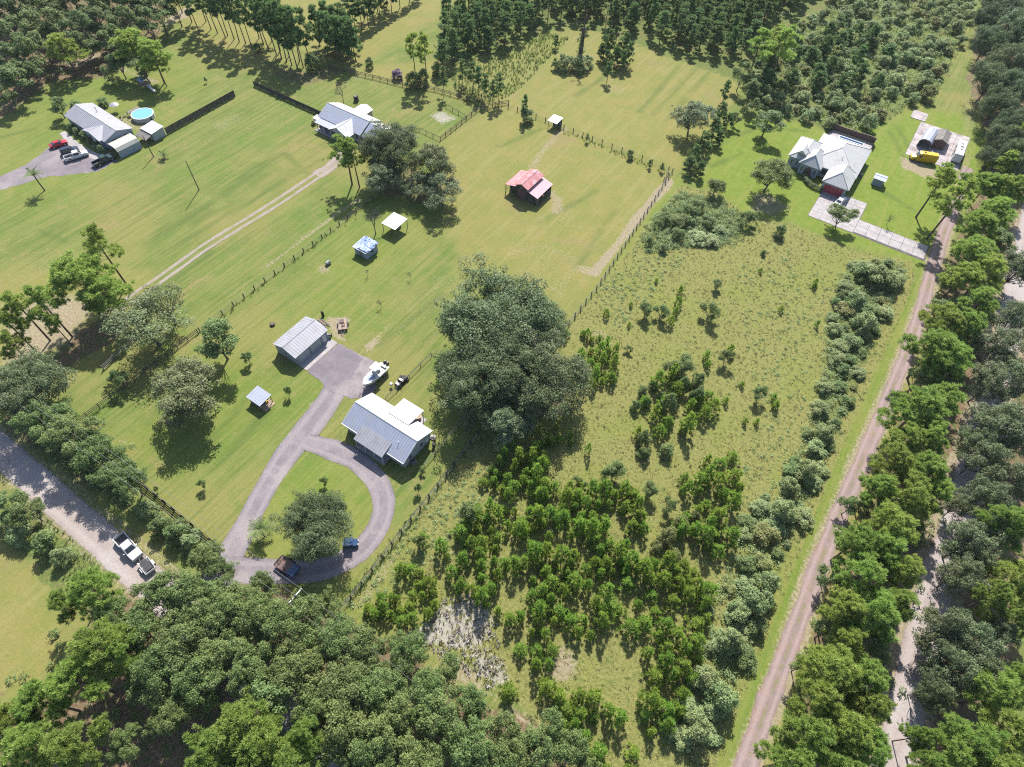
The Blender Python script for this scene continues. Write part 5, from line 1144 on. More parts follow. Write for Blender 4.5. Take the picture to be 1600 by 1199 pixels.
# ------------------------------------------------------------------ plants: prototypes
def unit(v): return v/np.maximum(np.linalg.norm(v, axis=-1, keepdims=True), 1e-9)
def quads_to_mesh(name, Vq, mats, r_, tone=None):
    """Vq (n,4,3) leaf quads; a random value per leaf is stored as the point attribute rnd"""
    n = len(Vq); V = Vq.reshape(-1, 3); F_ = np.arange(n*4).reshape(n, 4)
    me = bpy.data.meshes.new(name); fill_mesh(me, V, F_)
    a = me.attributes.new('rnd', 'FLOAT', 'POINT'); a.data.foreach_set('value', np.repeat(r_.random(n) if tone is None or len(tone) != n else np.clip(tone*.6+r_.random(n)*.4, 0, 1), 4).astype(np.float32))
    for m_ in (mats if isinstance(mats, (list, tuple)) else [mats]): me.materials.append(m_)
    return me
def leaves(r_, lobes, per, size, up=.75, elong=.62, low=.75, shell=(.55, 1.08)):
    lobes = np.asarray(lobes, float); n = (per*(lobes[:, 3]/lobes[:, 3].mean())**2).astype(int).clip(4)
    L = np.repeat(lobes, n, 0); k = len(L)
    d = unit(r_.normal(size=(k, 3))); fl = (d[:, 2] < -.15) & (r_.random(k) < low); d[fl, 2] *= -1
    p = L[:, :3] + d*L[:, 3:4]*r_.uniform(*shell, (k, 1))*np.array([1, 1, .8])
    nrm = unit(d*.75 + r_.normal(size=(k, 3))*.55 + np.array([0, 0, up]))
    leaves.tone = np.repeat(r_.random(len(lobes)), n); t1 = unit(np.cross(nrm, r_.normal(size=(k, 3)))); t2 = np.cross(nrm, t1)
    s = (size*r_.uniform(.6, 1.35, (k, 1)))
    return np.stack([p+t1*s, p+t2*s*elong, p-t1*s, p-t2*s*elong], 1)
def needles(r_, lobes, per, length, width, up=.45, spread=.5):
    lobes = np.asarray(lobes, float); n = (per*(lobes[:, 3]/lobes[:, 3].mean())**1.6).astype(int).clip(5)
    L = np.repeat(lobes, n, 0); k = len(L)
    d = unit(r_.normal(size=(k, 3)) + np.array([0, 0, .25])); 
    p = L[:, :3] + d*L[:, 3:4]*r_.uniform(.1, .62, (k, 1))*np.array([1, 1, .75])
    ax = unit(d + r_.normal(size=(k, 3))*spread*.5 + np.array([0, 0, up]))
    needles.tone = np.repeat(r_.random(len(lobes)), n); t = unit(np.cross(ax, r_.normal(size=(k, 3)))); l = length*r_.uniform(.6, 1.25, (k, 1)); w_ = width*r_.uniform(.7, 1.3, (k, 1))
    return np.stack([p-ax*l*.35-t*w_*.5, p-ax*l*.35+t*w_*.5, p+ax*l*.65+t*w_*.35, p+ax*l*.65-t*w_*.35], 1)
def dome_lobes(r_, N, R_, z0, zt, rl, flat=1., inner=.25, irregular=.22):
    """lobe centres over a dome-shaped crown with an uneven outline"""
    ph = r_.uniform(0, 6.28, 4); out = []
    while len(out) < N:
        a = r_.uniform(0, 6.28); rad = math.sqrt(r_.random())
        k = 1+irregular*(math.sin(2*a+ph[0])*.5+math.sin(3*a+ph[1])*.45+math.sin(5*a+ph[2])*.35)
        top = math.sqrt(max(0, 1-rad**2.2))
        lay = 1 if r_.random() > inner else r_.uniform(.2, .85)
        bump = 1+.14*math.sin(3*a+ph[3]+4*rad)
        z = z0+(zt-z0)*(top**flat)*lay*bump
        if rad > .75 and r_.random() < .4: z = z0-(zt-z0)*r_.uniform(0, .25)
        out.append((math.cos(a)*rad*k*(R_-rl[1]*.6), math.sin(a)*rad*k*(R_-rl[1]*.6), min(z, zt+.2)-rl[1]*.5, r_.uniform(*rl)))
    return np.array(out)
def crown_lobes(r_, N, R_, z0, H_, rl, K, sub=(.3, .5), flat=.8, stray=.08, vert=0):
    """a crown made of several limb masses of different size and height, with gaps between them"""
    subs = [(r_.normal(0, .08)*R_, r_.normal(0, .08)*R_, H_*r_.uniform(.9, 1), R_*r_.uniform(*sub)*1.1)]
    a0 = r_.uniform(0, 6.28)
    for k in range(K):
        a = a0+6.283*k/K*1.9+r_.normal(0, .3); d = R_*r_.uniform(.35, .8); rs = R_*r_.uniform(*sub)*(1.05-.35*d/R_)
        subs.append((math.cos(a)*d, math.sin(a)*d, z0+(H_-z0)*(r_.uniform(.55, 1.0)-.35*(d/R_)**2)+rs*.2, rs))
    if vert:                                   # conifers: masses stacked up the stem, narrower to the top
        subs = subs[:1]
        for k in range(K):
            t_ = (k+r_.uniform(0, 1))/K; a = a0+k*2.4+r_.normal(0, .3); w_ = R_*(1.08-.75*t_**vert); d = w_*r_.uniform(.35, .8); subs.append((math.cos(a)*d, math.sin(a)*d, z0+(H_-z0)*(.12+.86*t_), R_*r_.uniform(*sub)*(1.1-.4*t_)))
    S_ = np.array(subs); p = S_[:, 3]**2/(S_[:, 3]**2).sum(); out = []
    for i in r_.choice(len(S_), N, p=p):
        u = unit(r_.normal(size=3)); u[2] = abs(u[2]) if r_.random() < .8 else u[2]; q = S_[i, :3]-np.array([0, 0, S_[i, 3]*flat]) + u*S_[i, 3]*r_.uniform(.6, 1.05)*np.array([1, 1, flat])
        if r_.random() < stray: q[:2] *= r_.uniform(1.05, 1.3)
        out.append((q[0], q[1], max(q[2], z0*.6), min(rl[1]*1.3, rl[0]+(rl[1]-rl[0])*r_.gamma(2, .28))))
    return np.array(out)
def limbs(mb, r_, lobes, base, fork, r0, n=9):
    mb.tube(base, fork, r0, r0*.62, 8)
    for q in lobes[r_.choice(len(lobes), min(n, len(lobes)), False)]:
        e = Vector(q[:3]); f = Vector(fork); mid = f.lerp(e, .5)+Vector((r_.normal(0, .3), r_.normal(0, .3), -.08*(e-f).length+.2))
        mb.tube(f, mid, r0*.34, r0*.2, 5); mb.tube(mid, e, r0*.2, r0*.07, 4)
        for _ in range(2):
            e2 = e+Vector(r_.normal(0, .9, 3)); mb.tube(mid, e2, r0*.1, r0*.04, 3)
PROTO = {}
def proto(kind, i, trunk, tmat, crown, R_, H_):
    v = np.empty(len(crown.vertices)*3, np.float32); crown.vertices.foreach_get('co', v); v = v.reshape(-1, 3)
    if kind not in ('far_pine', 'far_pine_bushy', 'young'): R_ = float(np.percentile(np.hypot(v[:, 0], v[:, 1]), 95)); H_ = float(np.percentile(v[:, 2], 99.5))
    PROTO.setdefault(kind, []).append((trunk.mesh('trunk', M[tmat]) if trunk else None, crown, R_, H_))
def mk_oak(kind, seed, R_, H_, N, per, size, lf, tm='bark_grey', rl=(.5, 1.05), clear=.24, bare=0, K=10):
    r_ = np.random.default_rng(seed); lob = crown_lobes(r_, N, R_, H_*clear, H_, rl, K)
    q = leaves(r_, lob, per, size); mb = MB(); limbs(mb, r_, lob, (0, 0, 0), (r_.normal(0, .3), r_.normal(0, .3), H_*clear*.8), .1+R_*.035, 12+bare)
    proto(kind, seed, mb, tm, quads_to_mesh('crown', q, M[lf], r_, leaves.tone), R_, H_)
for i in range(4): mk_oak('oak', 100+i, 6.5, 10.5, 260, 64, .165, 'oak')
for i in range(3): mk_oak('oak_grey', 110+i, 6.5, 10.5, 240, 62, .165, 'oak_grey', bare=8)
for i in range(3): mk_oak('great_oak', 120+i, 11, 14, 640, 62, .17, 'oak_dark', rl=(.6, 1.4), bare=22, K=15)
for i in range(2): mk_oak('oak_olive', 130+i, 6, 9, 250, 62, .16, 'oak_olive', bare=10)
for i in range(3): mk_oak('hardwood', 140+i, 4.6, 11, 150, 48, .19, 'shrub_dark', rl=(.45, .95), clear=.25, K=7)
for i in range(2): mk_oak('round_tree', 150+i, 3.2, 5.5, 110, 60, .13, 'oak', rl=(.4, .9), clear=.2, K=6)
for i in range(2): mk_oak('thin_oak', 160+i, 6.5, 9.5, 100, 44, .17, 'oak_olive', rl=(.6, 1.3), clear=.35, bare=30, K=11)
def mk_pine(kind, seed, R_, H_, z0, N, per, ln, wd, lf, rl, tr, flat=.8, tm='bark_red', nl=10, K=14, sub=(.28, .44), vert=2.2):
    r_ = np.random.default_rng(seed); lob = crown_lobes(r_, N, R_, z0, H_, rl, K, sub, .55, .05, vert)
    q = needles(r_, lob, per, ln, wd); mb = MB(); bx, by = r_.normal(0, .25, 2)
    mb.tube((0, 0, 0), (bx*.5, by*.5, z0), tr, tr*.72, 8); mb.tube((bx*.5, by*.5, z0), (bx, by, H_-.8), tr*.72, tr*.2, 7)
    lin_ = lob[np.hypot(lob[:, 0], lob[:, 1]) < R_*.8]
    for qq in lin_[r_.choice(len(lin_), min(nl, len(lin_)), False)]:
        zz = min(H_-1, max(z0*.8, qq[2]-r_.uniform(.3, 1.2))); t = zz/H_; mb.tube((bx*t, by*t, zz), tuple(qq[:3]), tr*.18, tr*.06, 4)
    proto(kind, seed, mb, tm, quads_to_mesh('crown', q, M[lf], r_, needles.tone), R_, H_)
for i in range(4): mk_pine('big_pine', 200+i, 5.2, 14, 6.5, 330, 74, .44, .075, 'pine', (.42, .9), .26, .7, nl=22)
for i in range(3): mk_pine('tall_pine', 210+i, 3.6, 15, 7.0, 170, 62, .44, .075, 'pine', (.38, .8), .22, .9, nl=14)
for i in range(4): mk_pine('far_pine', 220+i, 2.3, 13, 4.2, 100, 40, .5, .12, 'pine_far', (.38, .8), .16, 1.1, nl=8, K=13, sub=(.3, .48), vert=1.6)
for i in range(3): mk_pine('far_pine_bushy', 230+i, 2.4, 9, 1.6, 105, 40, .5, .12, 'pine_far', (.38, .8), .14, 1.3, nl=8, K=14, sub=(.3, .46), vert=1.3)
def mk_young(seed, H_, R_, kind='young', lf='young'):
    r_ = np.random.default_rng(seed); lob = [(0, 0, H_*.92, R_*.24)]
    for t in np.linspace(.1, .84, 7):
        rr = R_*(1-t)**.7*1.02+.08; k = int(3+5*(1-t)); a0 = r_.uniform(0, 6)
        for j in range(k):
            a = a0+6.283*j/k+r_.normal(0, .25); q = rr*r_.uniform(.45, 1.25); lob.append((q*math.cos(a), q*math.sin(a), H_*t+.18*q, R_*r_.uniform(.22, .36)))
    q = needles(r_, lob, 54, .38, .06, .8, .4); mb = MB(); mb.tube((0, 0, 0), (0, 0, H_*.9), .07, .02, 6)
    for l in lob[1::3]: mb.tube((0, 0, max(.1, l[2]-.3)), l[:3], .03, .012, 3)
    proto(kind, seed, mb, 'bark_red', quads_to_mesh('crown', q, M[lf], r_, needles.tone), R_, H_)
for i in range(7): mk_young(300+i, 3.6, 1.0+.1*(i % 4))
def mk_shrub(kind, seed, R_, H_, N, per, size, lf, rl=(.3, .55)):
    r_ = np.random.default_rng(seed); lob = dome_lobes(r_, N, R_, H_*.25, H_, rl, .8, .3, .3)
    q = leaves(r_, lob, per, size, .8); st = []
    for l in lob[:12]:
        p0 = np.array([r_.normal(0, .08), r_.normal(0, .08), 0]); p1 = l[:3]; s = np.array([.025, .02, 0]); st.append([p0-s, p0+s, p1+s*.4, p1-s*.4])
    n = len(q); Vq = np.concatenate([q, np.array(st)]); me = quads_to_mesh('shrub', Vq, [M[lf], M['bark']], r_, np.concatenate([leaves.tone, np.zeros(len(st))]))
    mi = np.zeros(len(Vq), np.int32); mi[n:] = 1; me.polygons.foreach_set('material_index', mi)
    PROTO.setdefault(kind, []).append((None, me, R_, H_))
for i in range(4): mk_shrub('shrub', 400+i, 1.6, 2.1, 44, 70, .1, 'shrub')
for i in range(3): mk_shrub('shrub_dark', 410+i, 1.5, 2.3, 42, 70, .1, 'shrub_dark')
for i in range(3): mk_shrub('shrub_olive', 420+i, 1.5, 2.0, 42, 70, .1, 'shrub_olive')
mk_shrub('purple_bush', 430, 1.8, 1.8, 36, 44, .15, 'purple')
def mk_bare(seed, H_, spread, depth_=5, r0=.16, tm='bark_grey'):
    r_ = np.random.default_rng(seed); mb = MB()
    def go(p, d, l, r, k):
        e = p+d*l; mb.tube(p, e, r, r*.68, 5 if k < 3 else 3)
        if k >= depth_: return
        for _ in range(3 if k else 4):
            nd = (d+Vector(r_.normal(0, spread, 3))).normalized(); nd.z = max(nd.z, -.1)+.12; go(e, nd.normalized(), l*r_.uniform(.62, .85), r*.6, k+1)
    go(Vector((0, 0, 0)), Vector((0, 0, 1)), H_*.3, r0, 0); return mb
PROTO['bare'] = [(mk_bare(500, 6.5, .5).mesh('branches', M['bark_grey']), None, 2.6, 6.5)]
# ------------------------------------------------------------------ placing
COUNT = {}
def plant(kind, name, x, y, s, sz, label, cat, group=None, variant=None, rz=None, lean=None):
    """one plant at ground point x,y: root empty > trunk, crown (shrubs are one mesh)"""
    pr = PROTO[kind]; tm, cm, R_, H_ = pr[int(rng.integers(len(pr))) if variant is None else variant % len(pr)]
    rz = rng.uniform(0, 6.283) if rz is None else rz; COUNT[name] = COUNT.get(name, 0)+1
    if tm is None or cm is None:
        o = link(name, cm or tm); root = o
    else:
        root = bpy.data.objects.new(name, None); C.objects.link(root); root.empty_display_size = .5
        link('trunk', tm, root); link('crown', cm, root)
    root.location = (x, y, -.03); root.scale = (s, s, sz); root.rotation_euler = (lean[0] if lean else 0, lean[1] if lean else 0, rz)
    return tag(root, label, cat, group)
CZ = dict(oak=.62, oak_grey=.62, great_oak=.6, oak_olive=.62, hardwood=.62, round_tree=.55, thin_oak=.62, big_pine=.74, tall_pine=.76, far_pine=.7, far_pine_bushy=.55, young=.5, shrub=.5, shrub_dark=.5, shrub_olive=.5, purple_bush=.5, palm=.85, bare=.6)
def crown_at(kind, name, px, py, rpx, h_, label, cat, group=None, **k):
    """plant whose crown centre shows at photo point px,py with a radius of rpx photo pixels and total height h_"""
    p = at(px, py, h_*CZ[kind]); n_ = len(PROTO[kind]); vi = k.pop('variant', None); vi = int(rng.integers(n_)) if vi is None else vi % n_; k['variant'] = vi; R_, H_ = PROTO[kind][vi][2:]
    return plant(kind, name, p[0], p[1], rpx*depth(p)/FPX/R_, h_/H_, label, cat, group, **k)
def base_at(kind, name, px, py, r_m, h_, label, cat, group=None, **k):
    p = at(px, py); R_, H_ = PROTO[kind][0][2:]; return plant(kind, name, p[0], p[1], r_m/R_, h_/H_, label, cat, group, **k)
ONES = 'first second third fourth fifth sixth seventh eighth ninth tenth eleventh twelfth thirteenth fourteenth fifteenth sixteenth seventeenth eighteenth nineteenth'.split()
def ordinal(i):
    if i < 19: return ONES[i]
    t, u = divmod(i+1, 10); tens = {2: ('twentieth', 'twenty'), 3: ('thirtieth', 'thirty'), 4: ('fortieth', 'forty'), 5: ('fiftieth', 'fifty'), 6: ('sixtieth', 'sixty'), 7: ('seventieth', 'seventy')}[t]
    return tens[0] if u == 0 else tens[1]+'-'+ONES[u-1]
def inside(P, poly): return sdf_poly(np.atleast_2d(P), poly) < 0
def scatter(poly_px, spacing, n=400, tries=6000, avoid=()):
    """dart throwing inside a photo-space outline laid on the ground"""
    poly = np.array(W(poly_px)); lo, hi = poly.min(0), poly.max(0); out = []
    cand = rng.uniform(lo, hi, (tries, 2)); cand = cand[inside(cand, poly)]
    for a in avoid: cand = cand[~inside(cand, np.array(W(a)))]
    for c in cand:
        if len(out) >= n: break
        if not out or ((np.array(out)-c)**2).sum(1).min() > spacing**2: out.append(c)
    return out
def row(kind, name, items, tmpl, cat, group, key=None, rev=False):
    """hand placed trees, each named by its order along something visible"""
    its = sorted(items, key=key or (lambda t: t[1]), reverse=rev)
    for i, t in enumerate(its):
        k = t[4] if len(t) > 4 else kind
        crown_at(k, name, t[0], t[1], t[2], t[3], tmpl.format(ordinal(i)), cat, group)

# ---- single trees that stand out
T = 'tree'
crown_at('great_oak', 'oak_tree', 780, 502, 86, 14.5, 'huge grey-green oak at the back of the giant clump beside the rough lot', T, variant=0)
crown_at('great_oak', 'oak_tree', 848, 588, 76, 13, 'huge grey-green oak at the right front of the giant clump, touching the rough lot', T, variant=1)
crown_at('great_oak', 'oak_tree', 748, 592, 66, 12.5, 'large grey-green oak at the left front of the giant clump, nearest the house', T, variant=2)
crown_at('great_oak', 'oak_tree', 802, 548, 60, 13.5, 'grey-green oak in the very middle of the giant clump, between the huge ones', T, variant=2)
crown_at('great_oak', 'oak_tree', 842, 512, 46, 12, 'grey-green oak at the upper right shoulder of the giant clump', T, variant=0)
crown_at('oak_grey', 'oak_tree', 718, 512, 28, 9, 'smaller oak at the left edge of the giant clump, beside the faint sandy track', T)
crown_at('oak_grey', 'oak_tree', 790, 655, 42, 9, 'lower oak at the bottom of the giant clump over deep shade', T)
crown_at('oak_olive', 'oak_tree', 737, 660, 15, 4.5, 'small yellowish tree at the fence end below the giant clump', T)
crown_at('great_oak', 'oak_tree', 503, 824, 53, 9.5, 'broad dark grey-green oak standing inside the gravel loop', T, variant=0)
crown_at('great_oak', 'oak_tree', 484, 806, 36, 8.4, 'second crown of the gravel loop oak pair, on its upper left side', T, variant=2)
crown_at('oak_olive', 'oak_tree', 298, 612, 54, 10, 'pale olive round oak standing on the front lawn west of the coop', T, variant=0)
crown_at('hardwood', 'dense_tree', 337, 528, 36, 11, 'dense dark green upright tree behind the pale olive oak', T, variant=0)
crown_at('hardwood', 'dense_tree', 386, 558, 9, 3.2, 'small dark round tree on the lawn right of the dense dark tree', T)
crown_at('thin_oak', 'oak_tree', 226, 505, 58, 11, 'thin crowned grey-limbed tree at the end of the farm track', T, variant=0)
crown_at('thin_oak', 'oak_tree', 255, 475, 38, 10, 'half bare pale limbed tree leaning over the farm track', T, variant=1)
crown_at('hardwood', 'dense_tree', 185, 590, 14, 5, 'dark bushy tree beside the fallen rail gate', T)
crown_at('big_pine', 'pine_tree', 125, 428, 52, 15, 'broad spreading pine at the left, the biggest of the left lawn group', T)
crown_at('big_pine', 'pine_tree', 165, 452, 34, 12, 'spreading pine joined to the right side of the broadest left pine', T)
crown_at('tall_pine', 'pine_tree', 152, 378, 27, 17, 'tallest pine of the left lawn group, its crown above the others', T)
crown_at('hardwood', 'dense_tree', 157, 476, 22, 6, 'dark ivy-covered low tree at the foot of the broad left pine', T)
for i, (x, y, r_, h_) in enumerate(((28, 478, 27, 14), (62, 468, 25, 15), (8, 500, 24, 13), (82, 505, 15, 9), (15, 535, 22, 10))):
    crown_at('tall_pine', 'pine_tree', x, y, r_, h_, 'bare-trunked pine above the dark grey oak at the left edge, %s from the left' % ('second', 'fourth', 'first', 'fifth', 'third')[i], T, 'pines at the left edge')
crown_at('great_oak', 'oak_tree', 32, 604, 66, 11, 'big dark grey oak at the left edge over the sandy road', T, variant=1)
row('oak', 'oak_tree', [(70,660,38,9),(118,685,40,9.5),(162,722,36,9),(200,752,33,8.5),(95,650,26,7),(140,700,30,7.5)], '{} grey-green oak between sandy road and black fence, counting from the left', T, 'oaks along the sandy road', key=lambda t: t[0])
crown_at('great_oak', 'oak_tree', 612, 232, 47, 12.5, 'large grey-green oak at the right end of the white roofed house', T, variant=2)
crown_at('oak_grey', 'oak_tree', 598, 275, 32, 8, 'lower oak at the front of the large oak by the white roofed house', T)
crown_at('oak_olive', 'oak_tree', 680, 258, 33, 11, 'mossy brownish oak right of the large grey-green oak', T)
crown_at('oak_grey', 'oak_tree', 690, 295, 34, 8.5, 'grey mossy oak casting the big shadow toward the open shelter', T)
crown_at('oak_grey', 'oak_tree', 652, 288, 26, 7, 'shaded low oak between the large oak and mossy oak', T)
crown_at('tall_pine', 'pine_tree', 538, 232, 24, 14, 'twin-trunk pine at the end of the farm track by the porch', T)
crown_at('tall_pine', 'pine_tree', 552, 245, 18, 12, 'shorter companion of the twin-trunk pine by the farm track', T)
base_at('bare', 'bare_tree', 587, 366, 2.4, 7.5, 'leafless grey tree between the blue tarp shed and the open shelter', T)
base_at('bare', 'bare_tree', 537, 160, 1.8, 6, 'nearly leafless tree standing behind the white roofed house', T)
crown_at('oak', 'round_tree', 1205, 272, 34, 9, 'dark rounded tree left of the big white house', T)
crown_at('oak', 'round_tree', 1119, 291, 16, 4.5, 'small dark rounded tree on the lawn edge left of the white house', T)
crown_at('oak', 'round_tree', 1315, 338, 22, 5.5, 'small rounded tree with pale leaves beside the concrete drive', T)
crown_at('round_tree', 'round_tree', 1170, 340, 14, 4, 'small round shrub-like tree below the big rounded tree, at the lawn edge', T)
crown_at('oak_grey', 'oak_tree', 1083, 182, 30, 9.5, 'grey leafed oak standing alone at the right of the far pasture', T)
crown_at('hardwood', 'dense_tree', 1200, 190, 24, 8, 'dark tree at the upper left edge of the white house lawn', T)
base_at('tall_pine', 'pine_tree', 1197, 140, 5, 19, 'tall pine with high open crown on the edge of the far thicket', T)
base_at('tall_pine', 'pine_tree', 1170, 120, 4, 15, 'tall dark pine left of the high open crowned pine', T)
base_at('bare', 'bare_tree', 1385, 352, 1.2, 3.6, 'thin bare sapling on the lawn beside the concrete drive', T)
base_at('tall_pine', 'pine_tree', 1448, 374, 4.2, 17.5, 'tall slender pine at the turn of the gravel lane, right one', T)
base_at('tall_pine', 'pine_tree', 1431, 340, 4.0, 15, 'tall slender pine at the turn of the gravel lane, left one', T)
t_ = thing('dead_tree', 'dark ivy-covered dead pine trunk standing in the far pasture', T, (*at(905, 98)[:2], 0))
MB().tube((0, 0, 0), (.2, .1, 11), .8, .5, 9).build('trunk', M['bark'], t_); mk_bare(505, 5, .6, 3, .25, 'bark').build('branches', M['bark'], t_, (.2, .1, 10.8))
lv = np.random.default_rng(9); lob = np.array([(lv.normal(0, .7), lv.normal(0, .7), z, .8) for z in np.linspace(.6, 9, 22)]); link('ivy', quads_to_mesh('ivy', leaves(lv, lob, 50, .2), M['shrub_dark'], lv), t_)
for i, (x, y, r_, h_) in enumerate(((882, 98, 15, 4.5), (905, 100, 16, 4), (917, 96, 12, 3.6))): crown_at('shrub', 'shrub', x, y, r_, h_, 'grey-green bush at the foot of the ivy-covered dead pine, %s one' % ('left', 'middle', 'right')[i], 'shrub', 'bushes under the dead pine')
row('far_pine_bushy', 'pine_tree', [(945,72,9,8),(955,66,9,9),(968,78,9,8),(978,70,9,9),(984,82,9,8),(962,88,9,7),(950,90,8,6),(975,92,9,6.5),(940,82,7,5)], '{} pine of the small clump in the far pasture, counting from the left', T, 'small pine clump in the far pasture', key=lambda t: t[0])
base_at('far_pine', 'pine_tree', 948, 128, 1.7, 6.5, 'lone young pine below the small pine clump in the far pasture', T)
base_at('far_pine_bushy', 'pine_tree', 866, 108, 1.1, 3.5, 'tiny pine left of the bushes under the dead pine', T); base_at('far_pine_bushy', 'pine_tree', 868, 76, 1.2, 4.5, 'thin young pine by the dead trunk at the pasture track', T)
crown_at('far_pine_bushy', 'pine_tree', 820, 165, 7, 8, 'pine above the dark bush on the far pasture fence', T); crown_at('shrub_dark', 'shrub', 824, 182, 13, 3.6, 'dark round bush on the far pasture fence left of the white shelter', 'shrub')
crown_at('shrub_dark', 'shrub', 985, 242, 7, 2.4, 'round bush on the far pasture fence, right half', 'shrub')
for x, y, h_, lb in ((917, 222, 2.6, 'thin young pine in the fence line right of the white shelter'), (1014, 262, 2.6, 'thin young pine near the right end of the pasture fence'), (1033, 268, 2.6, 'last thin young pine at the right end of the pasture fence')): base_at('far_pine_bushy', 'young_pine', x, y, .7, h_, lb, T)
row('far_pine_bushy', 'pine_tree', [(1135,140,8,7),(1128,175,10,6.5),(1140,188,9,5),(1118,200,12,7),(1100,222,13,6.5),(1086,240,11,6),(1078,255,13,5),(1095,262,10,5),(1125,215,9,5)], '{} pine between far pasture and white house lawn, counting from the top', T, 'pines between pasture and white house')
row('hardwood', 'dense_tree', [(1160,115,16,9),(1175,140,14,8),(1180,165,12,6),(1150,185,10,4.5),(1218,62,26,15,'tall_pine')], '{} dark tree at the corner of far pasture and thicket, counting from the top', T, 'trees at the pasture corner')
row('far_pine', 'pine_tree', [(738,110,10,9),(748,118,9,9),(758,128,8,8),(770,138,8,8),(780,128,8,9),(722,105,9,8),(692,118,8,9)], '{} slender pine in the row along the garden plot fence, counting from the left', T, 'pines by the garden fence', key=lambda t: t[0])
crown_at('tall_pine', 'pine_tree', 645, 72, 15, 15, 'left of two tall pines standing behind the purple bush', T); crown_at('tall_pine', 'pine_tree', 662, 72, 15, 15.5, 'right of two tall pines standing behind the purple bush', T)
crown_at('shrub_dark', 'shrub', 645, 125, 13, 4.5, 'dark bush at the foot of the left tall pine', 'shrub'); crown_at('shrub_dark', 'shrub', 661, 122, 11, 5, 'dark bush at the foot of the right tall pine', 'shrub'); crown_at('shrub_dark', 'shrub', 681, 110, 8, 4, 'upright dark bush right of the two tall pines', 'shrub')
crown_at('purple_bush', 'purple_bush', 621, 117, 11, 2.6, 'greyish purple bush on the board fence behind the house', 'shrub')
crown_at('shrub_dark', 'shrub', 577, 98, 7, 3, 'dark bush on the board fence left of the purple bush', 'shrub')
# palm
def palm(px, py, h_, label):
    t = thing('palm_tree', label, 'palm', (*at(px, py)[:2], 0)); r_ = np.random.default_rng(3)
    MB().tube((0, 0, 0), (-.3, 0, h_*.5), .2, .16, 8).tube((-.3, 0, h_*.5), (-.5, .1, h_), .16, .15, 8).build('trunk', M['bark_grey'], t)
    fm = []
    for k in range(3):
        q = []; L = 2.3; n = 9; cv = -.35-.5*k*.5
        for i in range(n):
            a0 = np.array([L*i/n, 0, .9*(i/n)-(1.1+.5*k)*(i/n)**2]); 
            for s in (-1, 1):
                d = unit(np.array([.55, s*.85, -.15])); ln = .75*(1-.5*i/n); w_ = np.array([.09, 0, 0]); q.append([a0-w_, a0+w_, a0+d*ln+w_*.3, a0+d*ln-w_*.3])
        fm.append(quads_to_mesh('frond', np.array(q), M['shrub_dark'], r_))
    for i in range(20):
        o = link('frond', fm[i % 3], t, (-.5, .1, h_)); o.rotation_euler = (r_.normal(0, .15), r_.uniform(-.75, .25), i*2.4)
    return t
palm(70, 298, 4.6, 'single palm tree on the grass beside the gravel parking area')
palm(414, 838, 2.0, 'young palm at the left edge of the gravel loop lawn')
palm(258, 248, 1.2, 'small yellowish palm beside the cream carport wall').scale = (.7, .7, .8)
# saplings and lawn shrubs
for x, y, h_, k, lb in ((509,758,2.6,'round_tree','thin yellow-green sapling on the loop lawn above the oak'),(654,768,2.6,'round_tree','thin yellow-green sapling on the grass right of the gravel loop'),(453,618,2.8,'round_tree','thin yellow sapling on the lawn between coop and dark pad'),(320,762,2.6,'round_tree','little round bright tree on the front lawn near the black fence'),(596,480,2.4,'bare','wispy sapling on the lawn below the garage track'),(642,436,2.2,'bare','wispy bare sapling right of the blue tarp shed'),(574,432,2.0,'bare','wispy bare sapling directly below the blue tarp shed'),(247,768,1.6,'round_tree','tiny dark shrub beside the black fence'),(163,660,1.5,'bare','wisp of a sapling below the shadow near the grey board fence'),(540,350,1.3,'bare','tiny bare sapling near the farm track fence, lower one'),(556,340,1.3,'bare','tiny bare sapling near the farm track fence, upper one'),(710,728,1.2,'round_tree','tiny shrub at the gravel edge near the house shadow'),(323,130,1.8,'round_tree','tiny tree alone on the lawn above the tall plank fence')):
    base_at(k, 'sapling', x, y, h_*.32, h_, lb, T)
for x, y, r_, k, h_, lb in ((250,822,18,'shrub_dark',3.5,'dark shrub below the power lines, left of three'),(276,832,20,'shrub_dark',4,'dark shrub beside the black fence, middle of three'),(300,845,18,'shrub',3.5,'grey-green shrub at the end of the black fence'),(70,845,22,'shrub_dark',4,'dark shrub on the verge opposite the oak row'),(45,800,24,'hardwood',6,'dark tree at the left edge below the sandy road'),(15,790,28,'hardwood',6.5,'dark tree in the left corner beside the sandy road'),(30,835,20,'shrub',3,'green shrub on the verge at the left edge'),(95,870,16,'shrub',3,'green shrub on the verge near the bright bottom pines'),(325,870,26,'oak',6,'small oak at the corner of drive and road'),(345,895,22,'oak',5.5,'low oak beside the drive entrance'),(228,795,16,'shrub',3,'grey shrub under the power lines behind the fence')):
    crown_at(k, 'shrub' if k.startswith('shrub') else 'dense_tree', x, y, r_, h_, lb, 'shrub' if k.startswith('shrub') else T)
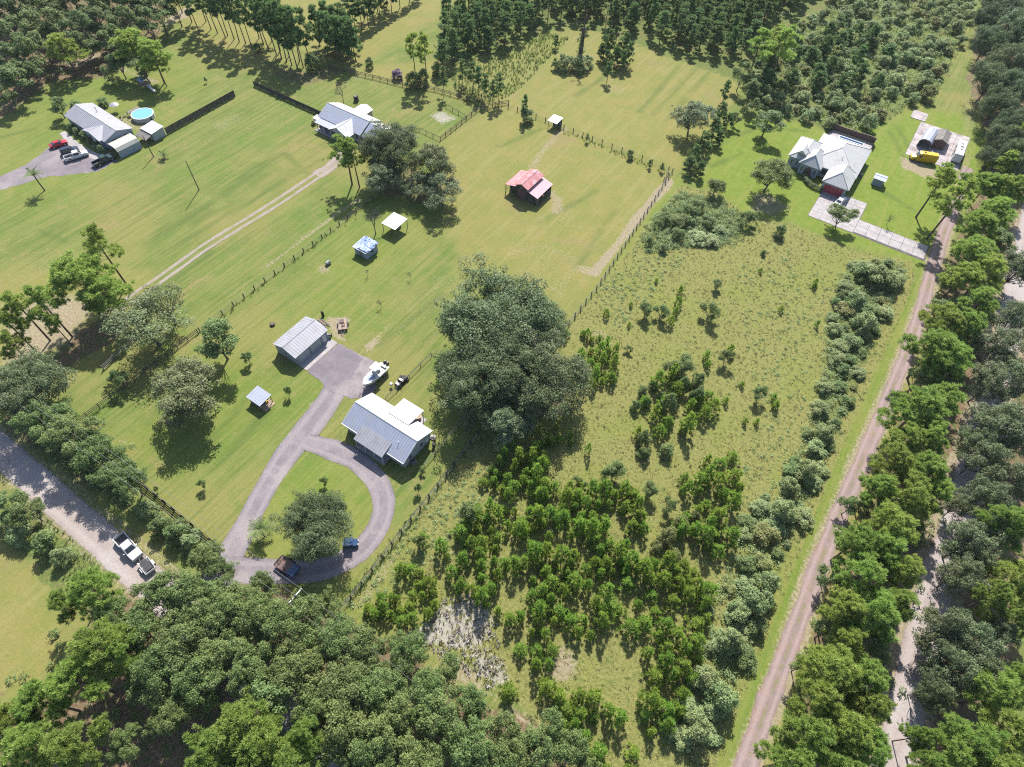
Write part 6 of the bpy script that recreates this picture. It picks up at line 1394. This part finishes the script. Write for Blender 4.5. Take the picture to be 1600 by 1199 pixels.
# garden plants around the houses
for x, y, r_, k in ((112,200,7,'shrub_dark'),(120,206,6,'shrub'),(131,211,8,'shrub'),(140,220,5,'shrub_olive'),(152,228,7,'shrub_dark'),(158,233,6,'shrub'),(90,165,16,'hardwood'),(118,165,12,'shrub_dark'),(160,160,10,'shrub_dark')):
    crown_at(k, 'shrub' if k != 'hardwood' else 'dense_tree', x, y, r_, 2.2 if k != 'hardwood' else 6, '%s garden shrub along the front of the mobile home, from the left' % ordinal([112,120,131,140,152,158].index(x)) if y > 190 else ('dark bush in the shade at the %s of the mobile home' % ('far corner' if x < 140 else 'middle of the back')) if k != 'hardwood' else 'dark leaning tree left of the mobile home', 'shrub' if k != 'hardwood' else T, 'shrubs around the mobile home' if k != 'hardwood' else None)
for i, (x, y) in enumerate(((490,192),(503,196),(512,200))): crown_at('shrub_olive', 'shrub', x, y, 4.5, 1.2, 'small yellowish garden shrub by the white box, %s from the left' % ONES[i], 'shrub', 'garden shrubs by the white box')
hp = [at(258, 268), at(1258, 268)]
hd = tag(thing('clipped_hedge', 'clipped curved hedge in front of the big white house', 'hedge', (*at(1262, 290)[:2], 0)))
o_ = np.array(at(1262, 290)); hl = smooth_line([tuple(np.array(at(x, y)[:2])-o_[:2]) for x, y in ((1257,269),(1256,280),(1262,289),(1272,295),(1282,299))], .5)
lv = np.random.default_rng(11); lob = [(p.x, p.y, z, .62) for p in hl for z in (.4, .9)]; link('foliage', quads_to_mesh('hedge_foliage', leaves(lv, lob, 70, .12), M['hedge'], lv), hd)
crown_at('shrub', 'shrub', 1285, 268, 6, 2.2, 'pale spiky shrub by the entry door of the white house', 'shrub')

# ---- woods at the lower left
row('big_pine', 'pine_tree', [(140,918,40,13),(105,938,30,10),(152,1008,50,15),(118,1062,46,14.5),(60,1095,42,13.5),(45,1165,48,14),(112,1165,46,14.5),(10,1130,40,13),(372,1135,50,15),(330,1178,46,15),(415,1170,42,14.5),(480,1150,34,14),(455,1195,44,14),(390,1205,40,14),(190,1020,30,13)], '{} bright yellow-green pine of the lower left wood, counting from the top', T, 'pines in the lower left wood')
row('oak', 'oak_tree', [(178,962,28,9),(248,938,40,10),(300,935,40,10),(355,950,42,10.5),(215,985,36,10),(285,1000,48,11),(345,1020,44,10.5),(400,965,40,10),(250,1055,46,11),(310,1075,44,11),(395,1040,40,10.5),(450,980,44,10.5),(460,1045,46,11),(515,1000,40,10),(520,1075,50,11.5),(570,1020,38,10),(590,1080,44,11),(545,1140,50,12),(610,1145,46,12),(635,1020,32,9),(690,1066,38,9),(655,1090,38,10.5),(680,1140,44,11.5),(730,1110,32,9.5),(740,1160,46,11.5),(800,1165,42,11),(850,1160,42,10.5),(640,1190,46,12),(890,1185,36,9.5),(780,1195,42,11),(270,1115,32,10),(200,1165,26,8),(495,1110,32,11),(575,1190,42,12),(430,1090,36,11,'hardwood'),(410,920,22,6.5),(505,955,28,8)], '{} grey-green oak of the bottom wood, counting from the left edge of the photo', T, 'oaks in the bottom wood', key=lambda t: t[0])
# ---- strip between the gravel lane and the side road
row('big_pine', 'pine_tree', [(1530,350,32,12),(1560,330,30,12),(1520,390,34,12),(1545,420,30,12.5),(1505,430,28,11),(1535,470,28,11.5),(1480,500,32,11.5),(1515,510,28,12),(1462,545,44,13.5),(1490,560,34,13),(1440,635,46,14),(1475,625,34,13.5),(1420,690,28,12),(1452,680,30,12.5),(1400,720,36,13),(1445,735,38,13.5),(1420,770,42,14),(1465,770,28,12),(1375,765,28,12),(1340,845,34,12.5),(1395,820,40,14),(1385,860,36,13),(1350,900,40,13),(1410,895,30,12.5),(1320,950,34,13),(1370,955,42,14),(1405,945,30,12.5),(1325,1000,28,12),(1300,1055,44,14.5),(1350,1060,40,14.5),(1280,1095,40,14),(1360,1105,36,14),(1270,1150,44,14.5),(1320,1145,40,14.5),(1355,1165,38,14),(1240,1190,38,14),(1310,1200,42,14),(1570,290,24,11)], '{} bright green pine in the strip beside the gravel lane, counting from the bottom', T, 'pines beside the gravel lane', rev=True)
row('hardwood', 'dense_tree', [(1480,590,26,9),(1440,590,20,8),(1370,800,22,8),(1330,790,18,6),(1300,900,20,7),(1295,985,24,8),(1360,1010,26,9),(1430,830,18,7),(1500,480,20,8),(1560,380,22,9),(1480,440,16,6),(1465,480,16,5),(1255,1040,18,7),(1330,1090,22,9)], '{} darker understorey tree in the strip beside the gravel lane, counting from the bottom', T, 'understorey trees beside the gravel lane', rev=True)
row('oak_grey', 'oak_tree', [(1590,420,26,10),(1585,500,34,11),(1555,545,34,11),(1590,590,38,11.5),(1545,600,30,10.5),(1560,660,38,11.5),(1595,680,34,12),(1535,715,32,10.5),(1575,745,38,12),(1540,775,30,10),(1510,850,32,10.5),(1545,830,32,11),(1500,900,30,10),(1530,880,28,9.5),(1478,985,36,11),(1510,1000,36,11),(1470,1030,28,9),(1500,1055,36,10.5),(1530,1040,32,10.5),(1555,990,24,9),(1470,1090,24,8),(1525,690,26,9),(1482,1000,24,9),(1448,1078,20,8),(1500,790,20,8)], '{} grey-green oak leaning over the sand side road, counting from the bottom', T, 'oaks over the side road', rev=True)
row('big_pine', 'pine_tree', [(1572,815,36,14),(1600,900,40,14),(1555,930,26,12.5),(1590,965,26,12),(1560,1085,38,13),(1590,1150,40,14),(1530,1160,42,14),(1480,1175,36,13),(1460,1205,34,13),(1560,1200,40,14),(1600,1060,26,12),(1440,1150,22,10)], '{} bright green pine right of the sand side road, counting from the bottom', T, 'pines right of the side road', rev=True)
row('great_oak', 'oak_tree', [(1560,20,34,13),(1590,50,36,14),(1545,65,26,11),(1575,95,32,13),(1550,125,32,12),(1590,140,32,13),(1560,165,28,11.5),(1590,195,30,12),(1565,222,28,10.5),(1548,250,20,8),(1590,250,28,11),(1540,35,22,10),(1600,10,30,14),(1575,200,24,11)], '{} dark blue-green oak right of the grassy end of the lane, counting from the top', T, 'oaks right of the grassy lane')
row('big_pine', 'pine_tree', [(1598,210,24,11),(1545,285,24,10),(1590,290,24,11),(1508,285,14,9),(1478,265,13,8),(1575,250,18,10)], '{} light green pine near the vehicles on the concrete pad, counting from the top', T, 'pines near the concrete pad')
# ---- far woods: upper left
row('hardwood', 'forest_tree', [(10,20,30,13),(40,10,28,13),(75,8,28,14),(110,12,28,13),(145,10,26,13),(180,5,26,14),(215,10,26,13),(245,15,22,12),(20,60,28,13),(50,45,26,13),(85,40,26,13),(125,45,26,13),(160,38,24,12),(195,35,22,12),(230,35,20,11),(10,95,28,12),(40,85,26,12),(65,72,22,11),(20,125,24,10),(50,112,18,8),(130,70,20,10),(165,68,18,9),(5,150,18,8),(180,55,18,9),(270,5,20,12),(60,-15,30,14),(130,-18,30,14),(200,-18,30,14),(0,-10,30,14)], '{} tree of the dense forest in the upper left corner, counting from the top', T, 'trees of the upper left forest')
for x, y, r_, h_, k, lb in ((95, 72, 28, 12, 'big_pine', 'light green pine leaning out of the upper left forest'), (205, 68, 30, 13, 'big_pine', 'big pine shading the play set, left crown'), (235, 80, 28, 13, 'big_pine', 'big pine shading the play set, right crown'), (222, 105, 22, 8, 'hardwood', 'dark tree beside the play set'), (185, 98, 18, 8, 'hardwood', 'dark tree between forest and play set'), (170, 115, 12, 5, 'shrub', 'low bush in shade left of the play set'), (245, 100, 14, 9, 'tall_pine', 'thin pine right of the play set')):
    crown_at(k, 'pine_tree' if 'pine' in k else 'shrub' if k == 'shrub' else 'dense_tree', x, y, r_, h_, lb, T if k != 'shrub' else 'shrub')
for i, (x, y, h_) in enumerate(((312,52,16),(330,46,17),(340,52,17),(352,58,18),(356,56,19),(366,62,20),(374,66,18),(384,68,18),(394,76,19),(300,35,15),(322,34,16),(285,20,15))):
    base_at('far_pine', 'pine_tree', x, y, 2.6, h_, '%s tall bare-trunked pine of the upper lawn group, from the left' % ordinal(sorted([312,330,340,352,356,366,374,384,394,300,322,285]).index(x)), T, 'tall pines on the upper lawn')
for i, (x, y, h_) in enumerate(((412,70,16),(420,78,17),(432,86,18),(440,92,18),(448,97,18),(456,102,19),(465,108,19),(474,106,18),(486,100,17),(438,80,17),(452,88,18),(468,96,16),(405,60,15),(425,65,16))):
    base_at('far_pine', 'pine_tree', x, y, 2.8, h_, '%s pine on brown litter left of the ranch house, counting from the left' % ordinal([0,2,4,6,8,9,11,12,13,5,7,10,1,3].index(i) if False else sorted([412,420,432,440,448,456,465,474,486,438,452,468,405,425]).index(x)), T, 'tall pines left of the ranch house')
for i, (x, y, h_) in enumerate(((512,82,13),(522,90,14),(532,94,14),(540,90,13),(548,98,14),(556,95,13),(500,72,13),(518,70,14),(530,78,14),(545,78,13),(536,66,12),(550,84,12))):
    base_at('far_pine_bushy', 'pine_tree', x, y, 2.9, h_, '%s bushy dark pine of the field edge clump, counting from the left' % ordinal(sorted([512,522,532,540,548,556,500,518,530,545,536,550]).index(x)), T, 'bushy pines at the field edge')
for i, (x, y, h_) in enumerate(((548,52,11),(556,46,12),(566,48,12),(576,42,11),(585,38,11),(594,32,11),(602,26,10),(612,20,11),(625,12,11),(640,4,11),(605,10,11),(590,18,11),(570,30,11),(655,-6,11))):
    base_at('far_pine', 'pine_tree', x, y, 2.4, h_, '%s pine of the row across the open top field, counting from the left' % ordinal(sorted([548,556,566,576,585,594,602,612,625,640,605,590,570,655]).index(x)), T, 'pines across the open field')
crown_at('shrub_dark', 'shrub', 487, 98, 13, 5, 'round dark bush at the right end of the litter-floored pine group', 'shrub'); crown_at('shrub_dark', 'shrub', 402, 75, 6, 3, 'small round bush left of the litter-floored pine group', 'shrub')
# far pine wood across the top
W1 = [(690,112),(720,92),(790,72),(850,32),(905,30),(945,42),(1000,52),(1060,80),(1110,85),(1160,92),(1180,60),(1260,30),(1330,10),(1420,-10),(1420,-60),(1000,-70),(780,-60),(700,40)]
def join_plants(name, items, label):
    """many small far plants joined into one object; items: (kind, x, y, s, sz)"""
    Vl, Tl, Ml = [], [], []; VT, FT = [], []; off = 0
    for kind, x, y, s_, sz in items:
        pr = PROTO[kind]; tm, cm, R_, H_ = pr[int(rng.integers(len(pr)))]; a = rng.uniform(0, 6.283); ca, sa = math.cos(a), math.sin(a)
        A = np.array([[ca*s_, -sa*s_, 0], [sa*s_, ca*s_, 0], [0, 0, sz]])
        v = np.empty(len(cm.vertices)*3, np.float32); cm.vertices.foreach_get('co', v); Vl.append((v.reshape(-1, 3) @ A.T + [x, y, 0]).reshape(-1, 4, 3))
        r0 = np.empty(len(cm.vertices), np.float32); cm.attributes['rnd'].data.foreach_get('value', r0); Tl.append(r0[::4])
        vt = np.array([q.co for q in tm.vertices]) @ A.T + [x, y, 0]; VT += [tuple(q) for q in vt]
        for p in tm.polygons: FT.append([off+i for i in p.vertices])
        off += len(vt)
    Vq = np.concatenate(Vl); me = quads_to_mesh(name, Vq, [M['pine_far']], rng); me.attributes['rnd'].data.foreach_set('value', np.repeat(np.concatenate(Tl), 4))
    import bmesh
    mt = bpy.data.meshes.new('trunks'); mt.from_pydata(VT, [], FT); bm = bmesh.new(); bm.from_mesh(me); k = len(bm.faces); bm.from_mesh(mt); bm.faces.ensure_lookup_table()
    for f in bm.faces[k:]: f.material_index = 1
    me.materials.append(M['bark_red']); bm.to_mesh(me); bm.free()
    return tag(link(name, me), label, kind='stuff')
W1 = [(690,112),(720,92),(790,72),(850,32),(905,30),(945,42),(1000,52),(1060,80),(1110,85),(1160,92),(1190,50),(1260,5),(1300,-30),(1000,-34),(780,-30),(700,40)]
pts = scatter(W1, 4.2, 260, 9000)
pts.sort(key=lambda c: c[1]*math.cos(YAW)-c[0]*math.sin(YAW))
rest = []; front = []
for i, c in enumerate(pts):
    k = 'far_pine' if rng.random() < .55 else 'far_pine_bushy'; it = (k, c[0], c[1], rng.uniform(.9, 1.3), rng.uniform(8.0, 13.0)/PROTO[k][0][3]); (front if i < 42 else rest).append(it)
front.sort(key=lambda t: t[1])
for i, (k, x, y, s_, sz) in enumerate(front): plant(k, 'pine_tree', x, y, s_, sz, ordinal(i)+' pine along the front of the far wood, counting from the left', T, 'pines of the far wood')
join_plants('far_wood', rest, 'dense far pine wood across the top of the photo')
# thicket at the upper right
TH = [(1165,128),(1195,176),(1250,186),(1300,204),(1345,204),(1390,192),(1415,170),(1450,155),(1478,120),(1500,70),(1515,25),(1520,-30),(1330,-30),(1270,35),(1190,80)]
TP = sorted(scatter([(1165,128),(1195,160),(1290,165),(1370,150),(1390,90),(1330,40),(1260,30),(1190,80)], 5.0, 22, 4000), key=lambda c: c[0])
for i, c in enumerate(TP): plant('far_pine_bushy', 'pine_tree', c[0], c[1], rng.uniform(.85, 1.25), rng.uniform(.55, 1.0), ordinal(i)+' dark pine standing out of the upper right thicket, counting from the left', T, 'pines in the upper right thicket')
def pix(c):
    q = np.array([c[0], c[1], -CAMH]); w_ = q@CF; return 800+FPX*(q@CR)/w_, 599.5-FPX*(q@CU)/w_
TS = {}
for c in scatter(TH, 3.5, 175, 9000):
    x, y = pix(c); TS.setdefault('along the upper edge of the white house lawn' if y > 158 else 'beside the grassy end of the lane' if x > 1425 else 'at the top edge of the far thicket' if y < 55 else 'in the middle of the far thicket', []).append((x, c))
for where, L in TS.items():
    L.sort(key=lambda t: t[0])
    for i, (x, c) in enumerate(L):
        k = ('shrub', 'shrub', 'shrub', 'shrub', 'shrub', 'shrub_dark', 'shrub_olive')[int(rng.integers(7))]; s = rng.uniform(1.1, 1.9); plant(k, 'shrub', c[0], c[1], s, s*rng.uniform(.85, 1.2), ordinal(min(i, 78))+' shrub '+where+', counting from the left', 'shrub', 'shrubs of the upper right thicket')

# ---- the rough lot
def zone(poly, spacing, n, kind, name, hr, rr, label, group, cat=T, avoid=(), gap=-.2):
    R_, H_ = PROTO[kind][0][2:]; L = scatter(poly, spacing*.84, n*2, 6000, avoid)
    if gap is not None: L = [c for c in L if fbm(np.array([c]), 9, 77)[0] > gap]
    L = L[:min(int(n*1.05), 79)]; L.sort(key=lambda c: -c[1]*math.cos(YAW)+c[0]*math.sin(YAW))
    for i, c in enumerate(L):
        g = rng.uniform(.55, 1.15); s = .80*rng.uniform(*rr)/R_*g**.7; plant(kind, name, c[0], c[1], s, 1.2*rng.uniform(*hr)/H_*g, ordinal(i)+' '+label+', counting from the top', cat, group)
CLEAR = [[(905,1010),(960,985),(1010,1040),(1010,1090),(975,1110),(925,1085),(870,1060)], [(690,940),(750,930),(775,970),(790,1060),(720,1030),(650,1000)]]
zone([(745,760),(800,700),(850,705),(850,770),(800,850),(740,880),(705,900),(690,860),(720,830)], 2.0, 46, 'young', 'young_pine', (2.6,4.8), (1.0,1.6), 'young pine of the stand above the white sand', 'young pines above the white sand')
zone([(850,770),(900,765),(990,775),(1005,830),(985,870),(900,880),(830,870),(800,860)], 2.1, 44, 'young', 'young_pine', (3.2,5.6), (1.1,1.8), 'young pine of the stand mid rough lot', 'young pines mid lot')
zone([(760,880),(900,885),(985,880),(960,930),(930,1000),(870,1010),(850,1060),(790,1010),(775,950),(720,920)], 2.0, 62, 'young', 'young_pine', (2.8,5.2), (1.0,1.7), 'young pine of the stand right of the white sand', 'young pines right of the sand')
zone([(985,880),(1080,890),(1105,940),(1100,1010),(1075,1080),(1050,1130),(1010,1150),(1000,1100),(1020,1040),(975,980),(950,950)], 2.1, 58, 'young', 'young_pine', (2.8,5.4), (1.1,1.7), 'young pine of the stand by the lane bushes', 'young pines near the lane bushes', avoid=CLEAR)
zone([(800,1050),(860,1080),(930,1095),(980,1130),(1000,1190),(960,1230),(890,1150),(830,1110),(790,1080)], 1.9, 44, 'young', 'young_pine', (2.4,4.4), (.95,1.5), 'young pine above the bottom wood', 'young pines above the bottom wood')
zone([(575,955),(610,910),(640,888),(680,905),(688,950),(650,978),(600,978)], 1.7, 32, 'young', 'young_pine', (2.2,4.2), (.8,1.4), 'young pine between fence end and white sand', 'young pines by the fence end')
zone([(908,520),(940,530),(965,560),(955,600),(925,610),(905,590)], 2.0, 22, 'young', 'young_pine', (2.2,4.2), (.9,1.4), 'young pine right of the giant oaks', 'young pines by the giant oaks')
zone([(830,680),(870,670),(895,665),(890,690),(850,700)], 2.0, 10, 'young', 'young_pine', (1.8,3.2), (.6,1.0), 'small young pine below the giant oaks', 'young pines below the giant oaks')
zone([(1010,590),(1070,575),(1115,600),(1110,650),(1050,700),(990,700),(985,650)], 2.6, 16, 'young', 'young_pine', (3,5.2), (1.1,1.7), 'young pine in the thicket of mid lot', 'young pines of the centre thicket')
zone([(1060,740),(1100,715),(1150,720),(1150,790),(1140,860),(1080,880),(1050,850),(1070,800)], 2.3, 30, 'young', 'young_pine', (2.6,5), (1.1,1.7), 'young pine in the right thicket of the lot', 'young pines of the right thicket')
zone([(1005,590),(1070,565),(1110,600),(1090,650),(1040,720),(985,715),(985,650)], 3.2, 14, 'shrub_dark', 'shrub', (2.2,3.6), (1.4,2.2), 'dark shrub in the thicket of mid lot', 'shrubs of the centre thicket', 'shrub')
zone([(1040,800),(1110,790),(1120,850),(1060,880),(1020,860)], 3.2, 8, 'shrub_olive', 'shrub', (2,3.2), (1.4,2.0), 'olive shrub in the right thicket of the lot', 'shrubs of the right thicket', 'shrub')
LANE = [(1320,420),(1360,405),(1412,412),(1395,470),(1350,560),(1305,690),(1260,790),(1205,915),(1170,1010),(1120,1150),(1090,1185),(1050,1150),(1085,1060),(1100,950),(1140,880),(1160,810),(1225,740),(1275,640),(1290,520)]
LS = sorted(scatter(LANE, 2.7, 79, 5000), key=lambda c: -c[1])
for i, c in enumerate(LS):
    k = ('shrub', 'shrub', 'shrub_dark', 'shrub', 'shrub_olive', 'shrub_dark')[int(rng.integers(6))]; s = rng.uniform(.55, 1.6)
    plant(k, 'shrub', c[0], c[1], s, s*rng.uniform(.5, .85), ordinal(i)+' shrub in the bushy strip left of the gravel lane, counting from the top', 'shrub', 'shrubs along the lane')
row('shrub', 'bushy_tree', [(1370,430,22,4.5),(1340,470,18,4),(1350,505,20,4.5),(1390,440,16,4),(1225,800,20,4.5),(1260,735,18,4),(1180,940,26,5),(1200,910,20,4.5),(1140,1000,22,4.5),(1130,1090,26,5),(1090,1140,24,4.5),(1290,680,15,3.5),(1100,1060,22,3.6),(1155,960,20,3.6),(1235,760,16,3)], '{} big bush tree in the strip beside the lane, counting from the top', T, 'bush trees along the lane')
row('round_tree', 'bushy_tree', [(1090,320,11,3),(1075,330,16,3.5),(1062,345,14,3.2),(1060,365,10,2.8),(1107,345,11,2.6),(1040,340,9,2.6),(1030,350,8,2.4)], '{} rounded bush tree in the weedy corner below the gate, from the left', T, 'bush trees of the weedy corner', key=lambda t: t[0])
row('shrub', 'shrub', [(1110,375,16,1.6),(1090,370,18,1.6),(1125,360,14,1.5),(1080,345,10,2),(1015,378,6,2.4,'shrub_dark'),(1037,388,8,2,'shrub'),(1219,362,10,3,'shrub_dark'),(1193,395,5,1.4,'shrub_dark')], '{} low shrub along the top of the rough lot, counting from the left', 'shrub', 'low shrubs at the top of the lot', key=lambda t: t[0])
row('round_tree', 'bushy_tree', [(1009,485,11,3.8),(1034,487,13,3.8),(1110,486,17,4.5),(1120,445,8,2.6),(1135,558,12,4),(1070,570,16,4.5),(1050,575,13,4),(1187,615,12,4),(960,735,15,4.4),(948,742,11,3.6),(906,755,11,3.4),(732,800,16,6,'hardwood'),(1016,765,12,3.6),(1045,790,14,4),(982,545,7,1.8),(1275,680,8,2.5),(655,845,10,3.6),(660,735,6,1.5)], '{} dark rounded bush tree in the open rough lot, from the left', T, 'bush trees in the open lot', key=lambda t: t[0])
row('young', 'young_pine', [(948,488,5,2.6),(986,475,3,1.6),(1064,452,5,2.8),(1061,470,6,3),(1057,484,5,2.6),(1049,500,6,3),(1026,438,3,1.5),(983,507,3,1.5),(1142,545,6,3.2),(1105,555,6,3),(1107,568,5,2.6),(1213,632,6,2.6),(1165,657,4,2),(1183,658,4,2),(1135,625,5,2.2),(1275,440,4,2.2),(1273,445,4,2),(1278,505,4,2.2),(1221,482,4,2),(1189,422,3,1.6),(920,700,5,4),(858,690,5,2.6),(870,685,6,3),(893,692,4,2.2),(884,520,6,3),(918,520,6,3.2),(660,840,9,3.8),(698,870,6,2.6),(620,935,6,3),(775,740,7,3.4),(796,745,6,3),(985,765,6,2.6),(1210,620,5,2.2),(1160,600,4,1.8)], '{} lone young pine in the open rough lot, counting from the top', T, 'lone young pines')
# roadside and undergrowth masses: nobody could count these
def mass(name, polys, n, rr, zr, per, size, mat_, label, seed, avoid=()):
    r_ = np.random.default_rng(seed); lob = []
    for poly in polys:
        P = np.array(W(poly)); lo, hi = P.min(0), P.max(0); k = 0; cand = r_.uniform(lo, hi, (n*14, 2)); cand = cand[inside(cand, P)]
        for a in avoid: cand = cand[~inside(cand, np.array(W(a)))]
        for c in cand[:n]: s = r_.uniform(*rr); lob.append((c[0], c[1], r_.uniform(*zr), s))
    o = link(name, quads_to_mesh(name, leaves(r_, np.array(lob), per, size, .8), M[mat_], r_, leaves.tone)); return tag(o, label, kind='stuff')
mass('undergrowth', [TH, TH, W1], 520, (.6, 1.4), (.2, .9), 40, .17, 'shrub', 'low green undergrowth under the far woods and thicket', 21)
mass('undergrowth', [LANE, [(1060,300),(1125,310),(1165,345),(1150,385),(1080,385),(1005,395),(1000,360)]], 760, (.4, .95), (.1, .5), 34, .12, 'shrub', 'low bushy growth along the lane side of the rough lot', 22)
mass('undergrowth', [ [(40,668),(120,700),(215,785),(335,868),(300,880),(235,815),(150,765),(60,700)], [(-40,1080),(150,940),(230,900),(420,930),(600,1000),(860,1150),(960,1240),(-100,1240)], [(1545,280),(1520,330),(1480,420),(1460,520),(1400,660),(1370,790),(1290,930),(1230,1150),(1210,1220),(1380,1210),(1480,830),(1570,480),(1590,300)]], 240, (.4, 1.0), (.15, .5), 28, .18, 'shrub_dark', 'dark green growth under the roadside and bottom trees', 23)
mass('undergrowth', [[(-80,-60),(270,-60),(230,60),(120,110),(60,130),(0,170),(-80,190)]], 260, (.5, 1.2), (.2, .8), 28, .2, 'shrub_dark', 'dark undergrowth of the upper left forest', 24)
def tufts(name, polys, n, h_, w_, mat_, label, seed, avoid=(), blades=5, dens=2.2):
    """grass clumps: leaning blades"""
    r_ = np.random.default_rng(seed); P = []
    for poly in polys:
        Q = np.array(W(poly)); lo, hi = Q.min(0), Q.max(0); cand = r_.uniform(lo, hi, (n*4, 2)); cand = cand[inside(cand, Q)]
        for a in avoid: cand = cand[~inside(cand, np.array(W(a)))]
        ar = abs(sum(a[0]*b[1]-b[0]*a[1] for a, b in zip(Q, np.roll(Q, -1, 0))))/2; P.append(cand[:min(n, int(ar*dens)+10)])
    P = np.concatenate(P); P = P[r_.random(len(P)) < .55+.45*np.clip(fbm(P, 5, seed), -1, 1)]
    k = len(P)*blades; B = np.repeat(P, blades, 0); a = r_.uniform(0, 6.283, k); l = r_.uniform(.25, 1, k)*w_; hh = h_*r_.uniform(.5, 1.2, k)
    d = np.stack([np.cos(a), np.sin(a), np.zeros(k)], 1); t = np.stack([-np.sin(a), np.cos(a), np.zeros(k)], 1)*(w_*.16)
    b = np.concatenate([B+r_.normal(0, .1, B.shape), np.zeros((k, 1))], 1); tip = b+d*l[:, None]+np.array([0, 0, 1])*hh[:, None]
    q = np.stack([b-t, b+t, tip+t*.6, tip-t*.6], 1)
    o = link(name, quads_to_mesh(name, q, M[mat_], r_)); return tag(o, label, kind='stuff')
tufts('meadow_grass', [LOT], 26000, .17, .26, 'weed', 'long yellowish grass tufts of the rough lot', 31, [[(690,940),(750,930),(775,970),(770,1010),(700,1020),(650,1000)]])
tufts('verge_grass', [[(0,740),(60,790),(150,880),(170,905),(120,930),(40,850),(-30,790)], [(520,955),(540,955),(760,680),(748,672)], [(860,195),(1040,268),(1040,274),(858,200)], [(345,494),(590,302),(594,306),(348,499)], [(112,668),(200,612),(203,617),(118,672)], [(1060,300),(1130,310),(1195,355),(1170,385),(1080,380),(1010,390)]], 1500, .45, .35, 'weed_green', 'taller green grass along fences and road verges', 32)
tufts('thicket_grass', [TH, [(700,118),(790,80),(850,50),(890,60),(800,150),(730,170)]], 3500, .6, .5, 'weed_green', 'tall yellow-green grass between the far shrubs', 33)
tufts('wiregrass', [[(650,1000),(690,935),(745,930),(775,970),(790,1060),(800,1090),(740,1060)]], 900, .4, .35, 'weed', 'sparse grass clumps on the white sand patch', 34, dens=3.0)
mass('meadow_weeds', [LOT], 900, (.12, .42), (-.02, .12), 22, .085, 'shrub_olive', 'low olive brown weeds through the rough lot', 41)
mass('meadow_weeds', [[(530,950),(750,672),(830,700),(700,880),(640,890),(570,960)], [(1150,880),(1280,640),(1300,450),(1220,380),(1150,420),(1180,640),(1140,800)], [(930,460),(1060,300),(1080,400),(960,520)]], 420, (.12, .5), (-.02, .14), 24, .085, 'shrub', 'low green weeds at the edges of the rough lot', 42)
tufts('dead_brush', [[(650,1000),(690,935),(745,930),(775,970),(790,1060),(800,1090),(740,1060)]], 900, .5, .5, 'dead', 'grey dead brush over the white sand patch', 43, dens=2.2)
# faint blue air over the whole place
hz = MB().box(-460, 330, -150, 470, -1.0, 104.0).build('haze', None or [])
tag(hz, 'faint summer haze over the fields', kind='stuff')
hm = bpy.data.materials.new('haze'); hm.use_nodes = True; nt = hm.node_tree; nt.nodes.clear()
pv = nt.nodes.new('ShaderNodeVolumePrincipled'); pv.inputs['Color'].default_value = (.80, .88, 1, 1); pv.inputs['Density'].default_value = .00005
mo = nt.nodes.new('ShaderNodeOutputMaterial'); nt.links.new(pv.outputs[0], mo.inputs['Volume']); hz.data.materials.append(hm)
print('PLANTS', COUNT)
